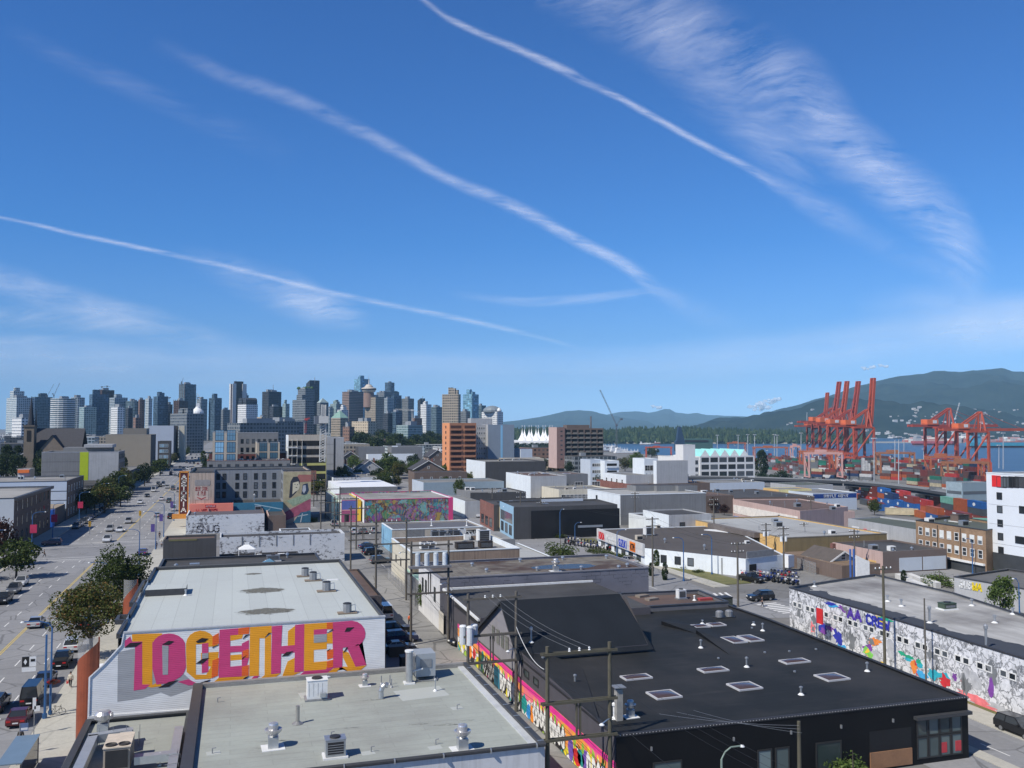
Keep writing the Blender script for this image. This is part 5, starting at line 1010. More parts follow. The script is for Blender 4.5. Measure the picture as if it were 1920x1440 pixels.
mpc=[([(0,5),(8.4,5),(8.4,16),(0,16)],M((.40,.35,.22),.8,.35,.6),1),([(3.2,12.6),(8.4,12.9),(8.4,15),(4.6,15.1)],M((.36,.14,.12),.8,.2,.6),2),([(1.8,8),(2.2,13),(3.0,14.4),(4.3,14.5),(5.0,13.2),(4.8,11.2),(3.9,9.6),(2.4,8)],M((.03,.035,.05),.8),3),([(2.8,9.0),(2.9,12.6),(4.6,13.0),(5.0,11.6),(4.7,10.4),(3.6,9.8)],M((.62,.57,.42),.8,.2,2),4),([(3.4,12.0),(3.7,12.0),(3.7,12.2),(3.4,12.2)],BLK,5),([(4.2,11.9),(4.5,11.9),(4.5,12.1),(4.2,12.1)],BLK,5),([(3.7,11.0),(4.3,11.0),(4.2,11.2),(3.8,11.2)],BLK,5),([(5.5,9),(5.9,12),(7.4,12.4),(7.8,10.2),(7.0,8.6)],M((.03,.05,.09),.8),3),([(5.8,10),(6.0,11.7),(6.8,11.8),(6.9,10.2),(6.3,9.2)],M((.45,.47,.5),.8),4),([(1.0,7),(4.6,8.4),(8.4,9.2),(8.4,7.6),(3.0,5.4)],M((.30,.38,.26),.8,.4,1.5),4),([(-2,2.2),(8.4,7.6),(8.4,4.2),(1.0,1.0)],M((.34,.09,.14),.8,.3,.8),5),([(3.0,.2),(8.4,.2),(8.4,3.8),(5.4,3.4)],M((.03,.12,.2),.8,.3,.8),6),([(5.2,.3),(5.5,.3),(6.0,3.0),(5.8,3.1)],M((.5,.55,.58),.8),7),([(4.5,2.1),(7.6,2.6),(7.6,2.8),(4.5,2.3)],M((.5,.55,.58),.8),7)]
o,ux,nr,L=fO(AH,4)
for pts,mm,lf in mpc:
 mb=MB();mb.xU(pts,o,ux,(0,0,1),nr,.012*lf,mm);mb.bD("mural_shape",AH.e)
bw=bld("painted_wall","single storey wall painted blue with white outline figures below the hotel court",rect(-.3,14.6,285.4,299.5),6.9,[M((.035,.16,.25),.75,.35,.35),wG,wG,wG],DARKROOF,par=.3)
o,ux,nr,L=fO(bw,0);LBL=M((.35,.5,.56),.7)
for i,pts in enumerate(([(6.5,6.5),(14.6,4.8),(14.6,4.5),(6.3,6.3)],[(10,2),(10.3,2),(10.3,4.3),(10,4.3)],[(10,4.3),(11,5.0),(11.1,4.85),(10.2,4.1)],[(11.8,.6),(14.6,2.4),(14.6,2.1),(12.1,.5)],[(12.2,2.3),(13.0,.6),(12.8,.5),(12.0,2.2)])):mb=MB();mb.xU(pts,o,ux,(0,0,1),nr,.03+.004*i,LBL);mb.bD("mural_line",bw.e)
t=thing("vertical_sign","tall vertical hotel sign with orange edges reading ASTORIA","sign",(-14.4,286,0));mb=MB();mb.box(-15.4,285.9,3.6,-13.1,286.4,16.2,M((.10,.02,.02),.5));mb.bD("sign_body",t);mb=MB();OR2=M((.62,.26,.05),.5,.25,2)
mb.box(-15.6,285.8,3.6,-15.3,286.5,16.4,OR2);mb.box(-13.2,285.8,3.6,-12.9,286.5,16.4,OR2);mb.box(-17.4,285.6,2.6,-12.7,286.6,4.0,OR2);mb.box(-15.6,285.8,16.2,-12.9,286.5,16.7,OR2);mb.bD("neon_edging",t);mb=MB()
for i,ch in enumerate("ASTORIA"):lt(mb,ch,(-14.85,285.9,14.4-i*1.62),(1,0,0),(0,0,1),(0,-1,0),1.2,1.2,M((.8,.78,.7),.5),.26,.06)
mb.bD("sign_lettering",t)
r1=b4("brick_row","long red and grey terraced block with small windows behind the old hotel",388,864,545,858,15.4,wG,bRD,bRD,DARKROOF,.5,bRD,18);pN(r1,0,0,46,0,10.6,bRD,"brick_storey",.06)
for i in range(12):wD(r1,0,1.5+i*3.6,8.0,2.0,1.8,FRW,GL,'sash');wD(r1,0,1.6+i*3.6,12.4,1.5,1.4,DARKM,GL,'sash')
kl(r1,14,"red and grey terraced block")
r2=b4("red_parapet_block","low block with a dark red parapet behind the terraced block",392,852,540,849,16.6,M((.115,.04,.04),.7,.15,.4),bRD,bRD,MIDROOF,.4,None,12);kl(r2,10,"red parapet block")
e1=b4("bay_window_block","beige block with tall blue glazed bays, taller left wing",399,810,446,806,27.7,wBE,wBE,wBE,MIDROOF,.8,wLG,40);e2=b4("bay_window_block","beige block with tall blue glazed bays, lower right wing",482,830,525,826,22.5,wBE,wBE,wG,MIDROOF,.8,wLG,30);e3=b4("court_block","dark shaded block between the two wings with blue bays",444,812,527,808,27.0,wG,wG,wG,MIDROOF,.6,wLG,14)
e3.e.location.y+=28
for b_,rows in((e1,4),(e2,2)):
 L=wpos(b_,0,0,0)[2]
 for s in(L*.27,L*.74):
  for j in range(rows):wD(b_,0,s,(24.0 if rows==4 else 18.5)-j*5.2,3.6,4.6,FRB,GLB,'bars')
wg(e3,0,7,[10,14,18,22],1.4,2.2,FRB,GL,'plain')
u1=b4("unfinished_block","unfinished apartment block with open window holes and yellow sheathing low down",541,816,613,812,26.0,wBE,wW,wBE,wTN,.6,None,22)
L=wpos(u1,0,0,0)[2];YSH=M((.50,.48,.16),.7,.1,.5)
pN(u1,0,L*.28,L-.2,1,15,YSH,"yellow_sheathing",.06)
for j in range(6):
 for i in range(5):s=L*(i+.6)/5.2;pN(u1,0,s-2.0,s+1.6,1.2+j*3.9+(.0 if j<5 else .3),3.9+j*3.9,BLK,"window_opening",.09)
for j in range(6):pN(u1,0,-.8,L*.24,.6+j*3.9,.9+j*3.9,WHITEP,"scaffold_deck",.9)
for i in range(4):pN(u1,0,-.7+i*2.3,-.6+i*2.3,0,24,WHITEP,"scaffold_pole",.95)
u2=b4("pale_grey_block","pale grey windowless block with one dark vertical slot beside the unfinished block",612,820,645,817,24.6,wLG,wW,wLG,PALEROOF,.5,None,24);L=wpos(u2,0,0,0)[2];pN(u2,0,L*.42,L*.52,1,24,DARKM,"window_slot",.06)
for z in(6,11,16,21):pN(u2,0,0,L*.41,z,z+.15,wG,"joint_line",.03)
def house(cx,cy,w,d,h,rh,wall,roofm,label,rz=0.0,dormer=True,group=None,z0=None):
 z0=ter(cx,cy)if z0 is None else z0;t=thing("gabled_house",label,"house",(cx,cy,z0),rz,group);mb=MB();K=lambda m_,n_:link(n_,m_.mesh(n_),t)
 mb.face([(-w/2,-d/2,0),(w/2,-d/2,0),(w/2,-d/2,h),(0,-d/2,h+rh),(-w/2,-d/2,h)],wall);mb.face([(w/2,d/2,0),(-w/2,d/2,0),(-w/2,d/2,h),(0,d/2,h+rh),(w/2,d/2,h)],wall)
 mb.face([(w/2,-d/2,0),(w/2,d/2,0),(w/2,d/2,h),(w/2,-d/2,h)],wall);mb.face([(-w/2,d/2,0),(-w/2,-d/2,0),(-w/2,-d/2,h),(-w/2,d/2,h)],wall);K(mb,"wall")
 mb=MB();o_=.6;k=rh/(w/2)
 for s in(-1,1):
  q=[(s*(w/2+o_),-d/2-o_,h-o_*k+.08),(s*(w/2+o_),d/2+o_,h-o_*k+.08),(0,d/2+o_,h+rh+.08),(0,-d/2-o_,h+rh+.08)];mb.face(q,roofm);mb.face([(x,y,z+.15)for x,y,z in q],roofm)
  mb.bar((s*(w/2+o_),-d/2-o_,h-o_*k+.1),(0,-d/2-o_,h+rh+.12),.08,.3,FRW)
 K(mb,"roof")
 for s,z in((-w*.22,h*.55),(w*.22,h*.55),(0,h+.3)):link("window",wM(1.2,1.3,FRW,GL,'sash'),t,(s,-d/2,z))
 for s in(-d*.25,d*.25):
  for z in(h*.2,h*.58):link("window",wM(1.1,1.3,FRW,GL,'sash'),t,(-w/2,s,z),-math.pi/2)
 mb=MB();mb.box(w*.22,d*.1,h,w*.22+.8,d*.1+.8,h+rh+.9,bRD);K(mb,"chimney");return t
def hp_(px,py,dd=0):p=G(px,py);return p.x,p.y
SLATE=M((.055,.055,.062),.85,.2,1);SLATB=M((.10,.085,.075),.85,.2,1)
for px,py,w,d,h,rh,wa,ro,l in((636,908,13,14,7.5,4.6,wLG,SLATE,"dark roofed house with pale gable left of the white shed"),(690,905,13,14,7.6,4.6,wLG,SLATE,"dark roofed house with pale gable behind the white shed"),(798,905,16,16,7.5,4.5,wBR,SLATE,"big dark brown gabled house left of the orange tower"),(722,890,11,12,5,4,wLG,SLATB,"pale house half hidden in trees behind the long shed"),(815,872,14,16,7,5,wBR,SLATE,"dark steep roofed house behind the trees left of the orange tower"),(50,880,15,14,7,5,wG,SLATE,"dark grey house among the trees at the far left"),(30,905,12,12,6,4,wLG,SLATB,"grey house below the conifers at the far left"),(655,870,12,12,6,4,wBR,SLATE,"low dark house behind the conifer")):
 x,y=hp_(px,py);house(x,y,w,d,h,rh,wa,ro,l,random.Random(px).uniform(-.08,.08))
cr=b4("brown_rowhouse","low brown terraced row with small windows left of the orange tower",777,886,876,880,9.5,wBR,wBR,wBR,SLATE,.3,None,14);wg(cr,0,5,[6.2],1.1,1.2,FRW,GL,'sash')
b4("long_grey_shed","left long grey shed with dark end beyond the gabled houses",672,838,722,835,13,wG,wDG,wG,MIDROOF,.3,None,20);b4("long_grey_shed","right long grey shed with a white sign below the grove",734,838,792,835,13,wG,wG,wG,MIDROOF,.3,None,20);b4("white_sign_board","white sign board standing between the two long grey sheds",735,836,746,835.5,13.6,wW,wW,wW,wW,0,None,.6,8,"sign");b4("low_white_annex","low white annex in front of the right long grey shed",690,852,782,848,7.5,wW,wW,wW,MIDROOF,.3,None,10)
b4("two_storey_garage","dark roofed garage row left of the cream row",1023,902,1048,896,7.0,wCR,wW,wG,DARKROOF,.3);b4("blue_white_house","small blue white block with balconies below the sail roofs",976,842,998,838,17,wBL,wW,wBL,MIDROOF,.3,None,14);b4("beige_rear_block","low beige block with rooftop lettering behind the dark blank warehouse",950,860,1020,856,13,wBE,wBE,wBE,PALEROOF,.3,None,14);b4("pale_blue_shed","long pale blue shed along the cross road trees",794,905,945,897,7.0,M((.26,.33,.38),.7,.1),wBL,wG,MIDROOF,.3);b4("grey_corner_shop","grey low shop behind the trees beside the mural hall",872,940,900,928,5.5,wLG,wW,wG,MIDROOF,.3)
h1=b4("long_shed","long grey shed with a bright white sloping roof",637,914,746,900,5.6,wG,wW,wG,M((.78,.79,.8),.5,.06,.3),0);h2=b4("graffiti_strip_building","low building with a white tagged wall and cluttered roof behind the long white roofed shed",625,896,738,886,6.0,PEEL,wW,wW,MIDROOF,.5);kl(h2,14,"white tagged building behind the shed")
for i in range(3):pN(h1,0,3+i*8,9+i*8,.3,3.4,wLG,"roller_door",.05)
def graff(key,cols,sc,seed):
 m,nt,b=nM(key);b.inputs["Roughness"].default_value=.65;co=oC(nt);s=N(nt,"ShaderNodeSeparateXYZ");nt.links.new(co,s.inputs[0]);cb=N(nt,"ShaderNodeCombineXYZ");nt.links.new(mN(nt,'ADD',s.outputs[0],s.outputs[1]),cb.inputs[0]);nt.links.new(s.outputs[2],cb.inputs[1]);cb.inputs[2].default_value=seed
 w1=nN(nt,cb.outputs[0],sc*1.1,3,.5,1.5,col=True);q=N(nt,"ShaderNodeVectorMath");q.operation='MULTIPLY_ADD';nt.links.new(w1,q.inputs[0]);q.inputs[1].default_value=(2.4/sc*.4,)*3;nt.links.new(cb.outputs[0],q.inputs[2])
 v=N(nt,"ShaderNodeTexVoronoi");v.inputs["Scale"].default_value=sc;nt.links.new(q.outputs[0],v.inputs["Vector"]);sc2=N(nt,"ShaderNodeSeparateColor");nt.links.new(v.outputs["Color"],sc2.inputs[0])
 v2=N(nt,"ShaderNodeTexVoronoi");v2.inputs["Scale"].default_value=sc*2.6;nt.links.new(q.outputs[0],v2.inputs["Vector"]);sc3=N(nt,"ShaderNodeSeparateColor");nt.links.new(v2.outputs["Color"],sc3.inputs[0])
 n=len(cols);c=rN(nt,sc2.outputs[0],[(i/n,cols[i])for i in range(n)],'CONSTANT');c=xN(nt,rN(nt,nN(nt,q.outputs[0],sc*.9,3,.5),[(.46,0.0),(.50,.9)]),c,rN(nt,sc3.outputs[1],[(i/n,cols[(i*3+1)%n])for i in range(n)],'CONSTANT'))
 w2=N(nt,"ShaderNodeTexWave");w2.inputs["Scale"].default_value=sc*.8;w2.inputs["Distortion"].default_value=6;w2.inputs["Detail"].default_value=3;nt.links.new(q.outputs[0],w2.inputs["Vector"]);c=xN(nt,mN(nt,'MULTIPLY',rN(nt,w2.outputs[1],[(.80,0.0),(.86,1.0)]),.55),c,cols[2])
 ve=N(nt,"ShaderNodeTexVoronoi");ve.feature='DISTANCE_TO_EDGE';ve.inputs["Scale"].default_value=sc;nt.links.new(q.outputs[0],ve.inputs["Vector"])
 c=xN(nt,mN(nt,'MULTIPLY',rN(nt,ve.outputs[0],[(.02,.9),(.06,0.0)]),.8),c,cols[-1])
 c=xN(nt,.45,c,rN(nt,nN(nt,cb.outputs[0],sc*3,4,.6),[(.3,.5),(.7,1.0)]),'MULTIPLY');nt.links.new(c,b.inputs["Base Color"]);return m
GRA1=graff("hall_mural_paint",[(.04,.30,.36),(.22,.08,.28),(.42,.30,.08),(.05,.16,.22),(.40,.10,.20),(.09,.26,.12),(.28,.15,.32),(.18,.42,.42),(.12,.05,.04),(.07,.05,.08)],.42,3.1)
PKW=M((.58,.06,.20),.7,.1,.5)
h3=b4("mural_hall","hall with a large many coloured graffiti mural and pink trim facing the parking lot",683,937,850,921,7.2,GRA1,wW,wW,OLDROOF,.4,PKW);L=wpos(h3,0,0,0)[2];pN(h3,0,L-1.5,L-.05,0,7.2,PKW,"pink_pier",.15)
h4=b4("mural_annex","annex painted blue, pink and yellow at the left end of the mural hall",640,938,678,925,6.9,M((.42,.10,.20),.7,.3,.5),M((.72,.80,.72),.7,.1),M((.7,.5,.05),.7),OLDROOF,.3)
L=wpos(h4,0,0,0)[2];pN(h4,0,.2,L*.85,3.9,6.7,M((.10,.14,.38),.7,.2,.6),"blue_panel",.04);pN(h4,0,L*.82,L,.2,6.8,M((.75,.48,.04),.7,.1),"yellow_band",.06);pN(h4,0,.2,L*.82,3.6,3.9,M((.7,.3,.3),.7),"pink_rail",.06);pN(h4,0,1,2.4,.2,2.6,BLK,"door",.05)
h5=b4("white_end_wall","narrow tall white and pale green end wall at the lane corner of the mural hall",622,930,634,921,7.6,M((.62,.72,.6),.7,.1),M((.7,.76,.7),.7,.1),None,OLDROOF,.3)
g1=b4("grey_roof_shop","shop with a grey slab roof, blue mural side wall and tan front",735,993,906,977,5.6,wBE,M((.22,.42,.58),.7,.25,.4),wBE,M((.12,.12,.13),.75,.15,.2),.3,wW);L=wpos(g1,0,0,0)[2];pN(g1,0,L*.16,L*.35,.5,5.4,wG,"grey_panel",.04)
mb=MB();o,ux,nr,L=fO(g1,0);mb.xU([(L-4.4,2.6),(L-.6,3.0),(L-.5,5.0),(L-4.2,4.8)],o,ux,(0,0,1),nr,.03,BLK);lt(mb,"ZONKS",o+ux*(L-4.1)+nr*.03+Vector((0,0,2.95)),ux,(0,0,1),nr,3.3,1.6,WHITEP,.3,.02,.15);mb.bD("graffiti_tag",g1.e)
for px,l in((809,"left standpipe on the grey slab roof"),(875,"right standpipe on the grey slab roof")):vent(P(px,986,5.3),1.6,.12,l,None,WHITEP)
g2=b4("tan_wall_shop","flat roofed shop with a streaked tan front wall and many roof units",772,1036,974,1004,7.2,M((.285,.215,.165),.85,.15,.25,0,0,.5),wCR,wW,OLDROOF,.9,wW);wg(g2,3,3,[3.2],1.0,1.4,DARKM,GL,'sash',3)
for px,py,s,l,k in((815,1009,1.5,"left cooling box at the back of the tan walled shop",'louver'),(829,1009,1.5,"second cooling box at the back of the tan walled shop",'louver'),(845,1007,1.4,"third dark fronted box at the back of the tan walled shop",'louver'),(855,1007,1.4,"fourth dark fronted box at the back of the tan walled shop",'louver'),(866,1005,1.4,"white square unit at the back of the tan walled shop",'service'),(906,1015,2.3,"big white rooftop unit at the right of the tan walled shop",'louver'),(876,1013,1.2,"small white unit left of the big white one",'service'),(839,1011,1.0,"small dark unit in front of the back row of boxes",'louver')):aB(P(px,py,6.3),s*1.1,s*.9,s*1.05,l,GALVD if k=='louver' and s<2 else WHITEP,k)
for px,py,sx,l in((871,1029,3.6,"wide dark open air intake by the parapet of the tan walled shop"),(910,1027,2.6,"smaller dark air intake right of the wide one"),(795,1030,1.6,"left little white air intake on the tan walled shop"),(807,1029,1.6,"right little white air intake on the tan walled shop")):aB(P(px,py,6.3),sx,1.6,1.3,l,M((.05,.04,.035),.8)if sx>2 else WHITEP,'louver',0,None,False)
g3=b4("pale_low_wing","low wing with a pale green grey roof right of the tan walled shop",972,1047,1034,1017,4.2,wG,wW,wG,PALEROOF,.2,wW);bd=b4("billboard","long grey hoarding panel standing on the low wing roof",928,1012,966,1010,6.2,wG,wG,wG,wG,0,None,.5,3.8,"sign")
shd=bld("green_roof_shelter","pale green corrugated lean-to roof over a fenced yard by the lane",rect(30.5,36.5,152,166),3.6,wG,M((.32,.50,.42),.6,.2,.6),par=0)
rw=[("brick_front_shop","red brick shopfront facing the cross road",(900,936),(926,947),7.5,bRD),("yellow_shop","narrow yellow painted shop beside the red brick one",(925,943),(938,951),7.0,M((.66,.45,.12),.75,.1,.4)),("blue_frame_shop","shop with a pale blue framed glazed front on the cross road corner",(937,940),(963,951),8.6,M((.30,.48,.62),.6,.1,.4))]
for nm,l,a,b_,z,mt in rw:
 q0=Vector(Tn(*b_,z));q1=Vector(Tn(*a,z));w=bld(nm,l,[tuple(q0),(q0.x+30,q0.y),(q1.x+30,q1.y),tuple(q1)],z,[wDG,wDG,wDG,mt],DARKROOF,-.3,.4);L=wpos(w,3,0,0)[2]
 n=max(2,int(L/6));wg(w,3,n,[.8],L/n*.55,2.6,DARKM,GL,'bars');
 if nm[0]=='b' and nm[1]=='l':pN(w,3,L*.08,L*.92,3.9,6.6,GL,"glass_band",.05)
k1=b4("dark_long_roof_shop","long low dark grey shop with a wide roof left of the cross road row",882,924,986,915,6.0,wDG,wG,wDG,MIDROOF,.4);kl(k1,8,"long low shop left of the cross road row")
k2=b4("black_glass_hall","low hall with a black glass front and dark roof behind the crossing",996,958,1161,936,7.5,M((.012,.013,.016),.25,.1,.3),M((.03,.03,.035),.4),wDG,DARKROOF,.5);kl(k2,8,"black glass hall")
a=P(1015,945,7.6);b_=P(1103,945,7.6);mb=MB();mb.box(a.x,a.y,7.05,b_.x,a.y+.5,8.9,wBL);mb.bD("blue_upstand",k2.e);L=wpos(k2,0,0,0)[2];pN(k2,0,L*.52,L*.80,2.6,3.2,GALV,"pale_sign",.1)
k3=b4("white_grey_warehouse","tall warehouse with a bright white side and grey blank front, saw-tooth rooflights",1163,928,1322,914,9.2,wG,wW,wG,PALEROOF,.4,wW);wD(k3,3,wpos(k3,3,0,0)[2]*.3,5.2,1.4,2.6,DARKM,GL)
for i,px in enumerate((1208,1247,1287)):
 a=P(px,919,9.0);mb=MB();mb.prism([(a.x-4,a.y-2),(a.x+3,a.y-2),(a.x+3,a.y+5),(a.x-4,a.y+5)],8.7,10.6,wG,wDG);tag(mb.bD("sawtooth_rooflight"),"%s grey saw-tooth rooflight on the tall white sided warehouse"%("left","middle","right")[i],"rooflight")
k4=b4("white_side_block","block with white side wall and grey front under a reddish skylit roof",995,893,1062,884,10.4,wLG,wW,wLG,BROWNROOF,.4);k4b=b4("grey_two_window_block","grey block with two white windows right of the white sided block",1062,889,1102,882,10.6,wG,wG,wG,BROWNROOF,.4,None,22);[wD(k4b,0,s,5.2,3.6,2.2,FRW,GL,'bars')for s in(5.5,13)]
for i,px in enumerate((1000,1022,1062)):a=P(px,888,10.2);sL(a,3,3,"%s white skylight on the reddish roof"%("left","middle","right")[i])
kl(k4,6,"reddish skylit roof")
k5=b4("dark_blank_warehouse","long dark blank warehouse with a white end left of the white sided block",910,866,1023,860,13.5,wDG,wW,wDG,MIDROOF,.5);kl(k5,6,"long dark blank warehouse")
k6=b4("cream_row","low cream row with a line of windows beyond the black glass hall",1048,918,1148,910,6.4,wCR,wCR,wCR,MIDROOF,.4);wg(k6,0,12,[2.6],2.2,1.9,FRW,GL,'bars');kl(k6,8,"low cream row")
k7=b4("blue_grey_wing","pale blue grey three storey wing with even windows",1107,862,1134,858,13.0,wBL,wBL,wBL,MIDROOF,.4,None,14);wg(k7,0,5,[2.4,6,9.4],1.7,1.7,FRW,GL,'plain')
k8=b4("white_balcony_block","white three storey block with balconies beside the blue grey wing",1134,864,1160,858,12.6,wW,wW,wW,MIDROOF,.4,None,14);L=wpos(k8,0,0,0)[2]
for z in(2.0,5.6,9.2):pN(k8,0,L*.15,L*.85,z,z+2.0,BLK,"balcony_recess",.05);pN(k8,0,L*.12,L*.88,z-.2,z+.7,wW,"balcony",.5)
k9=b4("white_stepped_block","white fronted block with a stepped grey gable and brown ground floor",1174,891,1290,884,9.5,wLG,wW,wLG,MIDROOF,.4);L=wpos(k9,0,0,0)[2];pN(k9,0,0,L,-3,2.4,wBR,"brown_base",.08);wg(k9,3,4,[2.6,5.8],1.6,1.7,FRW,GL,'sash');k9b=b4("grey_gable_block","taller grey blank gable behind the stepped block",1231,864,1289,860,15.6,wLG,wW,wLG,MIDROOF,.3,None,3);k9c=b4("white_gallery_block","white block with open galleries left of the grey gable",1208,860,1233,857,16,wW,wW,wW,MIDROOF,.3,None,12);wg(k9c,0,2,[2.5,6.6,10.7],4.0,2.4,FRW,GL,'bars');kl(k9,14,"brown base stepped block")
ck=b4("low_brown_yard_building","low brown building crowded with roof fans in front of the stepped block",1183,908,1330,896,6.2,wBR,bRD,wBR,BROWNROOF,.4);kl(ck,22,"low brown building crowded with fans")
WL=M((.72,.72,.70),.7,.08,.3);TEAL=M((.30,.66,.62),.5,.12,.3)
f1=b4("white_loft_building","large white four storey loft building with grids of dark windows and a teal roof",1312,856,1414,852,11.0,WL,WL,WL,M((.4,.42,.42),.7),.5,WL,36);f1z=f1.z0;L=wpos(f1,0,0,0)[2]
for j in range(4):wg(f1,0,6,[7.3-j*4.5],L/6*.80,3.0,DARKM,GL,'bars',.6)
f1b=b4("white_loft_wing","white stair tower wing at the left of the teal roofed loft building",1287,858,1312,854,10.4,WL,WL,WL,PALEROOF,.5,WL,40);wg(f1b,0,2,[6,1.5,-3],3.0,2.6,DARKM,GL,'bars');f1c=b4("white_lift_house","white lift house above the loft building",1281,834,1303,831,19,WL,WL,WL,PALEROOF,.3,WL,10)
a,b_=f1.pts[0],f1.pts[1];y0,y1=a[1]+3,f1.pts[2][1]-2;n=5;w=(b_[0]-a[0]-4)/n;t=thing("teal_roof","pale teal saw-tooth roof on the white loft building","roof",(a[0],y0,10.6));mb=MB()
for i in range(n):
 x=a[0]+2+i*w;z=10.6;mb.face([(x,y0,z),(x+w,y0,z),(x+w*.5,y0,z+4.6)],WL);mb.face([(x,y0,z),(x+w*.5,y0,z+4.6),(x+w*.5,y1,z+4.6),(x,y1,z)],TEAL);mb.face([(x+w,y0,z),(x+w,y1,z),(x+w*.5,y1,z+4.6),(x+w*.5,y0,z+4.6)],TEAL)
mb.bD("roof_bay",t)
MR=3.6;mp=[Tn(1398,1048,MR),Tn(1470,1040,MR),Tn(1360,985,MR),Tn(1120,992,MR),Tn(1122,997,MR),Tn(1209,1028,MR)]
ms=bld("motorcycle_shop","long low white motorcycle shop with a grey sign fascia and brown roof",mp,MR,wW,M((.085,.075,.068),.85,.2,.15),par=.15);E={round(math.hypot(ms.pts[i][0]-ms.pts[(i+1)%6][0],ms.pts[i][1]-ms.pts[(i+1)%6][1]),1):i for i in range(6)}
def eN(b_,px,py,z):
 q=Vector(Tn(px,py,z));best=None
 for i in range(len(b_.pts)):
  p=Vector(b_.pts[i]);r_=Vector(b_.pts[(i+1)%len(b_.pts)]);d=((p+r_)/2-q).length
  if best is None or d<best[0]:best=(d,i)
 return best[1]
ew=eN(ms,1305,1038,MR);es=eN(ms,1165,1012,MR);ee=eN(ms,1434,1044,MR);L=wpos(ms,ew,0,0)[2]
for f_ in(.2,.345,.475):wD(ms,ew,L*f_,.9,1.5,1.7,DARKM,GL)
pN(ms,ew,L*.775,L*.785,.1,MR-.3,GALVD,"downpipe",.1);o,ux,nr,Ls=fO(ms,es);pN(ms,es,.2,Ls,1.9,MR+.9,M((.55,.55,.54),.7),"sign_fascia",.5)
n=max(4,int(Ls/5));wg(ms,es,n,[.35],Ls/n*.5,1.5,DARKM,GL)
mb=MB();so=o+nr*.52+Vector((0,0,2.3))
lt(mb,"HONDA",so+ux*Ls*.06,ux,(0,0,1),nr,Ls*.13,1.5,M((.7,.02,.03),.5),.4);lt(mb,"YAMAHA",so+ux*Ls*.25,ux,(0,0,1),nr,Ls*.20,1.4,WHITEP,.35);lt(mb,"SUZUKI",so+ux*Ls*.52,ux,(0,0,1),nr,Ls*.17,1.5,M((.02,.06,.5),.5),.38);mb.xU([(Ls*.75,-.2),(Ls*.86,-.2),(Ls*.86,1.9),(Ls*.75,1.9)],so,ux,(0,0,1),nr,.04,M((.85,.22,.03),.5));lt(mb,"KTM",so+ux*Ls*.77+nr*.04+Vector((0,0,.2)),ux,(0,0,1),nr,Ls*.075,1.2,BLK,.4);mb.bD("sign_lettering",ms.e)
pN(ms,ee,1,3,.1,2.4,BLK,"door",.05);pN(ms,ee,.2,8,3.7,5.0,GALVD,"roof_sign",.2);kl(ms,7,"motorcycle shop")
aB(P(1216,1003,MR),2.2,1.6,1.9,"white rooftop unit on the motorcycle shop",WHITEP,'louver')
YZ=4.75;yp=[(120,178),(148,178),(148,222),(120,222)]
yb=bld("yellow_warehouse","yellow tan warehouse with a broad pale grey roof and open loading bay",yp,YZ,[M((.22,.17,.09),.8,.12,.3,0,0,.2),wYE,wYE,wYE],PALEROOF,-.4,.3,M((.25,.23,.2),.7));L=wpos(yb,3,0,0)[2]
pN(yb,3,12,34,0,3.9,M((.20,.15,.07),.8),"loading_bay",.05);pN(yb,3,12,34,3.6,4.8,M((.15,.13,.12),.8),"dark_canopy",1.6);pN(yb,3,27,31,.1,3.5,BLK,"bay_door",.12);pN(yb,3,19,24,.1,3.2,BLK,"bay_door",.12);pN(yb,3,25,26,.1,3.5,wCR,"pier",.3);kl(yb,7,"pale roof of the yellow warehouse")
pk_=b4("pink_shed","pink walled shed with a dark roof and boarded windows",1655,1035,1770,1010,4.4,M((.155,.125,.115),.8,.1),wPK,wBR,DARKROOF,.3);L=wpos(pk_,3,0,0)[2];[pN(pk_,3,L*f_,L*f_+2.2,1.0,2.3,wYE,"boarded_window",.06)for f_ in(.58,.74)];L=wpos(pk_,0,0,0)[2];pN(pk_,0,L*.25,L*.6,.3,3.0,wBL,"pale_boarding",.06);pN(pk_,0,L*.62,L*.98,.3,3.0,wBL,"pale_boarding",.06);kl(pk_,6,"pink walled shed")
x,y=hp_(1555,1078);house(x+3,y+4,7,9,2.6,2.0,wCR,SLATB,"small cream gabled hut in the yard behind the white grey mural wall",0);
yr=bld("yard_shelter","low brown lean-to roof beside the pink shed",rect(114,123,150,170),2.8,wBR,M((.20,.14,.09),.85,.25,.5),par=0)
sg=thing("pole_sign","red and white slanted sign on blue posts in the yard","sign",(113.5,146.5,0));mb=MB();mb.xU([(0,1.2),(2.6,.4),(2.6,4.2),(0,5.4)],(114,146,0),(1,-.2,0),(0,0,1),(0,-1,0),.3,WHITEP);mb.bD("sign_panel",sg);mb=MB();mb.xU([(0,3.4),(2.6,2.4),(2.6,4.2),(0,5.4)],(114,145.97,0),(1,-.2,0),(0,0,1),(0,-1,0),.05,RDM);lt(mb,"TOWN",(114.3,145.9,3.9),(1,-.2,-.25),(0,0,1),(0,-1,0),1.9,.7,WHITEP,.35,.03);mb.bD("red_band",sg)
for dx in(0,1.0):mb=MB();mb.tube((113.2+dx*.8,146.4,0),(113.2+dx*.8,146.4,6.5),.2,M((.05,.12,.35),.5));mb.bD("post",sg)
gs=b4("white_shack","weathered grey shack with a white side left of the yellow warehouse",1254,966,1332,958,6.2,wLG,wW,wLG,DARKROOF,.3,None,16);wD(gs,0,4,2.4,1.6,1.8,DARKM,GL);pN(gs,0,9,16,0,4.5,wW,"white_boarding",.06)
gs2=b4("dark_roof_lowshop","low white walled shop with a long dark roof behind the motorcycle shop",1225,972,1253,960,4.6,wW,wW,wW,DARKROOF,.3)
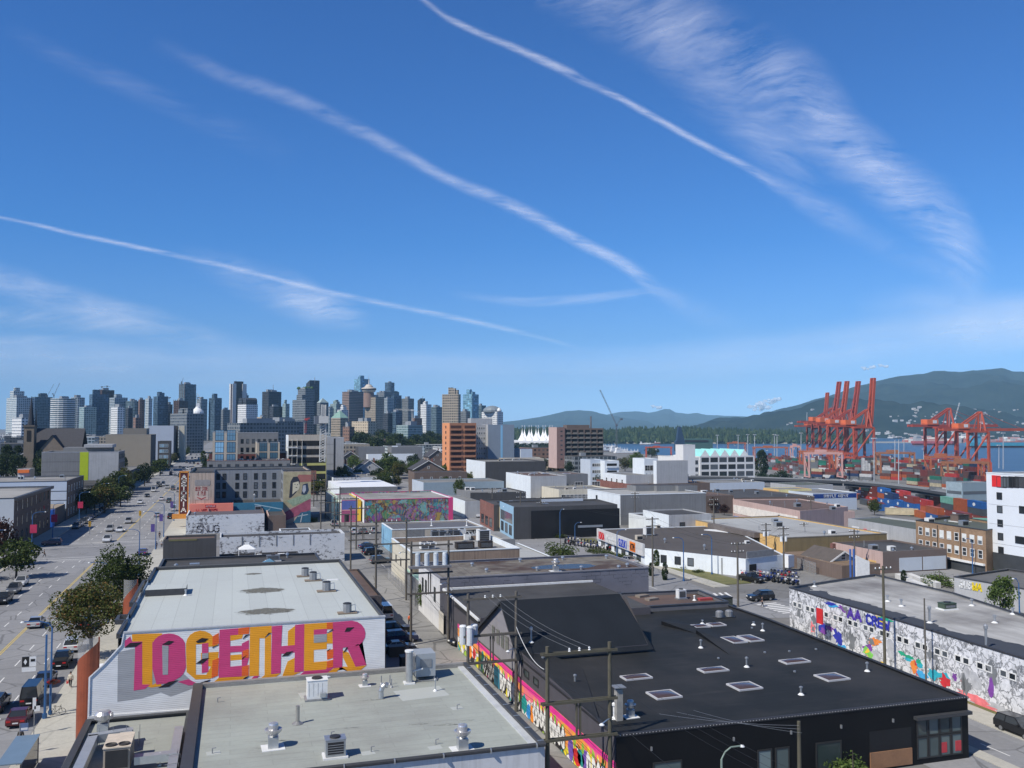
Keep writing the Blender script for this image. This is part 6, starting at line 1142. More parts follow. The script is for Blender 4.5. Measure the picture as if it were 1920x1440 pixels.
n1_=bld("brown_store","brown roofed store with pink walls, a broad white band and roof units",[Tn(1500,958,5),Tn(1590,950,5),Tn(1500,935,5),Tn(1374,936,5)],5.0,[wPK,wPK,wPK,wPK],BROWNROOF,-5,.3);L=wpos(n1_,3,0,0)[2];pN(n1_,3,.5,L*.97,.4,3.2,M((.74,.70,.64),.7),"white_band",.06);pN(n1_,3,.5,L*.9,-2.2,-.6,M((.06,.22,.6),.7),"blue_base",.06);kl(n1_,9,"brown roofed store")
mb=MB();o,ux,nr,L=fO(n1_,3);mb.xU(arc(L*.72,2.0,1.0,1.0,0,180,10),o,ux,(0,0,1),nr,.1,RDM);mb.xU(arc(L*.72,1.8,1.0,.9,180,360,10),o,ux,(0,0,1),nr,.1,BLK);mb.bD("round_emblem",n1_.e)
n2_=b4("pink_end_store","pale pink store end with two dark windows and a round emblem",1497,962,1600,950,3.6,wPK,wW,wPK,BROWNROOF,.3,None,24,-6);[wD(n2_,0,s,-.4,2.0,1.8,DARKM,GL)for s in(7,10.5)]
n3_=b4("brown_warehouse","long brown warehouse roof left of the brown roofed store",1318,930,1374,915,5.5,wBR,M((.42,.32,.28),.8),wBR,BROWNROOF,.3);kl(n3_,6,"long brown warehouse")
n8_=b4("dark_flat_store","wide dark flat roofed store behind the brown roofed store",1376,934,1525,916,4.5,wBR,wPK,wBR,DARKROOF,.3,None,0,-6);kl(n8_,12,"wide dark flat roofed store");n4_=b4("blue_band_store","white warehouse with a dark blue lettered band at the container yard",1524,925,1604,918,2.0,wBL,wBL,wW,MIDROOF,.3,None,26,-12);L=wpos(n4_,0,0,0)[2];pN(n4_,0,.2,L-.2,-.2,1.6,M((.015,.05,.22),.6),"blue_band",.06);mb=MB();o,ux,nr,L=fO(n4_,0);lt(mb,"SUPPLY DEPOT",o+ux*L*.25+nr*.06+Vector((0,0,.15)),ux,(0,0,1),nr,L*.55,1.1,WHITEP,.35,.03);mb.bD("band_lettering",n4_.e)
n5_=b4("yellow_fascia_sheds","low sheds with pale yellow fascia boards beyond the brown roofed store",1460,918,1520,908,2.5,M((.70,.62,.30),.7),wYE,wYE,MIDROOF,.2,None,12,-9);n6_=b4("long_grey_depot","long pale grey depot below the elevated road",1326,906,1432,900,3.0,wBL,wLG,wLG,MIDROOF,.2,None,26,-9);kl(n6_,8,"long pale grey depot");n7_=b4("gable_shed_yard","olive roofed yard shed below the elevated road",1492,910,1560,902,1.0,wLG,wLG,wLG,GREENROOF,.1,None,22,-12)
sgz=5.2;pa=[Tn(1717,993,sgz),Tn(1790,985,sgz),Tn(1650,968,sgz),Tn(1590,972,sgz)]
w1=bld("grey_shop_row","grey two storey shop row with three white windows",pa,sgz,[wG,wLG,wLG,wLG],GREENROOF,-3,.4);e_=eN(w1,1655,982,sgz);L=wpos(w1,e_,0,0)[2];[wD(w1,e_,L*f_,1.6,3.0,1.8,FRW,glass((.5,.55,.6)),'plain')for f_ in(.12,.42,.55)];pN(w1,e_,L*.26,L*.30,1.0,3.2,RDM,"red_banner",.4)
tz=9.2;pb=[Tn(1848,994,tz),Tn(1905,985,tz),Tn(1790,967,tz),Tn(1717,975,tz)]
w2=bld("tan_brick_hotel","three storey tan brick hotel with two rows of sash windows over shops",pb,tz,bTN,GREENROOF,-2,.5,CAPD);e_=eN(w2,1782,985,tz);L=wpos(w2,e_,0,0)[2]
BLIND=M((.72,.74,.70),.6)
for i in range(9):
 s=L*(i+.7)/9.4
 for j,z in enumerate((6.1,3.3)):
  o_=wD(w2,e_,s,z,1.25,1.75,FRW,GL,'sash')
  if(i,j)in((8,0),(7,0),(6,0),(4,0),(3,0),(1,0),(5,1),(4,1)):a,rz,_=wpos(w2,e_,s,z+.9,.04);mb=MB();mb.box(-.5,-.02,0 if(i,j)not in((4,0),(3,0))else-.7,.5,.0,.75,BLIND);link("blind",mb.mesh("blind"),w2.e,a-wloc(w2.e),rz)
pN(w2,e_,.3,L-.3,2.0,2.4,WHITEP,"white_cornice",.5);pN(w2,e_,.3,L-.3,-1.5,1.9,M((.05,.055,.06),.4),"shopfront",.06);pN(w2,e_,L*.18,L*.30,-1.2,1.2,glass((.3,.42,.42)),"shop_window",.12);pN(w2,e_,L*.0+.2,L*.06,-1.5,1.6,wPK,"pink_pier",.12)
[pN(w2,e_,L*f_,L*f_+.12,2.4,tz-.4,DARKM,"downpipe",.08)for f_ in(.33,.66)];kl(w2,4,"tan brick hotel");aB(P(1800,978,tz-.5),3.2,2.2,1.6,"dark rooftop unit on the tan brick hotel",wBR,'louver')
wz=21.5;wx=147.5;q0=PX(1849,886,wx);wz=q0.z;far=q0.y
w3=bld("white_modern_block","tall white modern block with small square windows and a red strip at the right edge",[(wx,far-48),(wx+40,far-48),(wx+40,far),(wx,far)],wz,M((.70,.74,.78),.5,.05,.3),PALEROOF,-.5,.5,wW);
def w3w(px,py,w,h,gl=None,mt=None):
 q=PX(px,py,wx);s=far-q.y;wD(w3,3,s,q.z-h/2,w,h,DARKM,gl or GL,'plain')
for py in(930,955,981,1006,1032):w3w(1874+(py-930)*.03,py,1.35,1.45)
for px,py,w in((1917,956,1.5),(1914,1013,2.6)):w3w(px,py,w,1.45)
for px,w in((1878,2.4),(1890,2.4),(1901,2.4),(1912,2.2)):w3w(px,904,w,2.2)
q=PX(1860,902,wx);pN(w3,3,far-q.y-.0,far-q.y+2.2,q.z-1.1,q.z+1.2,M((.7,.03,.03),.5),"red_strip",.06);pN(w3,3,1.2,46,.2,4.6,M((.05,.055,.06),.5),"undercroft",.05);pN(w3,3,.0,1.0,0,4.8,M((.62,.60,.54),.7),"pier",.2)
for z in(6.4,10.3,14.2):pN(w3,3,.5,47,z,z+.07,wLG,"joint_line",.02)
mb=MB();mb.box(wx+5,far-30,wz-.5,wx+25,far-8,wz+3.4,M((.03,.035,.04),.3));mb.box(wx+4.5,far-31,wz+3.4,wx+26,far-7,wz+3.8,wW);mb.bD("penthouse",w3.e)
s0,s1=P(1789,1081,3.9),P(1945,1108,3.9);sw=bld("sandwich_shop","low grey sandwich shop with a white and yellow lettered sign",[(s1.x,s1.y),(s1.x+16,s1.y+6),(s0.x+16,s0.y+4),(s0.x,s0.y)],3.9,[wLG,wDG,wDG,wLG],M((.12,.12,.12),.8),-.3,.3,CAPD);e_=eN(sw,1857,1094,3.9);o,ux,nr,L=fO(sw,e_)
mb=MB();lt(mb,"SUB",o+ux*1.1+nr*.02+Vector((0,0,2.3)),ux,(0,0,1),nr,2.3,1.0,WHITEP,.4,.08,.25,.12);mb.bD("sign_lettering",sw.e);mb=MB();lt(mb,"WA",o+ux*3.55+nr*.02+Vector((0,0,2.3)),ux,(0,0,1),nr,1.7,1.0,M((.8,.62,.02),.5),.4,.08,.25,.12);mb.bD("sign_lettering",sw.e)
AAZ=6.6;ap_=[Tn(1480,1101,AAZ),Tn(1925,1236,AAZ)]
GRA2=graff("grey_mural_paint",[(.72,.73,.75),(.36,.37,.39),(.80,.81,.83),(.52,.53,.55),(.80,.80,.82),(.20,.21,.23),(.64,.65,.67),(.78,.79,.81),(.10,.105,.11)],.8,1.7)
m,nt,b=nM("patched_grey_roof");b.inputs["Roughness"].default_value=.8;co=pos_co(nt);n1=nN(nt,co,.06,7,.62);n2=nN(nt,map_n(nt,co,(.5,.06,1)),1,6,.65);s=N(nt,"ShaderNodeSeparateXYZ");nt.links.new(co,s.inputs[0])
c=xN(nt,rN(nt,n2,[(.35,0.0),(.7,1.0)]),(.33,.325,.31),(.50,.50,.48));c=xN(nt,mN(nt,'MULTIPLY',rN(nt,n1,[(.5,0.0),(.68,1.0)]),.7),c,(.10,.09,.085))
ed=mN(nt,'SUBTRACT',s.outputs[0],78.2);tar=mN(nt,'LESS_THAN',mN(nt,'ADD',ed,mN(nt,'MULTIPLY',nN(nt,map_n(nt,co,(.12,.10,1)),1,5,.55),9.0)),7.6);c=xN(nt,tar,c,(.045,.05,.062));nt.links.new(c,b.inputs["Base Color"]);AAR=m
x0,y0=ap_[0];x1,y1=ap_[1];LL=math.hypot(x1-x0,y1-y0);ex_=(x1+(x1-x0)*.3,y1+(y1-y0)*.3)
aa=bld("grey_mural_building","long flat roofed building with a grey and white graffiti mural along its street wall",[ex_,Tn(2130,1215,AAZ),Tn(1925,1155,AAZ),Tn(1790,1112,AAZ),Tn(1640,1077,AAZ),Tn(1590,1084,AAZ),(x0,y0)],AAZ,[wG]*6+[GRA2],AAR,-.3,.25,M((.04,.04,.045),.6));e_=eN(aa,1760,1186,AAZ);o,ux,nr,L=fO(aa,e_);L=LL
for i in range(17):
 s=2.0+i*LL/13.4
 for ds in(-.58,.58):wD(aa,e_,s+ds,4.0,1.0,.8,FRW,GL,'plain')
mb=MB();VIO=M((.10,.05,.36),.6);sAA=14.2;lt(mb,"AA",o+ux*13.6+nr*.06+Vector((0,0,5.1)),ux,(0,0,1),nr,2.6,1.05,VIO,.34,.03);mb.bD("mural_lettering",aa.e);mb=MB();lt(mb,"CREW",o+ux*17.4+nr*.06+Vector((0,0,5.1)),ux,(0,0,1),nr,4.2,1.0,M((.04,.05,.42),.6),.34,.03);mb.bD("mural_lettering",aa.e)
rr=random.Random(8)
ACOL=[M(c,.65,.3,1.5)for c in((.03,.04,.35),(.20,.06,.32),(.80,.20,.22),(.20,.55,.10),(.85,.55,.05),(.02,.35,.20),(.03,.38,.48),(.55,.03,.04),(.80,.25,.05),(.05,.35,.65),(.18,.19,.2),(.45,.46,.48))]
def ap(s,z,rx,rz,k,lf):
 for q in range(3):mb=MB();mb.xU(blob(s+rr.uniform(-.7,.7)*rx,z+rr.uniform(-.6,.6)*rz,rx*rr.uniform(.35,.75),rz*rr.uniform(.3,.7),13,.55),o,ux,(0,0,1),nr,.012+.004*lf+.001*q,ACOL[k]if q<2 else ACOL[rr.choice((10,11,(k+1)%10,k))]);mb.bD("mural_shape",aa.e)
for i,(s,z,rx,rz,k)in enumerate(((6.0,1.6,.9,1.0,2),(9.0,2.2,1.3,1.1,0),(11.0,1.6,1.5,1.3,0),(12.5,1.0,1.2,.9,9),(10.4,2.8,1.0,.5,1),(10.0,5.8,1.4,.45,9),(13.5,5.9,1.3,.4,1),(18,2.0,1.0,.8,1),(19.3,2.9,1.4,.5,8),(18.5,1.2,1.2,.8,3),(20,.9,1.6,.7,3),(21.4,.7,.6,.5,4),(21.5,6.0,1.8,.45,4),(25.4,2.6,1.2,.5,5),(27.0,1.6,1.0,1.0,7),(28.4,2.2,1.1,.8,5),(28.0,1.0,1.0,.6,9),(31.4,1.6,1.4,1.3,6),(31.6,1.7,1.0,.9,5),(33.5,2.4,.5,.5,1),(36.0,.5,3.0,.55,2),(38.5,.5,3.0,.6,2),(34.9,1.4,.35,1.3,2),(3,3,.9,1.4,10),(7,3.0,1.2,1.0,11),(15.5,2.2,1.2,1.6,10),(23,2.4,1.1,1.5,11),(30,3.4,1.0,.9,10),(36,2.6,1.2,1.4,11),(39,3.2,1.0,1.6,10))):ap(s*L/44,z,rx,rz,k,i%6)
for px,py,h,l in((1527,1100,.8,"bent vent at the back left of the patched grey roof"),(1664,1128,.8,"vent pipe left of the near light pole on the patched roof"),(1690,1137,.9,"vent pipe behind the tall utility pole on the patched roof"),(1822,1136,.9,"vent pipe at the right back of the patched roof"),(1899,1152,.8,"vent pipe farthest right on the patched roof"),(1865,1168,.9,"leaning vent pipe near the front of the patched roof"),(1743,1168,1.9,"tall silver flue at the tarred edge, left one"),(1849,1214,2.3,"tall silver flue at the tarred edge, right one")):vent(P(px,py,AAZ-.25),h,.13,l)
aB(P(1776,1142,AAZ-.25),1.9,1.2,.8,"low green condenser alone on the patched grey roof",M((.06,.09,.06),.6),'louver')
ORB=M((.38,.18,.105),.8,.1,.3,0,0,.2);z=P(842,793,31).z  # shade put into the front's orange; sunlit left face has a brighter copy
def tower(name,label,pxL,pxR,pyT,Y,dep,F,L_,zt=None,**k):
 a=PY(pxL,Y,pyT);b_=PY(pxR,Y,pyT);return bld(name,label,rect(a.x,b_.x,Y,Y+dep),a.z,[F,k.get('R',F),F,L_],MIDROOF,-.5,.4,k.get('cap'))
o1=tower("orange_apartment_tower","orange concrete apartment tower with recessed balconies",843,893,793,480,18,ORB,M((.72,.30,.14),.8,.1,.3));L=wpos(o1,0,0,0)[2]
for j in range(8):
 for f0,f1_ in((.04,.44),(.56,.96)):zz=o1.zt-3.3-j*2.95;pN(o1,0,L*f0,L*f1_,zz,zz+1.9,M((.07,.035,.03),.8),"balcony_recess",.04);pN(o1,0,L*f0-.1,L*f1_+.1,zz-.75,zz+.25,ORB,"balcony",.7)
 for i in range(1):wD(o1,3,9,o1.zt-3.0-j*2.95,2.2,1.5,DARKM,GL)
q1_=tower("grey_blue_tower","blue grey tower with a banded left part and a dark vertical slot",893,915,797,500,20,wLG,wLG);wg(q1_,0,6,[q1_.zt-2.6-j*2.9 for j in range(9)],.8,1.5,FRW,GL,'plain',.4)
q2_=tower("grey_blue_slab","blank blue grey slab with a dark window slot beside the banded tower",915,964,796,496,20,M((.22,.27,.33),.8,.08,.3),wLG);L=wpos(q2_,0,0,0)[2];pN(q2_,0,L*.48,L*.56,1,q2_.zt-.4,GLB,"window_slot",.06)
mb=MB();x=q1_.pts[0][0];mb.box(x-1,508,q1_.zt,x+12,516,q1_.zt+4,wLG);mb.bD("lift_house",q1_.e)
v1=tower("brown_apartment_slab","dark brown concrete apartment slab covered in small balconies",1059,1131,803,620,18,M((.17,.125,.10),.8,.1,.3),wPK);L=wpos(v1,0,0,0)[2]
for j in range(8):
 zz=v1.zt-3.5-j*3.4
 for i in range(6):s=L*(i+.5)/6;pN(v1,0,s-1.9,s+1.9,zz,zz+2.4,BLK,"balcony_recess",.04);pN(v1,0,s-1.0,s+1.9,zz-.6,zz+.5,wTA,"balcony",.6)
 pN(v1,0,0,L,zz-.9,zz-.6,wTA,"floor_band",.65)
v2=tower("brown_stair_tower","plain pinkish end bay of the brown apartment slab",1044,1059,801,619,18,M((.24,.15,.13),.8),wPK);[wD(v2,0,3.6,v2.zt-3.5-j*3.4,1.6,1.0,DARKM,GL)for j in range(7)]
mb=MB();x=v1.pts[0][0];mb.box(x+4,626,v1.zt,x+22,634,v1.zt+2.5,wBR);mb.tube((x+24,628,v1.zt),(x+24,628,v1.zt+9),.5,wBR);mb.bD("roof_plant",v1.e)
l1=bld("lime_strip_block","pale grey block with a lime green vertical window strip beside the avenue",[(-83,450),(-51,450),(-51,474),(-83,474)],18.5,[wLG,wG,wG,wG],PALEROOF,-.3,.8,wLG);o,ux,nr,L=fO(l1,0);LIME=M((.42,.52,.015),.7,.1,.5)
q=PY(150,450,850);s_=q.x+83;pN(l1,0,s_,s_+3.6,1,18.4,LIME,"lime_strip",.08);[wD(l1,0,s_+1.9,z,1.7,1.6,DARKM,GL)for z in(3.5,8,12.5)];pN(l1,0,0.1,s_,.5,18.2,wG,"darker_bay",.04)
for z in(5,9.5,14):pN(l1,0,.1,s_,z,z+.12,wDG,"joint_line",.06)
wg(l1,1,4,[2,6.4,10.8,15],2.6,2.4,DARKM,GL,'bars');mb=MB();mb.box(-75,455,18,-55,468,20.4,wG);mb.box(-66,452,20.4,-54,466,21.8,wLG);mb.bD("roof_house",l1.e)
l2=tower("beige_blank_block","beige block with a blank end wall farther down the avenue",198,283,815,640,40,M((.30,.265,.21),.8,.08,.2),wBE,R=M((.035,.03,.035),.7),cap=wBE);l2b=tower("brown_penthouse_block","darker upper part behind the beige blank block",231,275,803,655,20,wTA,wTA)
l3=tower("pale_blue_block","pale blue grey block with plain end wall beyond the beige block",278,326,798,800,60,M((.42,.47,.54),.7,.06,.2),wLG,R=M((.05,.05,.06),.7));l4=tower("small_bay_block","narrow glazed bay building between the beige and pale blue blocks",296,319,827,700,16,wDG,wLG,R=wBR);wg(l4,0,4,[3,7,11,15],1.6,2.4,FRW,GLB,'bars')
l5=tower("cream_slab","narrow cream slab next to the pale blue block",336,346,798,830,30,wCR,wCR)
l6=bld("white_panel_building","building with a big blue white panelled end wall and dark lettered band",[(-79,318),(-51.2,318),(-51.2,352),(-79,352)],12.6,[M((.50,.58,.68),.6,.06,.3),bBR,wG,wW],OLDROOF,-.3,.5,CAPD);o,ux,nr,L=fO(l6,0)
pN(l6,0,6,L,0,3.8,M((.06,.075,.095),.7),"dark_band",.06);mb=MB();lt(mb,"SERIOUS",o+ux*(L-8.4)+nr*.07+Vector((0,0,2.2)),ux,(0,0,1),nr,7.8,.9,WHITEP,.35,.03);lt(mb,"CALLIGRAPHY",o+ux*(L-7.4)+nr*.07+Vector((0,0,1.0)),ux,(0,0,1),nr,6.6,.7,WHITEP,.35,.03);mb.bD("band_lettering",l6.e)
for z in(6.4,9.3):pN(l6,0,.1,L,z,z+.18,wDG,"joint_line",.05)
wg(l6,1,6,[1.2,5.0,8.8],1.3,2.2,FRW,GL,'sash');kl(l6,6,"white panelled building");l6b=bld("old_white_brick_house","old whitewashed brick building behind the white panelled one",[(-118,330),(-80,330),(-80,362),(-118,362)],12.8,[PEEL,wW,wW,wW],OLDROOF,-.3,.4);wD(l6b,0,33,7,1.4,2,DARKM,GL,'sash');wD(l6b,0,36,7,1.4,2,DARKM,GL,'sash');kl(l6b,5,"old whitewashed building")
l7=bld("corner_block","brown brick corner block with tall dark windows, cornice and pale end wall",[(-84,246),(-51.2,246),(-51.2,292),(-84,292)],12.6,[M((.50,.53,.55),.7,.06,.3),bM((.15,.095,.07),(.17,.14,.12),.5,.16,.012),wG,wG],OLDROOF,-.3,.5,CAPD);wg(l7,1,8,[1.4,5.2,9.0],1.5,2.6,FRB,GL,'sash');pN(l7,1,0,46,11.9,12.7,CAPD,"cornice",.8);kl(l7,6,"brown corner block")
l8=bld("blue_hoarding","bright blue plywood box wall beside the corner",[(-62,297),(-51.4,297),(-51.4,300),(-62,300)],5.2,M((.015,.11,.50),.6,.08,.5),MIDROOF,-.3,.1,cat="hoarding");l9=bld("tan_roof_shop","low shop with a tan pitched roof behind the blue hoarding",[(-62,300.5),(-51.4,300.5),(-51.4,317),(-62,317)],5.4,[wG,wDG,wG,wG],M((.28,.23,.17),.8,.2,.4),-.3,0);l10=bld("near_left_shop","yellowish low shop at the left edge in front of the corner block",[(-62,205),(-51.5,205),(-51.5,226),(-62,226)],6.0,[wYE,M((.09,.07,.06),.8),wG,wG],PALEROOF,-.3,.3);wg(l10,1,3,[.5],3.6,2.6,DARKM,GL,'bars')
l11=bld("left_frontage","dark fronted two storey shops along the left pavement",[(-72,60),(-52,60),(-52,204),(-72,204)],8.0,wDG,MIDROOF,-.3,.3);wg(l11,1,20,[.6,4.6],3.2,2.4,FRB,GL,'bars')
l12=bld("brown_low_shops","low brown shops with flat roofs between the lime strip block and the white panelled block",[(-72,356),(-51.4,356),(-51.4,394),(-72,394)],5.6,[wBR,wDG,wG,wG],MIDROOF,-.3,.3);l13=bld("dark_shop_row","row of dark low shops beside the avenue before the lime strip block",[(-70,409),(-51.4,409),(-51.4,446),(-70,446)],5.8,[wDG,wBR,wG,wG],DARKROOF,-.3,.3);l14=bld("red_edge_shop","low shop with a red roof edge beyond the lime strip block",[(-70,478),(-51.4,478),(-51.4,560),(-70,560)],7.2,[M((.25,.08,.07),.8),wDG,wG,wG],MIDROOF,-.3,.3)
for b_ in(l12,l13,l14):wg(b_,1,5,[.6],4.2,2.4,DARKM,GL,'bars');kl(b_,4,"low shops left of the avenue")
rd_=bld("orange_rail_balconies","small house with orange balcony rails by the trees at the left",[(-93,452),(-88,452),(-88,462),(-93,462)],11,wLG,MIDROOF,-.3,.2);[pN(rd_,0,.2,4.8,z,z+1.4,M((.75,.18,.04),.7),"orange_rail",.6)for z in(2.5,6,9.2)]
ch=thing("church","dark stone church with square tower and gabled nave at the left","church",(-150,560,0));STN=M((.13,.11,.09),.9,.2,.2);x0=PY(62,560,805).x;x1=PY(150,560,805).x;rz_=PY(100,560,803).z
mb=MB();mb.box(x0,560,0,x1,585,15,STN);mb.bD("nave_wall",ch);mb=MB();mb.face([(x0-1,558,14.5),(x1+1,558,14.5),(x1+1,572,rz_),(x0-1,572,rz_)],SLATE);mb.face([(x1+1,587,14.5),(x0-1,587,14.5),(x0-1,572,rz_),(x1+1,572,rz_)],SLATE);mb.bD("roof",ch)
gx_=PY(100,560,812).x;mb=MB();mb.face([(gx_-8,557,0),(gx_+8,557,0),(gx_+8,557,15),(gx_,557,25),(gx_-8,557,15)],M((.22,.18,.14),.9));mb.face([(gx_-8.5,556.5,14.5),(gx_,556.5,25.3),(gx_,572,25.3),(gx_-8.5,572,14.5)],SLATE);mb.face([(gx_+8.5,556.5,14.5),(gx_+8.5,572,14.5),(gx_,572,25.3),(gx_,556.5,25.3)],SLATE);mb.bD("gable",ch)
tx0,tx1=PY(45,555,800).x,PY(64,555,800).x;tz_=PY(50,555,797).z;mb=MB();mb.box(tx0,555,0,tx1,562,tz_,M((.20,.165,.125),.9,.2,.3));mb.box(tx0-.4,554.6,tz_-1,tx1+.4,562.4,tz_,STN);mb.bD("tower",ch);mb=MB();mb.box(tx0+1.5,554.85,tz_-9,tx1-1.5,554.95,tz_-3,BLK);mb.bD("belfry_opening",ch)
sx=PY(59,570,760).x;mb=MB();mb.tube((sx,570,26),(sx,570,PY(59,570,743).z),2.4,M((.03,.035,.045),.8),8,.1);mb.tube((sx+2.6,570,26),(sx+2.6,570,40),.8,M((.03,.035,.045),.8),6,.05);mb.bD("spire",ch)
FC={'gl':facade((.42,.48,.52),(.035,.06,.075),3.4,3.1,.8,.62),'gt':facade((.16,.22,.25),(.03,.055,.07),3.0,3.1,.86,.7),'bd':facade((.60,.62,.62),(.05,.08,.10),60,3.3,.995,.55),'dk':facade((.055,.065,.08),(.012,.016,.022),3.0,3.4,.7,.6),'bl':facade((.09,.14,.19),(.03,.06,.095),3.2,3.6,.9,.78),'wh':facade((.74,.75,.74),(.08,.10,.12),3.6,3.4,.6,.5),'bn':facade((.075,.055,.05),(.012,.012,.014),2.6,3.5,.6,.55),'pk':facade((.30,.22,.19),(.06,.055,.055),60,3.5,.995,.42),'bg':facade((.36,.31,.24),(.05,.05,.05),3.2,3.5,.62,.55),'cr':facade((.55,.46,.33),(.10,.085,.07),4.2,3.8,.42,.5),'gr':facade((.21,.23,.24),(.035,.045,.055),3.2,3.4,.7,.6),'sk':facade((.22,.36,.44),(.10,.22,.30),4.0,4.0,.9,.8),'br':facade((.25,.15,.11),(.06,.05,.05),3.6,3.4,.5,.5),'lg':facade((.55,.60,.61),(.06,.10,.12),3.0,3.1,.7,.6),'gg':facade((.33,.42,.42),(.07,.12,.13),3.3,3.1,.75,.6)}
CROWN=M((.25,.27,.29),.7,.15,.1)
def sT(name,label,pl,pm,pr,pt,dep,key,extra=None,cat="tower",zb=0.0):
 c=PD(pm,HOR,dep);al=R(45);a=max(6,(pm-pl)*dep/FPX/math.cos(al));b_=max(6,(pr-pm)*dep/FPX/math.sin(al))
 if pm-pl>3*(pr-pm)or pr-pm>3*(pm-pl):al=R(18)if pm-pl>pr-pm else R(72);a=max(6,(pm-pl)*dep/FPX/math.cos(al));b_=max(6,(pr-pm)*dep/FPX/math.sin(al))
 a=min(a,75);b_=min(b_,75);zt=H+(HOR-pt)*dep/FPX;t=thing(name,label,cat,(c.x,c.y,zb),-PSI-al);h=zt-zb;mt=FC[key]
 def K(mb,nm):return link(nm,mb.mesh(nm),t)
 round_=extra=='round'
 mb=MB()
 if round_:r=(pr-pl)*dep/FPX/2;mb.prism([(-a*.5+r*math.cos(i*math.pi/10),b_*.5+r*math.sin(i*math.pi/10))for i in range(20)],0,h,mt,CROWN)
 else:mb.prism([(-a,0),(0,0),(0,b_),(-a,b_)],0,h,mt,CROWN)
 K(mb,"shaft");mb=MB();rr=random.Random(int(pl*7+pt))
 if extra=='twin':
  for k in(0,1):
   x0,x1=(-a,-a*.52)if k==0 else(-a*.48,0);xm=(x0+x1)/2;mb.prism([(x0+1,.5),(x1-1,.5),(x1-1,b_-.5),(x0+1,b_-.5)],h,h+5,FC['dk']);n=8
   for i in range(n):
    q0,q1=math.pi*i/n,math.pi*(i+1)/n;w=(x1-x0)/2-1;mb.face([(xm+w*math.cos(q0),.5,h+5+w*math.sin(q0)),(xm+w*math.cos(q1),.5,h+5+w*math.sin(q1)),(xm+w*math.cos(q1),b_-.5,h+5+w*math.sin(q1)),(xm+w*math.cos(q0),b_-.5,h+5+w*math.sin(q0))],FC['dk']);mb.face([(xm,.5,h+5),(xm+w*math.cos(q0),.5,h+5+w*math.sin(q0)),(xm+w*math.cos(q1),.5,h+5+w*math.sin(q1))],FC['dk'])
 elif extra=='piers':
  for x in(-a,-a*.7):mb.box(x-.4,-1.2,0,x+a*.18,.0,h+1,M((.7,.68,.64),.7))
  mb.box(-.0,-.5,0,1.2,b_*.25,h+1,M((.68,.66,.62),.7));mb.box(.0,b_*.7,0,1.2,b_,h+1,M((.68,.66,.62),.7));mb.box(-a*.6,b_*.2,h,-a*.1,b_*.8,h+6,FC['bn'])
 elif extra=='pyr':
  mb.prism([(-a,0),(0,0),(0,b_),(-a,b_)],h,h+.5,CROWN)
  ap_=(-a/2,b_/2,h+max(a,b_)*.5)
  for q,r_ in(((-a,0),(0,0)),((0,0),(0,b_)),((0,b_),(-a,b_)),((-a,b_),(-a,0))):mb.face([(*q,h+.5),(*r_,h+.5),ap_],FC['gg']if key!='bg' else M((.2,.33,.28),.7))
 elif extra=='slant':mb.face([(-a,0,h),(0,0,h),(0,0,h+a*.5)],mt);mb.face([(-a,0,h),(0,0,h+a*.5),(0,b_,h+a*.5),(-a,b_,h)],CROWN);mb.face([(0,0,h),(0,b_,h),(0,b_,h+a*.5),(0,0,h+a*.5)],mt);mb.tube((0,b_*.5,h),(0,b_*.5,h+a),.5,CROWN)
 elif extra=='green':
  mb.box(-a*.9,b_*.1,h,-a*.1,b_*.9,h+3,CROWN)
  for i in range(14):x,y=rr.uniform(-a,0),rr.uniform(0,b_);mb.lathe([(2,0),(2.8,2),(1.5,4),(.1,5)],M((.05,.10,.03),.9),(x,y,h),6)
 elif extra=='dome':mb.lathe([(a*.42,0),(a*.42,3),(a*.36,6),(a*.22,9),(a*.05,10.5)],M((.2,.23,.25),.5),(-a*.5,b_*.5,h),14);mb.lathe([(3.6,0),(3.6,2),(2,5),(.1,6)],WHITEP,(-a*.06,b_*.5,h+1),10)
 else:
  for k in range(2+(extra=='step')):x=rr.uniform(-a*.8,-a*.5);y=rr.uniform(b_*.1,b_*.4);w=a*rr.uniform(.2,.45);d=b_*rr.uniform(.3,.5);mb.box(x,y,h,x+w,y+d,h+rr.uniform(2,5)*(2 if extra=='step' else 1),CROWN if extra!='step' else mt)
  if extra=='mast':mb.tube((-a*.3,b_*.5,h),(-a*.3,b_*.5,h+14),.5,CROWN,5)
  if extra=='frame':
   for i in range(8):
    for q in range(4):x=-a+a*q/3;mb.box(x-.4,-.6,h-30+i*4,x+.4,.2,h-26+i*4,M((.2,.12,.1),.8))
 if mb.v:K(mb,"crown")
 return t
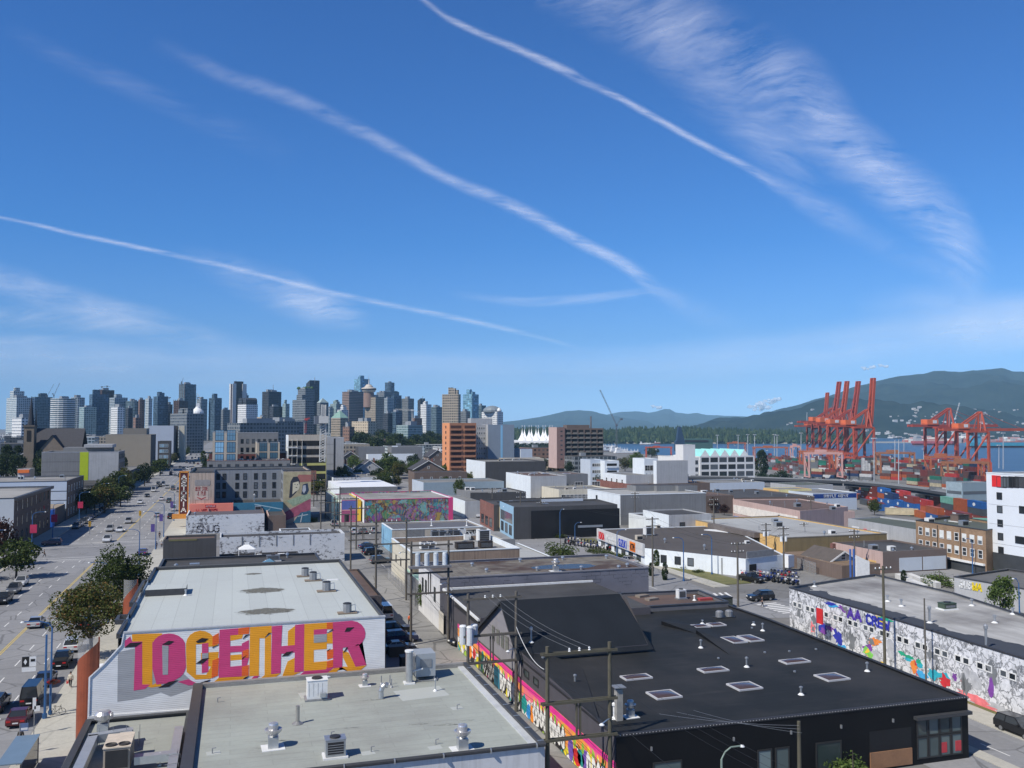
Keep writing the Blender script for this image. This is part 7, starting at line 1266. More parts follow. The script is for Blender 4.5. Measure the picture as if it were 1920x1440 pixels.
TW=[(-14,30,52,745,1500,'lg',"broad pale glass tower with a lower stepped crown at the far left",None),(8,24,37,733,1520,'lg',"taller crown block rising behind the far left glass tower",'step'),(52,64,86,744,1750,'gt',"dark teal glass tower behind the church spire",'step'),(85,108,128,747,1450,'bd',"round tower with strong white floor bands",'round'),(127,139,151,745,1550,'gl',"rounded glass tower right of the white banded one",'round'),(139,157,173,763,1350,'gg',"shorter pale green tower in front of the rounded pair",None),(161,172,193,739,1800,'bl',"dark blue slab tower left of the topped crane",'step'),(181,190,206,731,1900,'bn',"dark tower with an unfinished top storey and a crane on it",'frame'),(196,214,231,745,1700,'gl',"white edged glass tower right of the crane topped one",'step'),(197,220,229,763,1350,'wh',"lower white gridded block below the white edged tower",None),(230,245,259,752,1700,'gt',"grey green tower left of the red brick slab",'round'),(232,240,246,765,1400,'dk',"narrow dark block in front of the grey green tower",None),(257,261,268,749,1650,'br',"slim reddish brick slab in the skyline",None),(267,278,283,747,1640,'lg',"pale chequered glass tower beside the slim brick slab",None),(281,295,309,743,1700,'bl',"blue tower right of the pale chequered one",'step'),(308,312,320,758,1800,'bn',"low brownish block left of the tower under construction",None),(329,345,361,720,1900,'gt',"tall glass tower still under construction with cranes round it",'frame'),(319,335,347,751,1700,'bn',"brown concrete frame rising in front of the tall unfinished glass tower",'frame'),(363,376,385,748,1900,'gl',"square glass tower behind the white dome",None),(385,402,412,746,1900,'bl',"blue glass tower with a bright left face",'step'),(412,418,428,768,1700,'gr',"low grey block left of the white piered tower",None),(428,435,455,720,1800,'bn',"tall brown tower with white corner piers",'piers'),(455,459,464,741,2100,'bl',"slim blue tower behind the tall brown one",None),(438,461,478,758,1450,'wh',"white gridded tower with paired dark barrel roofs",'twin'),(478,490,498,782,1400,'cr',"low cream building right of the barrel roofed tower",None),(486,503,522,734,1800,'dk',"dark brown office slab standing by itself",'mast'),(502,512,528,762,1700,'dk',"lower dark block in front of the dark office slab",None),(527,535,541,757,1700,'gg',"pale green tower left of the gridded glass block",'step'),(540,572,586,749,1300,'gr',"broad gridded glass block with a roof edge frame",'step'),(553,572,586,729,1700,'gr',"dark terraced tower with trees on its roof",'green'),(571,580,595,719,1900,'dk',"slender dark tower behind the roof trees",'slant'),(592,600,613,755,1800,'gr',"dark tower with a green pyramid top",'pyr'),(610,618,626,765,1900,'gl',"small pale tower left of the green grey one",None),(616,630,641,757,1900,'gg',"green grey tower left of the pinkish slab",'step'),(630,640,651,768,1600,'wh',"short white stepped building below the pinkish slab",'step'),(616,638,651,784,1300,'bg',"old beige office with a pale green pyramid roof",'pyr'),(638,654,677,734,1900,'pk',"pinkish banded office slab",'mast'),(661,675,690,710,2300,'sk',"tallest pale blue glass tower of the skyline",'step'),(680,704,718,744,1700,'bg',"beige gridded tower under the revolving lookout",None),(717,726,736,746,1800,'gl',"grey glass tower right of the lookout tower",None),(703,720,735,735,2100,'gr',"wide grey tower behind the lookout tower",None),(720,729,738,717,2200,'bl',"dark rounded blue tower high above the grey ones",'round'),(733,738,751,741,1900,'bl',"dark blue tower with a pale roof edge",'step'),(751,765,775,747,1900,'gr',"grey gridded tower left of the crane arm",None),(717,727,736,775,1500,'dk',"navy block low in front of the grey glass tower",None),(728,742,753,772,1500,'bl',"second navy glass block low in the skyline",None),(653,690,704,790,1250,'cr',"wide cream heritage block with rows of windows",None),(782,788,796,751,2100,'dk',"dark tower with a slanted roof and antenna",'slant'),(787,799,808,758,1700,'wh',"white stepped tower right of the slanted roof",'step'),(807,818,829,763,1650,'gt',"teal glass block left of the beige gridded slab",None),(828,859,863,739,1200,'bg',"tall beige gridded slab right of centre",'step'),(867,885,897,739,1700,'sk',"tall blue glass tower with a roof crown right of the beige slab",'step'),(861,874,881,771,1500,'gr',"low grey block in front of the blue glass tower",None),(895,903,911,760,1750,'gt',"dark teal block right of the blue glass tower",None),(902,932,943,772,1500,'wh',"white hotel with a glass dome at the right end of the skyline",'dome'),(771,777,790,784,1500,'br',"low brick block under the crane arm",None),(470,520,560,790,1050,'gr',"low grey range of roofs in front of the dark office slab",None),(300,350,374,775,1000,'gr',"wide grey office range left of the avenue's far end",'step'),(0,40,56,783,1000,'wh',"white low office range at the far left in front of the towers",None),(246,254,262,783,1100,'br',"small red brick warehouse low in the skyline",None),(415,450,540,793,800,'gr',"long grey roofs just above the blue bay block",None),(640,655,663,800,900,'br',"low brick range beside the cream heritage block",None),(740,765,790,797,1150,'gg',"low pale civic building with green roof above the trees",None)]
for row in TW:sT("office_tower" if row[3]<780 else "low_block",row[6],*row[:6],row[7])
c=PD(691,HOR,1720);zt=H+(HOR-744)*1720/FPX;t=thing("lookout_tower","flying saucer shaped revolving lookout with a mast above the beige tower","tower",(c.x,c.y,zt-20));SAU=M((.52,.47,.40),.6,.1,.1);dz=lambda py:(HOR-py)*1720/FPX+H-(zt-20);w=1720/FPX
mb=MB();mb.lathe([(10*w,0),(10*w,dz(737)),(9*w,dz(736))],M((.25,.17,.14),.8),(0,0,0),18);link("stem",mb.mesh("stem"),t);mb=MB();mb.lathe([(9*w,dz(736)),(12*w,dz(734)),(13.5*w,dz(731)),(14*w,dz(729)),(13.5*w,dz(727.5)),(8*w,dz(726)),(7.5*w,dz(724)),(5.5*w,dz(722.5)),(5*w,dz(721)),(.1,dz(720.5))],SAU,(0,0,0),24);mb.lathe([(13.9*w,dz(731.2)),(14.15*w,dz(730)),(13.9*w,dz(729))],DARKM,(0,0,0),24);link("saucer",mb.mesh("saucer"),t);mb=MB();mb.tube((0,0,dz(721)),(0,0,dz(712)),.9,WHITEP,6,.6);mb.tube((0,0,dz(712)),(0,0,dz(703)),.5,GALV,5,.2);link("mast",mb.mesh("mast"),t)
c=PD(370,HOR,1200);z=H+(HOR-776)*1200/FPX;t=thing("domed_roof","white domed roof with a tall white lantern among the towers","roof",(c.x,c.y,0));mb=MB();mb.lathe([(8,0),(8,z),(7.6,z+1)],wLG,c.xyz*0,12);link("drum",mb.mesh("drum"),t);mb=MB();mb.lathe([(8,z+.5),(7.6,z+3),(6,z+5.5),(3,z+8),(2.2,z+10)],WHITEP,(0,0,0),16);mb.box(-2,-2,z+9,2.6,2,z+14,WHITEP);link("dome",mb.mesh("dome"),t)
SAILM=M((.86,.86,.85),.5,.04,.05);d_=1900;t=thing("sail_roof_pier","white pier building with five pairs of pointed fabric sails","building",tuple(PD(965,HOR,d_).xy)+(-17,));o_=PD(965,HOR,d_)
def SP(px,py,dd=0):q=PD(px,py,d_+dd);return(q.x,q.y,q.z)
mb=MB();q0,q1,q2,q3_=PD(958,HOR,d_),PD(1048,HOR,d_),PD(1048,HOR,d_+70),PD(958,HOR,d_+70);mb.prism([(q0.x,q0.y),(q1.x,q1.y),(q2.x,q2.y),(q3_.x,q3_.y)],-17,H+(HOR-826)*d_/FPX,SAILM);mb.bD("pier_hall",t)
for zz in(829.5,833.5):mb=MB();mb.face([SP(959,zz,-1),SP(1018,zz,-1),SP(1018,zz-1.4,-1),SP(959,zz-1.4,-1)],DARKM);mb.bD("window_band",t)
for px in(979,992,1005,1018,1031):
 mb=MB()
 for dx,dd in((0,0),(4.5,25)):
  ap_=Vector(SP(px+dx,800,20+dd));n=10;prev=None
  for k in range(6):
   f=k/5;rad=7.0*(f**2.2)*d_/FPX;z=ap_.z+(SP(px,826)[2]-ap_.z)*f;ring=[(ap_.x+rad*math.cos(2*math.pi*i/n)*1.0,ap_.y+rad*2.2*math.sin(2*math.pi*i/n),z)for i in range(n)]
   if prev:
    for i in range(n):mb.face([prev[i],prev[(i+1)%n],ring[(i+1)%n],ring[i]],SAILM)
   prev=ring
  mb.tube(ap_,ap_+Vector((0,0,3)),.6,SAILM,5)
 mb.bD("sail",t)
YC=M((.55,.55,.52),.6,.1,1);RC=M((.45,.06,.06),.6,.1,1);DC=M((.12,.14,.17),.6,.1,1)
def lattice(mb,p0,p1,w,mat,n,r):
 p0=Vector(p0);p1=Vector(p1);d=(p1-p0).normalized();a=d.cross(Vector((0,0,1))if abs(d.z)<.9 else Vector((1,0,0))).normalized();b_=d.cross(a);cs=[(a*i+b_*j)*w/2 for i,j in((-1,-1),(1,-1),(1,1),(-1,1))]
 for c_ in cs:mb.tube(p0+c_,p1+c_,r,mat,4)
 for k in range(n):
  s0=p0.lerp(p1,k/n);s1=p0.lerp(p1,(k+1)/n)
  for i in range(4):mb.tube(s0+cs[i],s1+cs[(i+1)%4],r*.7,mat,3,caps=False)
def tC(label,mast,jib,counter,dep,w,mat,group=None,n=10):
 """pixel ends of mast (foot, top), jib tip and counter jib end, all at one real distance"""
 f=PD(*mast[0],dep);h=PD(*mast[1],dep);t=thing("tower_crane",label,"crane",f,0,group);mb=MB();lattice(mb,f,h,w,mat,n,w*.09);mb.bD("mast",t);mb=MB();lattice(mb,h,PD(*jib,dep),w*.8,mat,n,w*.08);mb.bD("jib",t);mb=MB();c_=PD(*counter,dep);lattice(mb,h,c_,w*.8,mat,3,w*.08);mb.box(c_.x-w,c_.y-w,c_.z-w*1.3,c_.x+w,c_.y+w,c_.z+w*.3,DC);mb.bD("counter_jib",t);mb=MB();mb.box(h.x-w*.9,h.y-w*.9,h.z-w*.8,h.x+w*.9,h.y+w*.9,h.z+w*.6,mat);mb.bD("cab",t);return t
tC("white lattice tower crane in front of the unfinished block",((604,866),(606,786)),(607,759),(599,783),385,2.2,YC,None,16)
tC("white hammerhead crane with a long level arm among the towers",((773,800),(773,769)),(741,767.5),(786,773),1400,2.0,YC)
tC("red crane low in front of the gridded glass block",((572,812),(574,786)),(581,784),(571,788),900,1.6,RC,None,6)
tC("small flat crane on top of the unfinished dark tower",((201,734),(201,724)),(207,725),(191,725),1880,1.6,DC,None,4)
tC("pale luffing crane leaning up at the left beside the banded tower",((101,748),(101,742)),(112,718),(99,738),1700,1.2,DC,None,6);tC("thin luffing crane farther left of the banded tower",((88,748),(88,744)),(101,720),(86,742),1720,.8,DC,None,6)
tC("luffing crane on top of the tall unfinished glass tower",((341,724),(341,716)),(344,708),(340,718),1880,1.4,DC,None,4);tC("dark luffing crane right of the tall unfinished glass tower",((372,752),(370,746)),(364,728),(373,745),1850,1.5,DC,None,6);tC("white luffing crane leaning left above the white dome",((376,756),(375,748)),(370,738),(377,747),1600,1.3,YC,None,4);tC("thin pale crane above the brown concrete frame",((317,772),(317,746)),(312,742),(319,745),1680,1.2,DC,None,6)
tC("tall dark luffing crane leaning left above the brown apartment slab",((1156,838),(1156,797)),(1125,731),(1165,785),1250,1.6,DC,None,12)
tC("white slanted crane jib between the two lowered container cranes",((1791,792),(1791,785)),(1799,755),(1790,788),2650,2.2,WHITEP,None,4)
QR=M((.44,.085,.045),.55,.18,.05);QR2=M((.38,.07,.05),.55,.2,.05);RTO=M((.42,.125,.055),.6,.25,.1);RTP=M((.58,.33,.29),.65,.15,.1);RTB=M((.34,.14,.07),.65,.25,.1)
def qC(px,dep,up,label,mat,tilt=.17,s=1.0,ub=.78):
 """px: photo column of the waterside leg; boom up or lowered; built in metres with x along the boom"""
 g=PD(px,HOR,dep);t=thing("container_crane",label,"crane",(g.x,g.y,-17),.0,"container cranes with raised booms" if up else "container cranes with lowered booms");t.scale=(s,s,s);GA,WY_,HG=26.0,16.0,46.0
 def K(mb,nm):return link(nm,mb.mesh(nm),t)
 for sx in(0,-GA):
  for sy in(-WY_/2,WY_/2):mb=MB();mb.bar((sx,sy,1.5),(sx,sy,HG),2.3,2.0,mat);K(mb,"leg");mb=MB();mb.box(sx-1.1,sy-3.5,0,sx+1.1,sy+3.5,1.6,mat);K(mb,"bogie")
 mb=MB()
 for sx in(0,-GA):mb.bar((sx,-WY_/2,13),(sx,WY_/2,13),1.5,1.8,mat);mb.bar((sx,-WY_/2,HG),(sx,WY_/2,HG),1.5,1.8,mat)
 for sy in(-WY_/2,WY_/2):mb.bar((-GA,sy,13),(0,sy,13),1.3,1.6,mat);mb.bar((-GA,sy,14),(0,sy,HG-2),1.2,1.2,mat);mb.bar((-GA,sy,HG),(0,sy,HG),1.3,1.6,mat)
 K(mb,"portal_beam")
 mb=MB()
 for sy in(-3,3):mb.bar((-GA-26,sy,HG+2),(2,sy,HG+2),1.7,2.6,mat)
 for k in range(9):mb.bar((-GA-26+k*6.5,-3,HG+2),(-GA-26+k*6.5,3,HG+2),.5,.6,mat);mb.bar((-GA-26+k*6.5,-3.6,HG+3),(-GA-26+k*6.5,-3.6,HG+4.3),.15,.15,mat)
 mb.bar((-GA-26,-3.6,HG+4.3),(2,-3.6,HG+4.3),.2,.2,mat);K(mb,"girder")
 mb=MB();ax=-2.0;az=HG+20
 for sy in(-5,5):mb.bar((0,sy,HG),(ax,sy*.4,az),1.7,1.7,mat);mb.bar((-7,sy,HG),(ax,sy*.4,az),.7,.7,mat);mb.bar((ax,sy*.4,az),(-GA-6,sy*.6,HG+3),.9,1.5,mat)
 mb.bar((ax,-2.5,az),(ax,2.5,az),1.2,1.2,mat);K(mb,"apex_frame")
 mb=MB();mb.box(-GA-8,-4.5,HG+3.2,-GA+6,4.5,HG+8.5,M((.70,.16,.06),.5,.15,.2));K(mb,"machinery_house");mb=MB();mb.box(-GA-1,-4.66,HG+4.4,-GA+4,-4.52,HG+7.6,WHITEP);K(mb,"sign_board")
 mb=MB();bl=54.0;tip=Vector((bl*math.sin(tilt),0,HG+2+bl*math.cos(tilt)))if up else Vector((58,0,HG+2));b0=Vector((1.5,0,HG+2));d=(tip-b0).normalized()
 for sy in(-2.6,2.6):mb.bar(b0+Vector((0,sy,0)),tip+Vector((0,sy,0)),1.6,2.8,mat)
 for k in range(13):p=b0.lerp(tip,k/12);mb.bar(p+Vector((0,-2.6,0)),p+Vector((0,2.6,0)),.5,.6,mat)
 K(mb,"boom")
 mb=MB()
 for f in(.45,.95):mb.tube((ax,0,az),b0.lerp(tip,f),.22,mat,4)
 K(mb,"stay");mb=MB();mb.box(-GA+9,-2.4,HG-3.5,-GA+13,2.4,HG+.5,DC);mb.box(-GA+13,-1.4,HG-4.5,-GA+15.5,1.4,HG-1.6,WHITEP);K(mb,"trolley")
 mb=MB()
 for k in range(6):mb.bar((-GA-1.6,-WY_/2-1.2,3+k*7),(-GA+2.6,-WY_/2-1.2,9+k*7),.3,.3,mat)
 mb.box(-GA-1.5,-WY_/2-2.2,HG-1,-GA+3,-WY_/2,HG-.6,mat);K(mb,"stair");return t
qC(1629,1003,True,"nearest and tallest container crane with its boom raised",QR,.13,1.0);qC(1597,1120,True,"second container crane with raised boom left of the tallest",QR2,.20,1.03);qC(1577,1220,True,"third container crane with raised boom, in the middle of the row",QR,.19,1.08);qC(1562,1310,True,"fourth container crane with raised boom near the left of the row",QR2,.20,1.12);qC(1545,1430,True,"farthest and shortest looking container crane with boom raised",QR,.14,1.0)
qC(1841,845,False,"right container crane with its boom lowered over the water",QR,0,.92);qC(1783,935,False,"left container crane with its boom lowered",QR2,0,1.0)
def yard_gantry(pl,pr,pt,pb,mat,label):
 z=-16.5;dep=FPX*(H-z)/(pb-HOR);a=PD(pl,HOR,dep);b_=PD(pr,HOR,dep);d=(b_-a);L=d.length;h=(pb-pt)*dep/FPX;t=thing("yard_gantry",label,"gantry crane",(a.x,a.y,z),math.atan2(d.y,d.x));K=lambda mb,nm:link(nm,mb.mesh(nm),t)
 w=h*.5
 for x in(0,L):
  for y in(0,w):mb=MB();mb.bar((x,y,1),(x,y*.9+w*.05,h*.86),h*.05,h*.05,mat);mb.box(x-.7,y-1.8,0,x+.7,y+1.8,1.3,DARKM);K(mb,"leg")
  mb=MB();mb.bar((x,0,1.8),(x,w,1.8),.8,.9,mat);mb.bar((x,0,h*.85),(x,w,h*.85),.9,1.5,mat);mb.bar((x,0,2),(x,w,h*.8),.35,.35,mat);K(mb,"end_frame")
 mb=MB()
 for y in(w*.15,w*.85):mb.bar((-L*.04,y,h*.92),(L*1.04,y,h*.92),h*.045,h*.07,mat);mb.bar((-L*.04,y,h),(L*1.04,y,h),.15,.15,mat)
 for i in range(12):mb.bar((L*i/11,w*.15,h*.95),(L*i/11,w*.15,h),.12,.12,mat)
 K(mb,"main_girder");mb=MB();mb.box(L*.3,w*.1,h*.93,L*.55,w*.9,h*1.05,mat);mb.box(L*.36,w*.3,h*.70,L*.42,w*.6,h*.84,WHITEP);K(mb,"trolley");return t
for a in((1516,1578,846,898,RTP,"big pinkish yard gantry nearest the elevated road"),(1505,1566,843,888,RTO,"orange yard gantry just behind the pinkish one"),(1560,1600,848,884,QR,"red orange gantry legs right of the pinkish gantry"),(1650,1714,846,892,RTB,"brown orange yard gantry between the two crane rows"),(1744,1800,853,903,RTO,"orange yard gantry left of the tallest container stacks"),(1776,1852,863,918,RTB,"wide yard gantry with pale legs in front of the lowered cranes"),(1366,1398,829,852,RTO,"small orange gantry farthest left along the quay"),(1415,1476,837,864,RTO,"long low orange gantry above the left containers"),(1212,1259,837,860,QR,"red gantry by the water left of the white loft building"),(1843,1857,862,905,QR,"bright orange gantry end beside the white modern block"),(1486,1500,834,868,RTP,"narrow pale gantry far back by the quay")):yard_gantry(*a)
for i,(px,pt,pb)in enumerate(((1345,816,858),(1384,816,856),(1402,815,858),(1415,815,858),(1452,815,862),(1457,816,862),(1502,812,868),(1639,822,908),(1678,820,896),(1685,819,912),(1695,821,870),(1732,842,868),(1881,812,880),(1873,835,878),(1513,774,800))):
 dep=FPX*47/(pb-HOR)if pb>810 else 2500;f=PD(px,pb,dep);h=PD(px,pt,dep);t=thing("light_mast","tall thin floodlight mast in the container port","light mast",f,0,"floodlight masts in the port");r=.28*dep/900+.1;mb=MB();mb.tube(f,h,r*1.3,M((.42,.45,.48),.5),6,r);mb.bD("pole",t);mb=MB();mb.box(h.x-2.4,h.y-.8,h.z-.4,h.x+2.4,h.y+.8,h.z+.5,M((.5,.52,.54),.5));mb.bD("lamp_head",t)
CCOL={"rust red":(.24,.045,.03),"brown":(.17,.07,.05),"orange":(.50,.12,.035),"dark blue":(.02,.045,.13),"bright blue":(.02,.13,.42),"grey":(.20,.21,.22),"white":(.66,.67,.67),"green":(.03,.20,.13),"pale green":(.20,.48,.36),"cream":(.62,.54,.36),"bright red":(.55,.05,.04),"dark grey":(.08,.09,.10)}
CMESH={};REST=MB()
def corr(c):
 m,nt,b=nM("container_%s"%c.replace(' ','_'));b.inputs["Roughness"].default_value=.55;co=oC(nt);s=N(nt,"ShaderNodeSeparateXYZ");nt.links.new(co,s.inputs[0]);u=mN(nt,'FRACT',mN(nt,'MULTIPLY',mN(nt,'ADD',s.outputs[0],s.outputs[1]),2.2));n1=nN(nt,co,.5,5,.65);oi=N(nt,"ShaderNodeObjectInfo")
 cc=xN(nt,1,CCOL[c],rN(nt,n1,[(.3,.65),(.65,1.0)]),'MULTIPLY');cc=xN(nt,1,cc,rN(nt,oi.outputs["Random"],[(0,.7),(1,1.0)]),'MULTIPLY');nt.links.new(cc,b.inputs["Base Color"]);bN(nt,b,mN(nt,'PINGPONG',u,.5),.8,.06);return m
for c in CCOL:
 mm=corr(c);mb=MB();mb.box(0,0,0,12.1,2.44,2.58,mm);fr=M(tuple(x*.7 for x in CCOL[c]),.6)
 for x in(0,11.95):
  for y in(0,2.3):mb.box(x-.03,y-.03,0,x+.18,y+.17,2.6,fr)
 for z in(0,2.45):mb.box(-.02,-.03,z,12.12,.1,z+.15,fr)
 for y in(.35,.75,1.6,2.0):mb.tube((-.06,y,.15),(-.06,y,2.45),.03,GALV,4)
 if c in("bright blue","dark blue","rust red","bright red"):mb.xU([(4.6,.9),(5.6,.6),(6.6,.9),(6.9,1.4),(6.2,1.95),(5.2,1.95),(4.4,1.4)]if c=="bright blue" else[(1.2,1.55),(4.6,1.55),(4.6,2.1),(1.2,2.1)],(0,-.031,0),(1,0,0),(0,0,1),(0,-1,0),.02,M((.62,.64,.64),.6))
 CMESH[c]=mb.mesh("shipping_container")
NC={'n':0};RC_=random.Random(77)
def cont(c,p,rz,where,lab=None):
 NC['n']+=1
 if NC['n']>285:
  i0=len(REST.v);m4=Matrix.Translation(p)@Matrix.Rotation(rz,4,'Z');REST.box(0,0,0,12.1,2.44,2.58,CMESH[c].materials[0]);REST.v[i0:]=[tuple(m4@Vector(q))for q in REST.v[i0:]];return
 o=link("shipping_container",CMESH[c],None,p,rz)
 tag(o,lab or "%s shipping container stacked %s"%(c,where),"container","%s containers %s"%(c,where));return o
PALN=["rust red","rust red","brown","orange","bright blue","dark blue","dark grey","rust red","bright red","pale green","orange","bright blue"];PALF=["rust red","rust red","brown","brown","dark grey","grey","dark blue","orange","white","green","bright red","rust red","grey","cream","brown","dark grey","rust red","grey"]
def row(p0,p1,where,pal,hmax,lanes=1,gap=12.7,hmin=1,side=2.75):
 a,b_=G(*p0),G(*p1);d=(b_-a);L=d.length;d.normalize();rz=math.atan2(d.y,d.x);nrm=Vector((-d.y,d.x,0))
 if nrm.dot(_f)<0:nrm=-nrm
 for l in range(lanes):
  for i in range(int(L/gap)):
   n=RC_.randint(hmin,hmax);q=a+d*(i*gap)+nrm*(l*side);z=ter(q.x,q.y)+.1
   for k in range(n):cont(RC_.choice(pal),(q.x,q.y,z+k*2.6),rz,where)
NEAR="in the near yard below the elevated road";FAR="in the far yard among the gantries"
for p0,p1,h in(((1604,925),(1850,968),2),((1600,934),(1850,982),3),((1612,945),(1850,1000),3)):row(p0,p1,NEAR,PALN,h,1,12.7,1)
for c,px,py,l in(("bright blue",1645,958,"bright blue container with a pale emblem at the left end of the near yard"),("pale green",1782,985,"pale green container at the front of the near yard"),("cream",1660,965,"cream container low at the front of the near yard")):q=G(px,py);cont(c,(q.x,q.y,q.z+.1),-.62,NEAR,l)
for p0,p1,lanes,h0,h,gap in(((1420,873),(1512,893),2,2,4,12.7),((1440,864),(1510,876),1,2,4,12.7),((1520,880),(1640,888),2,3,5,12.9),((1585,890),(1640,895),1,2,4,12.9),((1640,880),(1745,893),2,3,6,13),((1690,906),(1700,907),2,4,5,13),((1712,902),(1790,912),2,4,5,13),((1800,913),(1850,921),2,3,5,13)):row(p0,p1,FAR,PALF,h,lanes,gap,h0)
for i in range(3):
 for k in range(6-i):q=G(1622+i*5,889);cont("white",(q.x,q.y,q.z+.1+k*2.6),1.0,"in the tall white stack",None)
for p0,p1,lanes,h0,h,gap in(((1425,868),(1512,880),3,2,4,12.7),((1580,876),(1640,882),3,3,5,13),((1640,874),(1760,888),3,3,5,13),((1650,898),(1760,906),2,2,4,13),((1760,893),(1850,905),3,3,6,13),((1590,884),(1640,888),3,2,5,13),((1655,893),(1800,907),3,3,5,13),((1700,914),(1800,924),2,2,5,13),((1500,893),(1640,901),2,1,3,13),((1440,880),(1500,888),2,1,3,13),((1800,900),(1850,907),3,3,6,13),((1520,870),(1580,876),3,2,4,13)):row(p0,p1,FAR,PALF,h,lanes,gap,h0)
tag(REST.bD("container_stacks"),"far mass of stacked shipping containers between the yard gantries","containers",kind='stuff')
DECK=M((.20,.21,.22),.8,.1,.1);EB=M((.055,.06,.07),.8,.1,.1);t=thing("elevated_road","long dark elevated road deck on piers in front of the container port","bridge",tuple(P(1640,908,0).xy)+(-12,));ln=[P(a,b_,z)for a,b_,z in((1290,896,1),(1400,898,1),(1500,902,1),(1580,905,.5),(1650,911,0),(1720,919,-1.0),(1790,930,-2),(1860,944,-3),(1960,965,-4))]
mb=MB()
for a,b_ in zip(ln,ln[1:]):
 d=(b_-a);d.z=0;n_=Vector((-d.y,d.x,0)).normalized();n_=n_ if n_.dot(_f)>0 else-n_;w=11
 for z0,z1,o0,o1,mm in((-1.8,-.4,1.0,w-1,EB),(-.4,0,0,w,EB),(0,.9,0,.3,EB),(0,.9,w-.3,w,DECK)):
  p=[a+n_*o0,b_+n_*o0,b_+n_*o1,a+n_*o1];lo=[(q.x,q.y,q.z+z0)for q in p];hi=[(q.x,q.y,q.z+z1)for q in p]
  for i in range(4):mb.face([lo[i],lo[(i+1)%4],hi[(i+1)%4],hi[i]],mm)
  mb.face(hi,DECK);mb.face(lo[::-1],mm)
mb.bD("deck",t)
for i,f in enumerate((.15,.3,.42,.55,.66,.8)):
 k=f*(len(ln)-1);j=int(k);q=ln[j].lerp(ln[j+1],k-j)+_f.xyz*5;mb=MB();mb.box(q.x-3.5,q.y-1,q.z-3.4,q.x+3.5,q.y+1,q.z-1.7,EB);mb.box(q.x-1.2,q.y-.9,-18,q.x+1.2,q.y+.9,q.z-3.3,EB);mb.bD("pier",t)
gq=b4("grey_blue_office","grey blue office with window bands left of the white modern block",1804,905,1850,903,6.5,M((.26,.33,.36),.7,.08,.3),M((.30,.38,.42),.7),None,MIDROOF,.4,None,9,-9)
for z in(-2.5,1.5):pN(gq,0,.5,wpos(gq,0,0,0)[2]-.5,z,z+1.3,GL,"window_band",.05);pN(gq,3,.5,8.5,z,z+1.3,GL,"window_band",.05)
t=thing("grain_silo_block","dark pointed industrial tower by the water behind the white loft building","tower",tuple(PD(1272,HOR,1400).xy)+(-17,));mb=MB();NV_=M((.02,.045,.09),.5,.1,.1);q=[PD(px,py,1400)for px,py in((1267,846),(1284,846),(1284,826),(1277,800),(1273,801),(1270,826),(1267,828))];
base=q[0];ol=[((p-base).dot(_r),p.z-base.z)for p in q];mb.xU(ol,base,tuple(_r),(0,0,1),(_f.x,_f.y,0),14,NV_);mb.bD("tower_wall",t)
t=thing("harbour_shed","dark green harbour shed across the water basin","shed",tuple(PD(1300,HOR,1600).xy)+(-17,));a=PD(1284,HOR,1600);b_=PD(1336,HOR,1600);d=b_-a;n_=Vector((_f.x,_f.y,0));z1=H-(823-HOR)*1600/FPX;mb=MB();mb.prism([(a.x,a.y),(b_.x,b_.y),((b_+n_*40).x,(b_+n_*40).y),((a+n_*40).x,(a+n_*40).y)],-17.5,z1,M((.05,.11,.10),.7,.1,.1));mb.bD("wall",t);mb=MB();a=PD(1284,HOR,1599);b_=PD(1328,HOR,1599);mb.face([(a.x,a.y,z1-5),(b_.x,b_.y,z1-5),(b_.x,b_.y,z1-2),(a.x,a.y,z1-2)],DARKM);mb.bD("window_band",t)
def ship(px,py,L,h,hullm,supm,label,rz,cargo=None,name="ship"):
 dep=FPX*48/(py-HOR);g=PD(px,HOR,dep);t=thing(name,label,"ship",(g.x,g.y,-18),rz);K=lambda mb,nm:link(nm,mb.mesh(nm),t);mb=MB();w=L*.075
 pr_=[(-L/2,-w),(L*.36,-w),(L/2,0),(L*.36,w),(-L/2,w)];mb.prism([(x*.97,y*.8)for x,y in pr_],-.3,h*.35,M((.3,.05,.04),.6));mb.prism(pr_,h*.35,h,hullm);K(mb,"hull");mb=MB();mb.box(-L*.46,-w*.8,h,-L*.32,w*.8,h*2.1,supm);mb.box(-L*.44,-w*.95,h*2.1,-L*.35,w*.95,h*2.5,supm);mb.tube((-L*.40,0,h*2.5),(-L*.40,0,h*3.2),.4,supm);K(mb,"superstructure")
 mb=MB()
 for i in range(5):x=-L*.25+i*L*.13;mb.box(x,-w*.7,h,x+L*.1,w*.7,h*1.15,cargo or supm);mb.tube((x+L*.11,0,h),(x+L*.11,0,h*1.9),.5,supm,5)
 K(mb,"deck_gear");return t
ship(1872,839,150,12,M((.06,.30,.42),.5),M((.10,.35,.5),.5),"big bulk carrier with a pale blue hull moored across the inlet",-PSI+.1,QR2);ship(1752,834,120,10,M((.45,.10,.12),.6),wLG,"red hulled freighter moored at the far docks",-PSI+.05,wPK)
for px,py,L,l in((1148,846,46,"large white yacht at the left of the marina"),(1162,848,40,"second white yacht beside the large one in the marina"),(1177,851,52,"white yacht nearest the brown apartment slab's right side"),(1136,840,60,"white ferry moored behind the yachts")):ship(px,py,L,4.5,M((.72,.73,.73),.4),M((.76,.77,.77),.4),l,-PSI+.35,WHITEP,"yacht")
ship(1211,833.5,34,3,WHITEP,WHITEP,"small white boat crossing the open harbour",-PSI,WHITEP,"motor_boat");ship(1234,831.8,22,2.6,M((.3,.05,.04),.5),WHITEP,"little red and white boat close to the forest shore",-PSI,WHITEP,"motor_boat")
FD=[M(c,.8)for c in((.45,.15,.13),(.5,.45,.4),(.35,.36,.38),(.25,.12,.1),(.6,.6,.58),(.35,.2,.2))]
rr=random.Random(6)
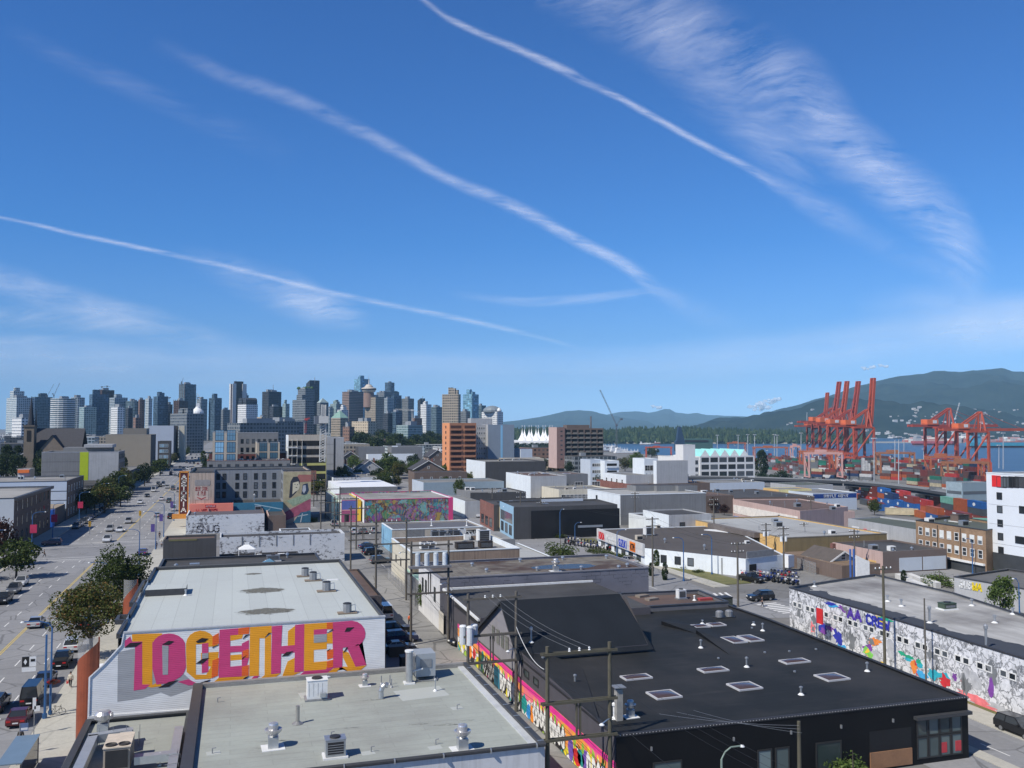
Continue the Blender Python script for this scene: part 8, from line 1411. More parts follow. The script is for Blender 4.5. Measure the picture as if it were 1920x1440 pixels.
for i in range(46):
 px=1700+i*5.2+rr.uniform(-3,3);dep=rr.uniform(2620,2760);g=PD(px,HOR,dep);w=rr.uniform(10,38);h=rr.uniform(6,20);mb=MB();mb.box(-w/2,0,0,w/2,14,h*.7,rr.choice(FD));mb.face([(-w/2,0,h*.7),(w/2,0,h*.7),(w/2,7,h),(-w/2,7,h)],rr.choice(FD));mb.face([(w/2,14,h*.7),(-w/2,14,h*.7),(-w/2,7,h),(w/2,7,h)],rr.choice(FD));mb.face([(-w/2,0,h*.7),(-w/2,7,h),(-w/2,14,h*.7)],FD[2]);mb.face([(w/2,0,h*.7),(w/2,14,h*.7),(w/2,7,h)],FD[2])
 o=mb.bD("dock_shed");o.location=(g.x,g.y,-17.5);o.rotation_euler=(0,0,-PSI);tag(o,"small shed or silo on the far shipyard shore","shed","sheds on the far shipyard shore")
mb=MB()
for i in range(30):a=PD(1560+i*14,HOR,2600);b_=PD(1574+i*14,HOR,2600);mb.face([(a.x,a.y,-18.3),(b_.x,b_.y,-18.3),(b_.x,b_.y+220,-16.5),(a.x,a.y+220,-16.5)],M((.28,.27,.25),.9))
tag(mb.bD("dock_ground"),kind='structure')
mb=MB();strip(mb,[tuple(G(1300,905).xy),tuple(G(1440,890).xy),tuple(G(1500,905).xy)],8,.05,LOT);strip(mb,[tuple(G(1420,885).xy),tuple(G(1640,915).xy),tuple(G(1860,960).xy)],26,.045,LOT);tag(mb.bD("port_ground"),kind='structure')
def leafmat(key,cols):
 m,nt,b=nM(key);gi=N(nt,"ShaderNodeNewGeometry");oi=N(nt,"ShaderNodeObjectInfo");c=rN(nt,gi.outputs["Random Per Island"],[(i/(len(cols)-1),x)for i,x in enumerate(cols)]);c=xN(nt,.35,c,rN(nt,oi.outputs["Random"],[(0,.55),(1,1.0)]),'MULTIPLY')
 nt.links.new(c,b.inputs["Base Color"]);b.inputs["Roughness"].default_value=.6;b.inputs["Specular IOR Level"].default_value=.25;b.inputs["Subsurface Weight"].default_value=0
 tl=N(nt,"ShaderNodeBsdfTranslucent");nt.links.new(c,tl.inputs[0]);mx=N(nt,"ShaderNodeMixShader");mx.inputs[0].default_value=.25;out=nt.nodes["Material Output"];nt.links.new(b.outputs[0],mx.inputs[1]);nt.links.new(tl.outputs[0],mx.inputs[2]);nt.links.new(mx.outputs[0],out.inputs[0]);return m
LF={'g':leafmat("leaf_green",[(.035,.055,.012),(.06,.09,.02),(.10,.13,.03)]),'d':leafmat("leaf_dark",[(.015,.032,.014),(.028,.05,.018),(.045,.07,.025)]),'o':leafmat("leaf_autumn",[(.045,.07,.014),(.07,.095,.02),(.11,.115,.03),(.17,.10,.03)]),'y':leafmat("leaf_lime",[(.10,.15,.01),(.18,.24,.02),(.26,.30,.03)]),'l':leafmat("leaf_light",[(.05,.09,.02),(.09,.14,.03),(.14,.19,.05)]),'r':leafmat("leaf_purple",[(.03,.015,.014),(.06,.025,.02),(.09,.04,.03)])}
BARK=M((.085,.07,.055),.9,.2,2)
def crown_mesh(seed,n,ls,shape='round'):
 """leaf cards gathered in clumps through a crown about 1 high and 1 wide, foot at 0"""
 rr=random.Random(seed);v=[];f=[]
 if shape=='cone':cl=[((rr.uniform(-1,1)*.42*(1-h)**.8*rr.random()**.3,rr.uniform(-1,1)*.42*(1-h)**.8*rr.random()**.3,h),.13*(1.15-h))for h in[rr.random()**1.2*.96 for _ in range(70)]]
 elif shape=='low':cl=[((rr.uniform(-.5,.5),rr.uniform(-.35,.35),rr.uniform(.12,.5)),rr.uniform(.14,.24))for _ in range(26)]
 elif shape=='oval':cl=[((.30*math.sin(t)*math.sin(p)*.9,.30*math.cos(t)*math.sin(p)*.9,.5-.47*math.cos(p)),.12)for t,p in[(rr.uniform(0,6.28),rr.uniform(.2,3.0))for _ in range(60)]]
 else:
  cl=[]
  for _ in range(44):
   t=rr.uniform(0,6.283);p=math.acos(rr.uniform(-.95,1));q=rr.uniform(.45,1);cl.append(((.39*q*math.sin(p)*math.cos(t),.39*q*math.sin(p)*math.sin(t),.56+.36*q*math.cos(p)),rr.uniform(.10,.18)))
 for i in range(n):
  c,r=cl[rr.randrange(len(cl))];t=rr.uniform(0,6.283);p=math.acos(rr.uniform(-1,1));q=r*rr.uniform(.5,1)**.5;o=Vector((c[0]+q*math.sin(p)*math.cos(t),c[1]+q*math.sin(p)*math.sin(t),c[2]+q*.8*math.cos(p)))
  a=Vector((rr.gauss(0,1),rr.gauss(0,1),rr.gauss(0,.6))).normalized()*ls*rr.uniform(.6,1.2);b_=a.cross(Vector((rr.gauss(0,1),rr.gauss(0,1),rr.gauss(0,1)))).normalized()*ls*rr.uniform(.5,.9);k=len(v);v+=[tuple(o-a),tuple(o+b_),tuple(o+a),tuple(o-b_)];f.append((k,k+1,k+2,k+3))
 me=bpy.data.meshes.new("crown");me.from_pydata(v,[],f);me.materials.append(LF['g']);me.update();return me
def trunk_mesh(seed,shape):
 rr=random.Random(seed);mb=MB()
 if shape=='cone':mb.tube((0,0,0),(0,0,.9),.022,BARK,6,.004);return mb.mesh("trunk")
 mb.tube((0,0,0),(.01,0,.34),.026,BARK,7,.02)
 for k in range(7):t=k*.9+rr.random();a=Vector((.01,0,.26+.02*k));b_=a+Vector((.2*math.cos(t),.2*math.sin(t),rr.uniform(.16,.32)));mb.tube(a,b_,.012,BARK,5,.006);mb.tube(b_,b_+Vector((.1*math.cos(t+.5),.1*math.sin(t+.5),.12)),.006,BARK,4,.002)
 return mb.mesh("trunk")
TV={('round','n'):[(crown_mesh(i,9500,.0165),trunk_mesh(i,'r'))for i in(1,2,3)],('round','m'):[(crown_mesh(i,2200,.034),trunk_mesh(i,'r'))for i in(4,5,6,7)],('cone','m'):[(crown_mesh(i,1500,.030,'cone'),trunk_mesh(i,'cone'))for i in(8,9)],('oval','m'):[(crown_mesh(i,2400,.042,'oval'),trunk_mesh(i,'cone'))for i in(10,11)],('low','m'):[(crown_mesh(i,1500,.035,'low'),trunk_mesh(i,'cone'))for i in(12,13)]}
TR=random.Random(31)
def tree(x,y,h,w,col,shape,label,lod='m',group=None,name=None):
 cm,tm=TR.choice(TV[(shape,lod)]);t=thing(name or("shrub" if shape=='low' else "tree"),label,"shrub" if shape=='low' else "tree",(x,y,ter(x,y)),TR.uniform(0,6),group);t.scale=(w,w,h)
 c=link("crown",cm,t);c.location.z=.09 if lod=='n' else 0;c.material_slots[0].link='OBJECT';c.material_slots[0].material=LF[col];link("trunk",tm,t);return t
def tpx(px,pyb,hpx,wpx,col,shape,label,lod='m',group=None,X=None):
 p=G(px,pyb)if X is None else Vector((X,PX(px,pyb,X).y,0));d=(p-CP).dot(_f);return tree(p.x,p.y,hpx*d/FPX,wpx*d/FPX,col,shape,label,lod,group)
tree(-17.2,127.5,9.8,10.6,'o','round',"big street tree with browning leaves in front of the lettered building",'n');tree(-16.8,150,11,11,'g','round',"green street tree just behind the browning one on the right pavement",'n')
for a in((30,1085,80,85,'g','round',"green tree at the left edge before the yellowish shop"),(6,1062,95,60,'r','round',"reddish brown tree at the very left edge"),(196,962,58,58,'o','round',"orange tinged tree by the avenue beside the white panelled block"),(226,950,42,50,'g','round',"green tree right of the orange tinged one by the avenue"),(240,925,30,34,'g','round',"small tree along the left pavement beyond the orange tinged one"),(271,912,46,36,'d','round',"dark tree on the left pavement beside the lime strip block"),(300,892,34,40,'g','round',"green tree beyond the lime strip block"),(335,858,20,24,'d','round',"distant dark tree on the left of the avenue"),(352,850,16,18,'g','round',"distant green tree near the end of the avenue"),(381,872,26,16,'g','oval',"slim tree on the right pavement by the terraced block"),(12,897,60,40,'d','oval',"tall dark conifer at the far left edge"),(32,893,55,34,'d','oval',"second tall dark conifer at the far left"),(76,892,46,24,'d','cone',"pointed conifer left of the lime strip block"),(52,900,34,30,'g','round',"green garden tree between the dark house and the pointed conifer"),(95,880,34,30,'d','round',"dark garden tree left of the lime strip block"),(113,845,18,24,'y','round',"bright yellow green tree in front of the church"),(95,842,16,40,'d','round',"dark tree in front of the church gable"),(35,840,22,40,'d','round',"dark tree left of the church tower"),(171,824,20,26,'d','round',"dark tree right of the church"),(186,824,26,22,'d','oval',"tall dark tree beside the beige block"),(212,816,12,14,'g','round',"small tree above the beige block"),(476,884,24,22,'l','round',"bright green tree in front of the terraced block"),(613,884,42,26,'d','cone',"dark spruce in front of the pale grey block"),(563,800,12,20,'d','round',"dark tree above the unfinished block's left"),(530,822,26,16,'d','oval',"dark tree between the bay block and the unfinished block"),(661,884,32,30,'l','round',"light green tree right of the pale grey block"),(680,888,26,30,'g','round',"green tree behind the gabled houses"),(698,890,28,30,'o','round',"yellowing tree among the gabled houses"),(730,892,44,46,'l','round',"tall light green tree behind the long shed"),(748,896,30,30,'g','round',"green tree right of the tall light green one"),(775,876,26,30,'d','round',"dark tree behind the brown gabled house"),(803,868,22,14,'d','cone',"small dark spruce left of the orange tower"),(756,866,20,26,'d','round',"dark tree between the park and the long shed"),(856,890,24,28,'y','round',"yellow green tree at the foot of the orange tower"),(872,888,16,24,'d','round',"dark shrubby tree at the foot of the orange tower"),(835,926,34,32,'g','round',"left of two trees beside the mural hall"),(862,938,44,26,'g','round',"right of two trees beside the mural hall"),(929,896,40,28,'d','oval',"big dark cedar against the dark blank warehouse"),(1118,914,34,36,'d','round',"dark tree right of the grey two window block"),(1053,872,32,34,'d','round',"dark tree left of the brown apartment slab"),(1040,884,16,24,'o','round',"small yellowing tree left of the brown apartment slab"),(1172,884,28,34,'o','round',"yellowing tree behind the white stepped block"),(1192,886,40,34,'l','round',"green tree behind the white stepped block"),(1428,902,56,34,'d','oval',"tall dark tree at the right corner of the teal roofed loft"),(1466,906,26,40,'d','round',"dark bushy tree beside the elevated road"),(1445,908,20,26,'d','round',"small dark tree left of the bushy one by the elevated road"),(1336,962,32,26,'r','round',"left dark red tree beside the grey fronted warehouse"),(1358,966,22,24,'r','round',"right dark red tree beside the grey fronted warehouse"),(1640,966,32,30,'g','round',"green tree beside the near container yard"),(1222,860,24,30,'g','round',"green tree above the white gallery block"),(1881,1160,84,60,'l','round',"light green tree in front of the sandwich shop"),(1862,1077,20,18,'g','oval',"clipped cypress beside the tan brick hotel"),(1221,1080,24,16,'d','oval',"left young street tree by the motorcycle shop road"),(1247,1088,32,17,'d','oval',"right young street tree by the motorcycle shop road"),(1231,1062,30,19,'g','oval',"left clipped topiary against the white shop wall"),(1254,1062,24,18,'g','oval',"right clipped topiary against the white shop wall"),(1051,1046,44,66,'g','low',"big round shrub on the traffic island by the puddled roof"),(1762,1098,34,60,'l','low',"spreading bright shrub behind the patched grey roof"),(1788,1100,26,24,'g','low',"darker shrub beside the sandwich shop sign wall"),(1695,1092,22,16,'d','oval',"small dark shrub behind the patched roof's edge"),(791,1148,55,24,'l','round',"green vine covered tree by the lane fence"),(585,978,14,30,'g','low',"weedy shrub at the foot of the lane mural"),(1283,1067,12,18,'g','low',"left low round bush against the white shop wall"),(1311,1074,12,20,'g','low',"right low round bush against the white shop wall"),(1600,1475,75,95,'l','low',"feathery grey green bush at the bottom edge before the black building"),(1362,1010,18,24,'d','round',"dark shrub beside the loading bay of the yellow warehouse")):tpx(*a)
for i in range(9):tpx(1112+i*12.5,1036+i*2.6,16,22,'g','low',"clipped bush in the hedge along the motorcycle shop",'m',"hedge bushes along the motorcycle shop")
for i in range(6):tpx(985+i*14,1003+i*1.2,14,20,'g' if i%2 else 'd','low',"low bush along the foot of the black glass hall",'m',"bushes along the black glass hall")
for i in range(26):tpx(668+(i%13)*12.5+TR.uniform(-4,4),848+(i//13)*8,34+TR.uniform(0,12),40,'d' if i%3 else 'g','round',"dark green park tree in the grove left of the orange tower",'m',"park trees left of the orange tower")
for i in range(40):
 x=TR.uniform(30,115);y=TR.uniform(400,585);tree(x,y,TR.uniform(6,11),TR.uniform(6,10),TR.choice('gddlo'),'round',"garden tree among the houses between the mural hall and the grove",'m',"garden trees beyond the mural hall")
for i in range(16):tpx(965+(i%8)*10+TR.uniform(-3,3),845+(i//8)*5,16,18,'d','round',"small dark tree below the white sail roofs",'m',"trees below the white sail roofs")
for i in range(34):X=-47.6 if i%2 else-16.9;y=470+i*17;tree(X+TR.uniform(-.6,.6),y,TR.uniform(5,9),TR.uniform(5,8),TR.choice('ggdo'),'round',"small street tree lining the far part of the avenue",'m',"street trees along the far avenue")
for i in range(8):tree(-48.0+TR.uniform(-1,.5),338+i*15,TR.uniform(8.5,12),TR.uniform(8,11),'god'[i%3],'round',"leafy street tree along the left pavement between the junction and the lime strip block",'m',"street trees on the left pavement past the junction")
for i in range(14):x=-135+i*6;tree(x,TR.uniform(500,550),TR.uniform(14,19),TR.uniform(8,12),TR.choice('ddg'),'round',"dark garden tree in front of the church",'m',"garden trees in front of the church")
for i in range(7):tree(-49.2,78+i*20,TR.uniform(7,9),8,'g','round',"street tree on the near left pavement shading the lanes",'m',"street trees on the near left pavement")
FILLW=[FC[k]for k in('gr','lg','bg','wh','br','gl','dk')]
k=0
for gy_ in range(600,1560,46):
 for gx_2 in list(range(-640,-80,52))+list(range(-8,420,48)):
  if TR.random()<.18 or(gx_2>150 and gy_>560+gx_2*.1 and gx_2>260):continue
  x=gx_2+TR.uniform(-5,5);y=gy_+TR.uniform(-6,6);px=960+FPX*(Vector((x,y,0)).dot(_r))/(Vector((x,y,0)).dot(_f))
  if px<-60 or px>1190 or(640<px<900 and y<800)or not is_land(x,y+30):continue
  w=TR.uniform(22,36);d=TR.uniform(20,34);h=TR.choice((6,7,9,10,12,13,15,17))*(1 if y<1000 else 1.25);h=min(h,19);t=thing("city_block","ordinary low city block among many before the towers","building",(x,y,ter(x)-.3),0,"ordinary low city blocks before the towers");mb=MB();mb.box(0,0,0,w,d,h,TR.choice(FILLW));link("wall",mb.mesh("wall"),t);mb=MB();mb.box(.6,.6,h,w-.6,d-.6,h+.25,TR.choice((DARKROOF,MIDROOF,PALEROOF)));mb.box(w*.3,d*.4,h+.25,w*.3+4,d*.4+4,h+2.4,CROWN);link("roof",mb.mesh("roof"),t);k+=1
  if TR.random()<.5:tree(x-6,y-5,TR.uniform(7,12),TR.uniform(7,11),TR.choice('gdd'),'round',"ordinary tree between the low city blocks",'m',"trees between the low city blocks")
for i,(px,py)in enumerate(((1686,1070),(1708,1070),(1712,1082),(1736,1078),(1772,1078))):q=P(px,py,2);mb=MB();mb.prism([(q.x-.5,q.y-3),(q.x+.7,q.y-3),(q.x+2.7,q.y+3),(q.x+1.5,q.y+3)],-.2,.9+i*.05,M((.62,.62,.60),.7));tag(mb.bD("ramp_wall"),"slanted white concrete wall on the terrace behind the patched grey roof","wall","slanted white walls behind the patched roof")
mp_=bpy.data.materials.new("car_paint");mp_.use_nodes=True
def paintm(c):
 k="paint_%s"%str(c)
 if k in MATS:return MATS[k]
 m,nt,b=nM(k);b.inputs["Base Color"].default_value=(*c,1);b.inputs["Roughness"].default_value=.35;b.inputs["Metallic"].default_value=.3;b.inputs["Coat Weight"].default_value=.7;b.inputs["Coat Roughness"].default_value=.08;return m
TYRE=M((.015,.015,.015),.8,.1,4);RIM=M((.4,.41,.42),.3,.1,4,.8);CGL=glass((.012,.015,.018),.06);HEADL=M((.75,.76,.74),.2,.05,4);TAILL=M((.45,.02,.02),.3,.05,4)
PROF={'sedan':(4.6,[(-2.3,.35),(-2.3,.82),(-2.15,.95),(-1.45,1.0),(.85,.98),(2.15,.82),(2.3,.6),(2.3,.35)],[(-1.55,.98),(-.95,1.42),(.1,1.45),(1.0,.97)]),'suv':(4.6,[(-2.3,.4),(-2.32,.95),(-2.25,1.08),(.95,1.08),(2.2,.98),(2.32,.7),(2.3,.4)],[(-2.2,1.07),(-1.95,1.66),(.1,1.72),(.98,1.07)]),'van':(5.2,[(-2.6,.4),(-2.6,1.1),(1.75,1.1),(2.5,1.0),(2.62,.7),(2.6,.4)],[(-2.58,1.09),(-2.5,2.25),(.9,2.25),(1.85,1.09)]),'pickup':(5.5,[(-2.75,.5),(-2.75,1.1),(1.1,1.1),(2.6,1.05),(2.75,.75),(2.75,.5)],[(-.6,1.09),(-.4,1.75),(.5,1.78),(1.15,1.09)])}
PROTO={}
def car_proto(kind):
 L,body,cab=PROF[kind];t=thing("car","car","car");W2=.9;K=lambda mb,nm,p=t:link(nm,mb.mesh(nm),p)
 mb=MB();mb.xU([(x,z)for x,z in body],(0,-W2,0),(1,0,0),(0,0,1),(0,1,0),W2*2,mp_)
 n=len(cab);lo=[(x,W2*.97 if i in(0,n-1)else W2*.76,z)for i,(x,z)in enumerate(cab)]
 tp=[lo[1],lo[2]];mb.face([(tp[0][0],-tp[0][1],tp[0][2]+.02),(tp[1][0],-tp[1][1],tp[1][2]+.02),(tp[1][0],tp[1][1],tp[1][2]+.02),(tp[0][0],tp[0][1],tp[0][2]+.02)],mp_)
 for s in(-1,1):
  for i in range(n-1):a,b_=lo[i],lo[i+1];mb.tube((a[0],s*a[1],a[2]),(b_[0],s*b_[1],b_[2]),.05,mp_,4)
  xm=(lo[1][0]+lo[2][0])/2;mb.tube((xm,s*W2*.97,lo[0][2]),(xm,s*W2*.76,lo[1][2]),.05,mp_,4);mb.box(cab[-1][0]-.35,s*(W2+.08)-.09,cab[-1][1]+.03,cab[-1][0]-.15,s*(W2+.08)+.09,cab[-1][1]+.2,mp_)
 if kind=='van':
  for s in(-1,1):mb.face([(-2.57,s*.885,1.1),(.2,s*.885,1.1),(.2,s*.72,2.24),(-2.5,s*.72,2.24)],mp_)
 if kind=='pickup':mb.box(-2.6,-.75,1.101,-.75,.75,1.12,TYRE)
 K(mb,"body");mb=MB()
 for s in(-1,1):mb.face([(p[0],s*p[1],p[2])for p in lo],CGL)
 for i in(0,n-2):a,b_=lo[i],lo[i+1];mb.face([(a[0],-a[1],a[2]),(a[0],a[1],a[2]),(b_[0],b_[1],b_[2]),(b_[0],-b_[1],b_[2])],CGL)
 K(mb,"window_glass")
 for x in(-L*.3,L*.31):
  for s in(-1,1):mb=MB();mb.tube((x,s*.70,.34),(x,s*.92,.34),.34,TYRE,14);w=K(mb,"wheel");mb=MB();mb.tube((x,s*.915,.34),(x,s*.935,.34),.21,RIM,10);K(mb,"rim",w)
 for s in(-.62,.62):mb=MB();z=body[-2][1];mb.box(L/2-.10,s-.2,z+.0,L/2+.03,s+.2,z+.16,HEADL);K(mb,"headlight");mb=MB();mb.box(-L/2-.03,s-.2,z+.05,-L/2+.1,s+.2,z+.22,TAILL);K(mb,"tail_light")
 mb=MB();mb.box(-L/2+.1,-.8,.22,L/2-.1,.8,.36,TYRE);K(mb,"underbody");mb=MB();mb.box(-L/2-.035,-.26,.5,-L/2-.01,.26,.62,WHITEP);K(mb,"number_plate");return t
for k_ in PROF:PROTO[k_]=car_proto(k_)
COLR={'w':(.75,.76,.76),'s':(.42,.43,.44),'k':(.012,.012,.014),'g':(.13,.135,.14),'b':(.02,.03,.09),'r':(.10,.015,.018),'v':(.09,.07,.22),'t':(.10,.16,.14)}
USED=set()
def car(px,py,rz,kind,col,label,group=None,X=None):
 p=G(px,py)if X is None else Vector((X[0],X[1],ter(*X)));o=PROTO[kind]if kind not in USED else None;name={'van':"van",'pickup':"pickup_truck"}.get(kind,"car");z=p.z+.03
 if o is None:o=cT(PROTO[kind],(p.x,p.y,z),R(rz),1.0,label,group,{"car_paint":paintm(COLR[col])})
 else:
  USED.add(kind);o.location=(p.x,p.y,z);o.rotation_euler=(0,0,R(rz));o['label']=label
  if group:o['group']=group
  for c_ in o.children:swap(c_,{"car_paint":paintm(COLR[col])})
 o.name=name;o['category']={'van':"van",'pickup':"pickup truck"}.get(kind,"car");return o
U,D=90,-90
for a in((68,1174,U,'sedan','s',"silver sedan driving away in the lane beside the yellow line"),(163,1176,U,'suv','k',"black off-roader parked under the browning street tree"),(160,1126,U,'suv','g',"dark car half hidden behind the browning street tree"),(137,1218,U,'suv','w',"white car parked at the right kerb beyond the covered truck"),(117,1247,U,'pickup','k',"black pickup with a pale covered load at the right kerb"),(86,1282,U,'sedan','b',"dark blue sedan parked behind the double blue lamp post"),(63,1316,U,'van','k',"black van parked at the right kerb near the corner shop"),(38,1354,U,'sedan','r',"dark red sedan nearest the camera at the right kerb"),(-6,1330,U,'suv','k',"dark car cut off by the left edge of the picture"),(40,1098,D,'suv','w',"white off-roader parked on the left beside the tree shadows"),(26,1112,D,'suv','g',"grey car parked in shade behind the white off-roader"),(8,1130,D,'pickup','k',"black pickup parked in shade at the left kerb"),(201,1016,D,'suv','w',"white off-roader crossing the junction on the avenue"),(97,1022,180,'suv','b',"dark blue estate turning into the left side street"),(206,996,D,'suv','s',"silver off-roader waiting at the junction line"),(225,997,D,'sedan','w',"white sedan waiting right of the silver off-roader"),(241,981,D,'suv','s',"silver car behind the waiting white sedan"),(263,944,D,'sedan','w',"white sedan coming along in the shade near the hotel sign"),(276,932,D,'sedan','k',"dark sedan behind the white one in the shaded lanes"),(288,922,D,'van','w',"white delivery van beside the left street trees"),(300,913,D,'suv','k',"dark car right behind the white delivery van"),(303,938,U,'sedan','w',"white sedan driving away left of the vertical sign"),(317,942,U,'pickup','t',"dark green pickup driving away beside the vertical sign"),(295,969,U,'sedan','s',"grey sedan driving away by the purple banner"),(320,972,U,'pickup','k',"dark pickup at the right kerb by the pavement kiosk"),(326,958,U,'van','w',"white van with a bulging load at the right kerb"),(268,1040,U,'sedan','v',"purple sedan beyond the green street tree"),(322,886,D,'van','w',"white box van far along the avenue"),(345,884,U,'van','s',"silver van driving away far along the avenue"),(722,1158,U,'van','w',"white van parked behind the lettered building in the lane"),(752,1204,0,'suv','b',"dark blue off-roader nosed in beside the lane pole"),(741,1188,0,'suv','k',"black car parked behind the lettered wall's right end"),(747,1222,0,'sedan','g',"dark grey car nearest the lettered wall's right end"),(872,1208,200,'sedan','k',"black car nosing out beside the lane mural"),(690,1028,20,'sedan','b',"dark blue car farthest of the lane parking pair"),(698,1040,20,'suv','k',"black car nearer of the lane parking pair"),(713,1056,10,'suv','g',"dark grey car parked by the lane fence"),(663,1001,U,'suv','w',"white car at the left of the mural hall parking row"),(681,1000,U,'sedan','g',"grey sedan second in the mural hall parking row"),(700,999,U,'suv','s',"silver car third in the mural hall parking row"),(722,998,U,'suv','t',"dark green car fourth in the mural hall parking row"),(626,986,U,'pickup','s',"silver pickup parked at the lane beside the mural annex"),(896,970,D,'suv','w',"first of the white cars parked on the cross road, farthest"),(909,975,D,'suv','w',"middle of the white cars parked on the cross road"),(921,981,D,'sedan','w',"nearest of the white cars parked on the cross road"),(929,988,D,'sedan','k',"dark sedan after the white cars on the cross road"),(938,995,D,'suv','k',"black off-roader at the near end of the cross road parking row"),(880,964,D,'sedan','g',"grey sedan at the far end of the cross road parking row"),(870,959,D,'suv','b',"dark blue car farthest along the cross road"),(1036,1006,5,'suv','k',"black off-roader left of the silver van at the crossing"),(1062,1006,5,'pickup','k',"black pickup between the off-roader and the silver van"),(1093,1004,0,'van','s',"silver van parked before the motorcycle shop sign"),(1180,1056,-80,'sedan','s',"silver grey sedan driving past the hedge"),(1408,1091,-70,'pickup','k',"black pickup passing the white shop wall"),(1426,1126,180,'suv','k',"black square off-roader waiting at the corner of the mural wall"),(1912,1378,D,'suv','k',"black car cut off by the right edge beside the black building"),(1415,1045,200,'van','w',"white van standing in the yard by the yellow warehouse")):car(*a)
for i,(X,y,c_)in enumerate([(-44.2,292+i*6.5,'gskwbgtsk'[i%9])for i in range(14)]):car(0,0,D,'sedan' if i%2 else 'suv',c_,"car in the long row parked along the left kerb opposite the hotel","cars parked along the left kerb",(X,y))
for i in range(46):X=(-20.0,-24.2,-27.4,-30.9,-34.2,-37.6,-44)[i%7];car(0,0,U if X>-29 else D,TR.choice(('sedan','suv','van','suv')),TR.choice('wwsskkgbr'),"small distant car in traffic on the far avenue","distant cars on the far avenue",(X,430+i*14+TR.uniform(-4,4)))
for i in range(34):q=G(1440+i*6.2+TR.uniform(-3,3),893+i*.45+TR.uniform(-3,5));car(0,0,TR.choice((40,130,-50,75)),TR.choice(('van','pickup','suv')),TR.choice('wwskb'),"small vehicle parked in the port yard behind the elevated road","vehicles parked in the port yard",(q.x,q.y))
def trailer(px,py,rz,L,h,label):
 p=G(px,py);t=thing("box_trailer",label,"trailer",p,R(rz));K=lambda mb,nm:link(nm,mb.mesh(nm),t);mb=MB();mb.box(-L/2,-1.2,.9,L/2,1.2,h,M((.74,.75,.76),.5,.06,.5));mb.box(-L/2-.02,-1.22,.85,L/2+.02,1.22,1.0,GALVD);K(mb,"box")
 for x in(-L*.3,-L*.12,L*.3):
  for s in(-1,1):mb=MB();mb.tube((x,s*.8,.45),(x,s*1.15,.45),.45,TYRE,10);K(mb,"wheel")
trailer(1447,1068,-62,9,3.4,"white box trailer standing behind the motorcycle rows");trailer(1353,1022,-65,9,3.6,"white box trailer beside the loading bay of the yellow warehouse")
def moto():
 t=thing("motorcycle","motorcycle","motorcycle");K=lambda mb,nm:link(nm,mb.mesh(nm),t)
 for x in(-.7,.7):mb=MB();mb.tube((x,-.07,.32),(x,.07,.32),.32,TYRE,12);K(mb,"wheel")
 mb=MB();mb.xU([(-.75,.75),(-.3,.72),(0,.85),(.35,.82),(.45,.55),(.1,.3),(-.35,.35)],(0,-.14,0),(1,0,0),(0,0,1),(0,1,0),.28,mp_);mb.bar((.4,0,.8),(.72,0,.32),.08,.08,RIM);K(mb,"body");mb=MB();mb.bar((.38,-.38,1.02),(.38,.38,1.02),.05,.05,RIM);K(mb,"handlebar");return t
MO=moto();first=True
for(pa,pb,n,rows_,lab)in(((1060,1020),(1150,1034),15,2,"motorcycle in the crowded rows before the shop sign"),((1392,1082),(1500,1098),16,3,"motorcycle in the rows behind the white railing")):
 for r_ in range(rows_):
  for i in range(n):
   p=G(pa[0]+(pb[0]-pa[0])*i/n,pa[1]+(pb[1]-pa[1])*i/n-r_*7);o=MO if first else cT(MO,p,R(60+TR.uniform(-15,15)),1.25,lab,lab.replace("motorcycle","motorcycles"),{"car_paint":paintm(TR.choice(((.012,.012,.014),(.012,.012,.014),(.45,.03,.03),(.7,.7,.7),(.03,.05,.2))))});
   if first:o.location=p;o.scale=(1.25,)*3;o.rotation_euler=(0,0,R(60));o['label']=lab;o['group']=lab.replace("motorcycle","motorcycles");[swap(c_,{"car_paint":paintm((.012,.012,.014))})for c_ in o.children];first=False
WOOD=M((.115,.105,.09),.9,.25,1.5,0,.1);WOODN=M((.095,.088,.062),.9,.25,1.2,0,.15);BLUEP=M((.045,.13,.30),.45,.12,1,.2);INS=M((.7,.72,.72),.3);WIRE=M((.02,.02,.022),.6);WIREL=M((.30,.31,.32),.5)
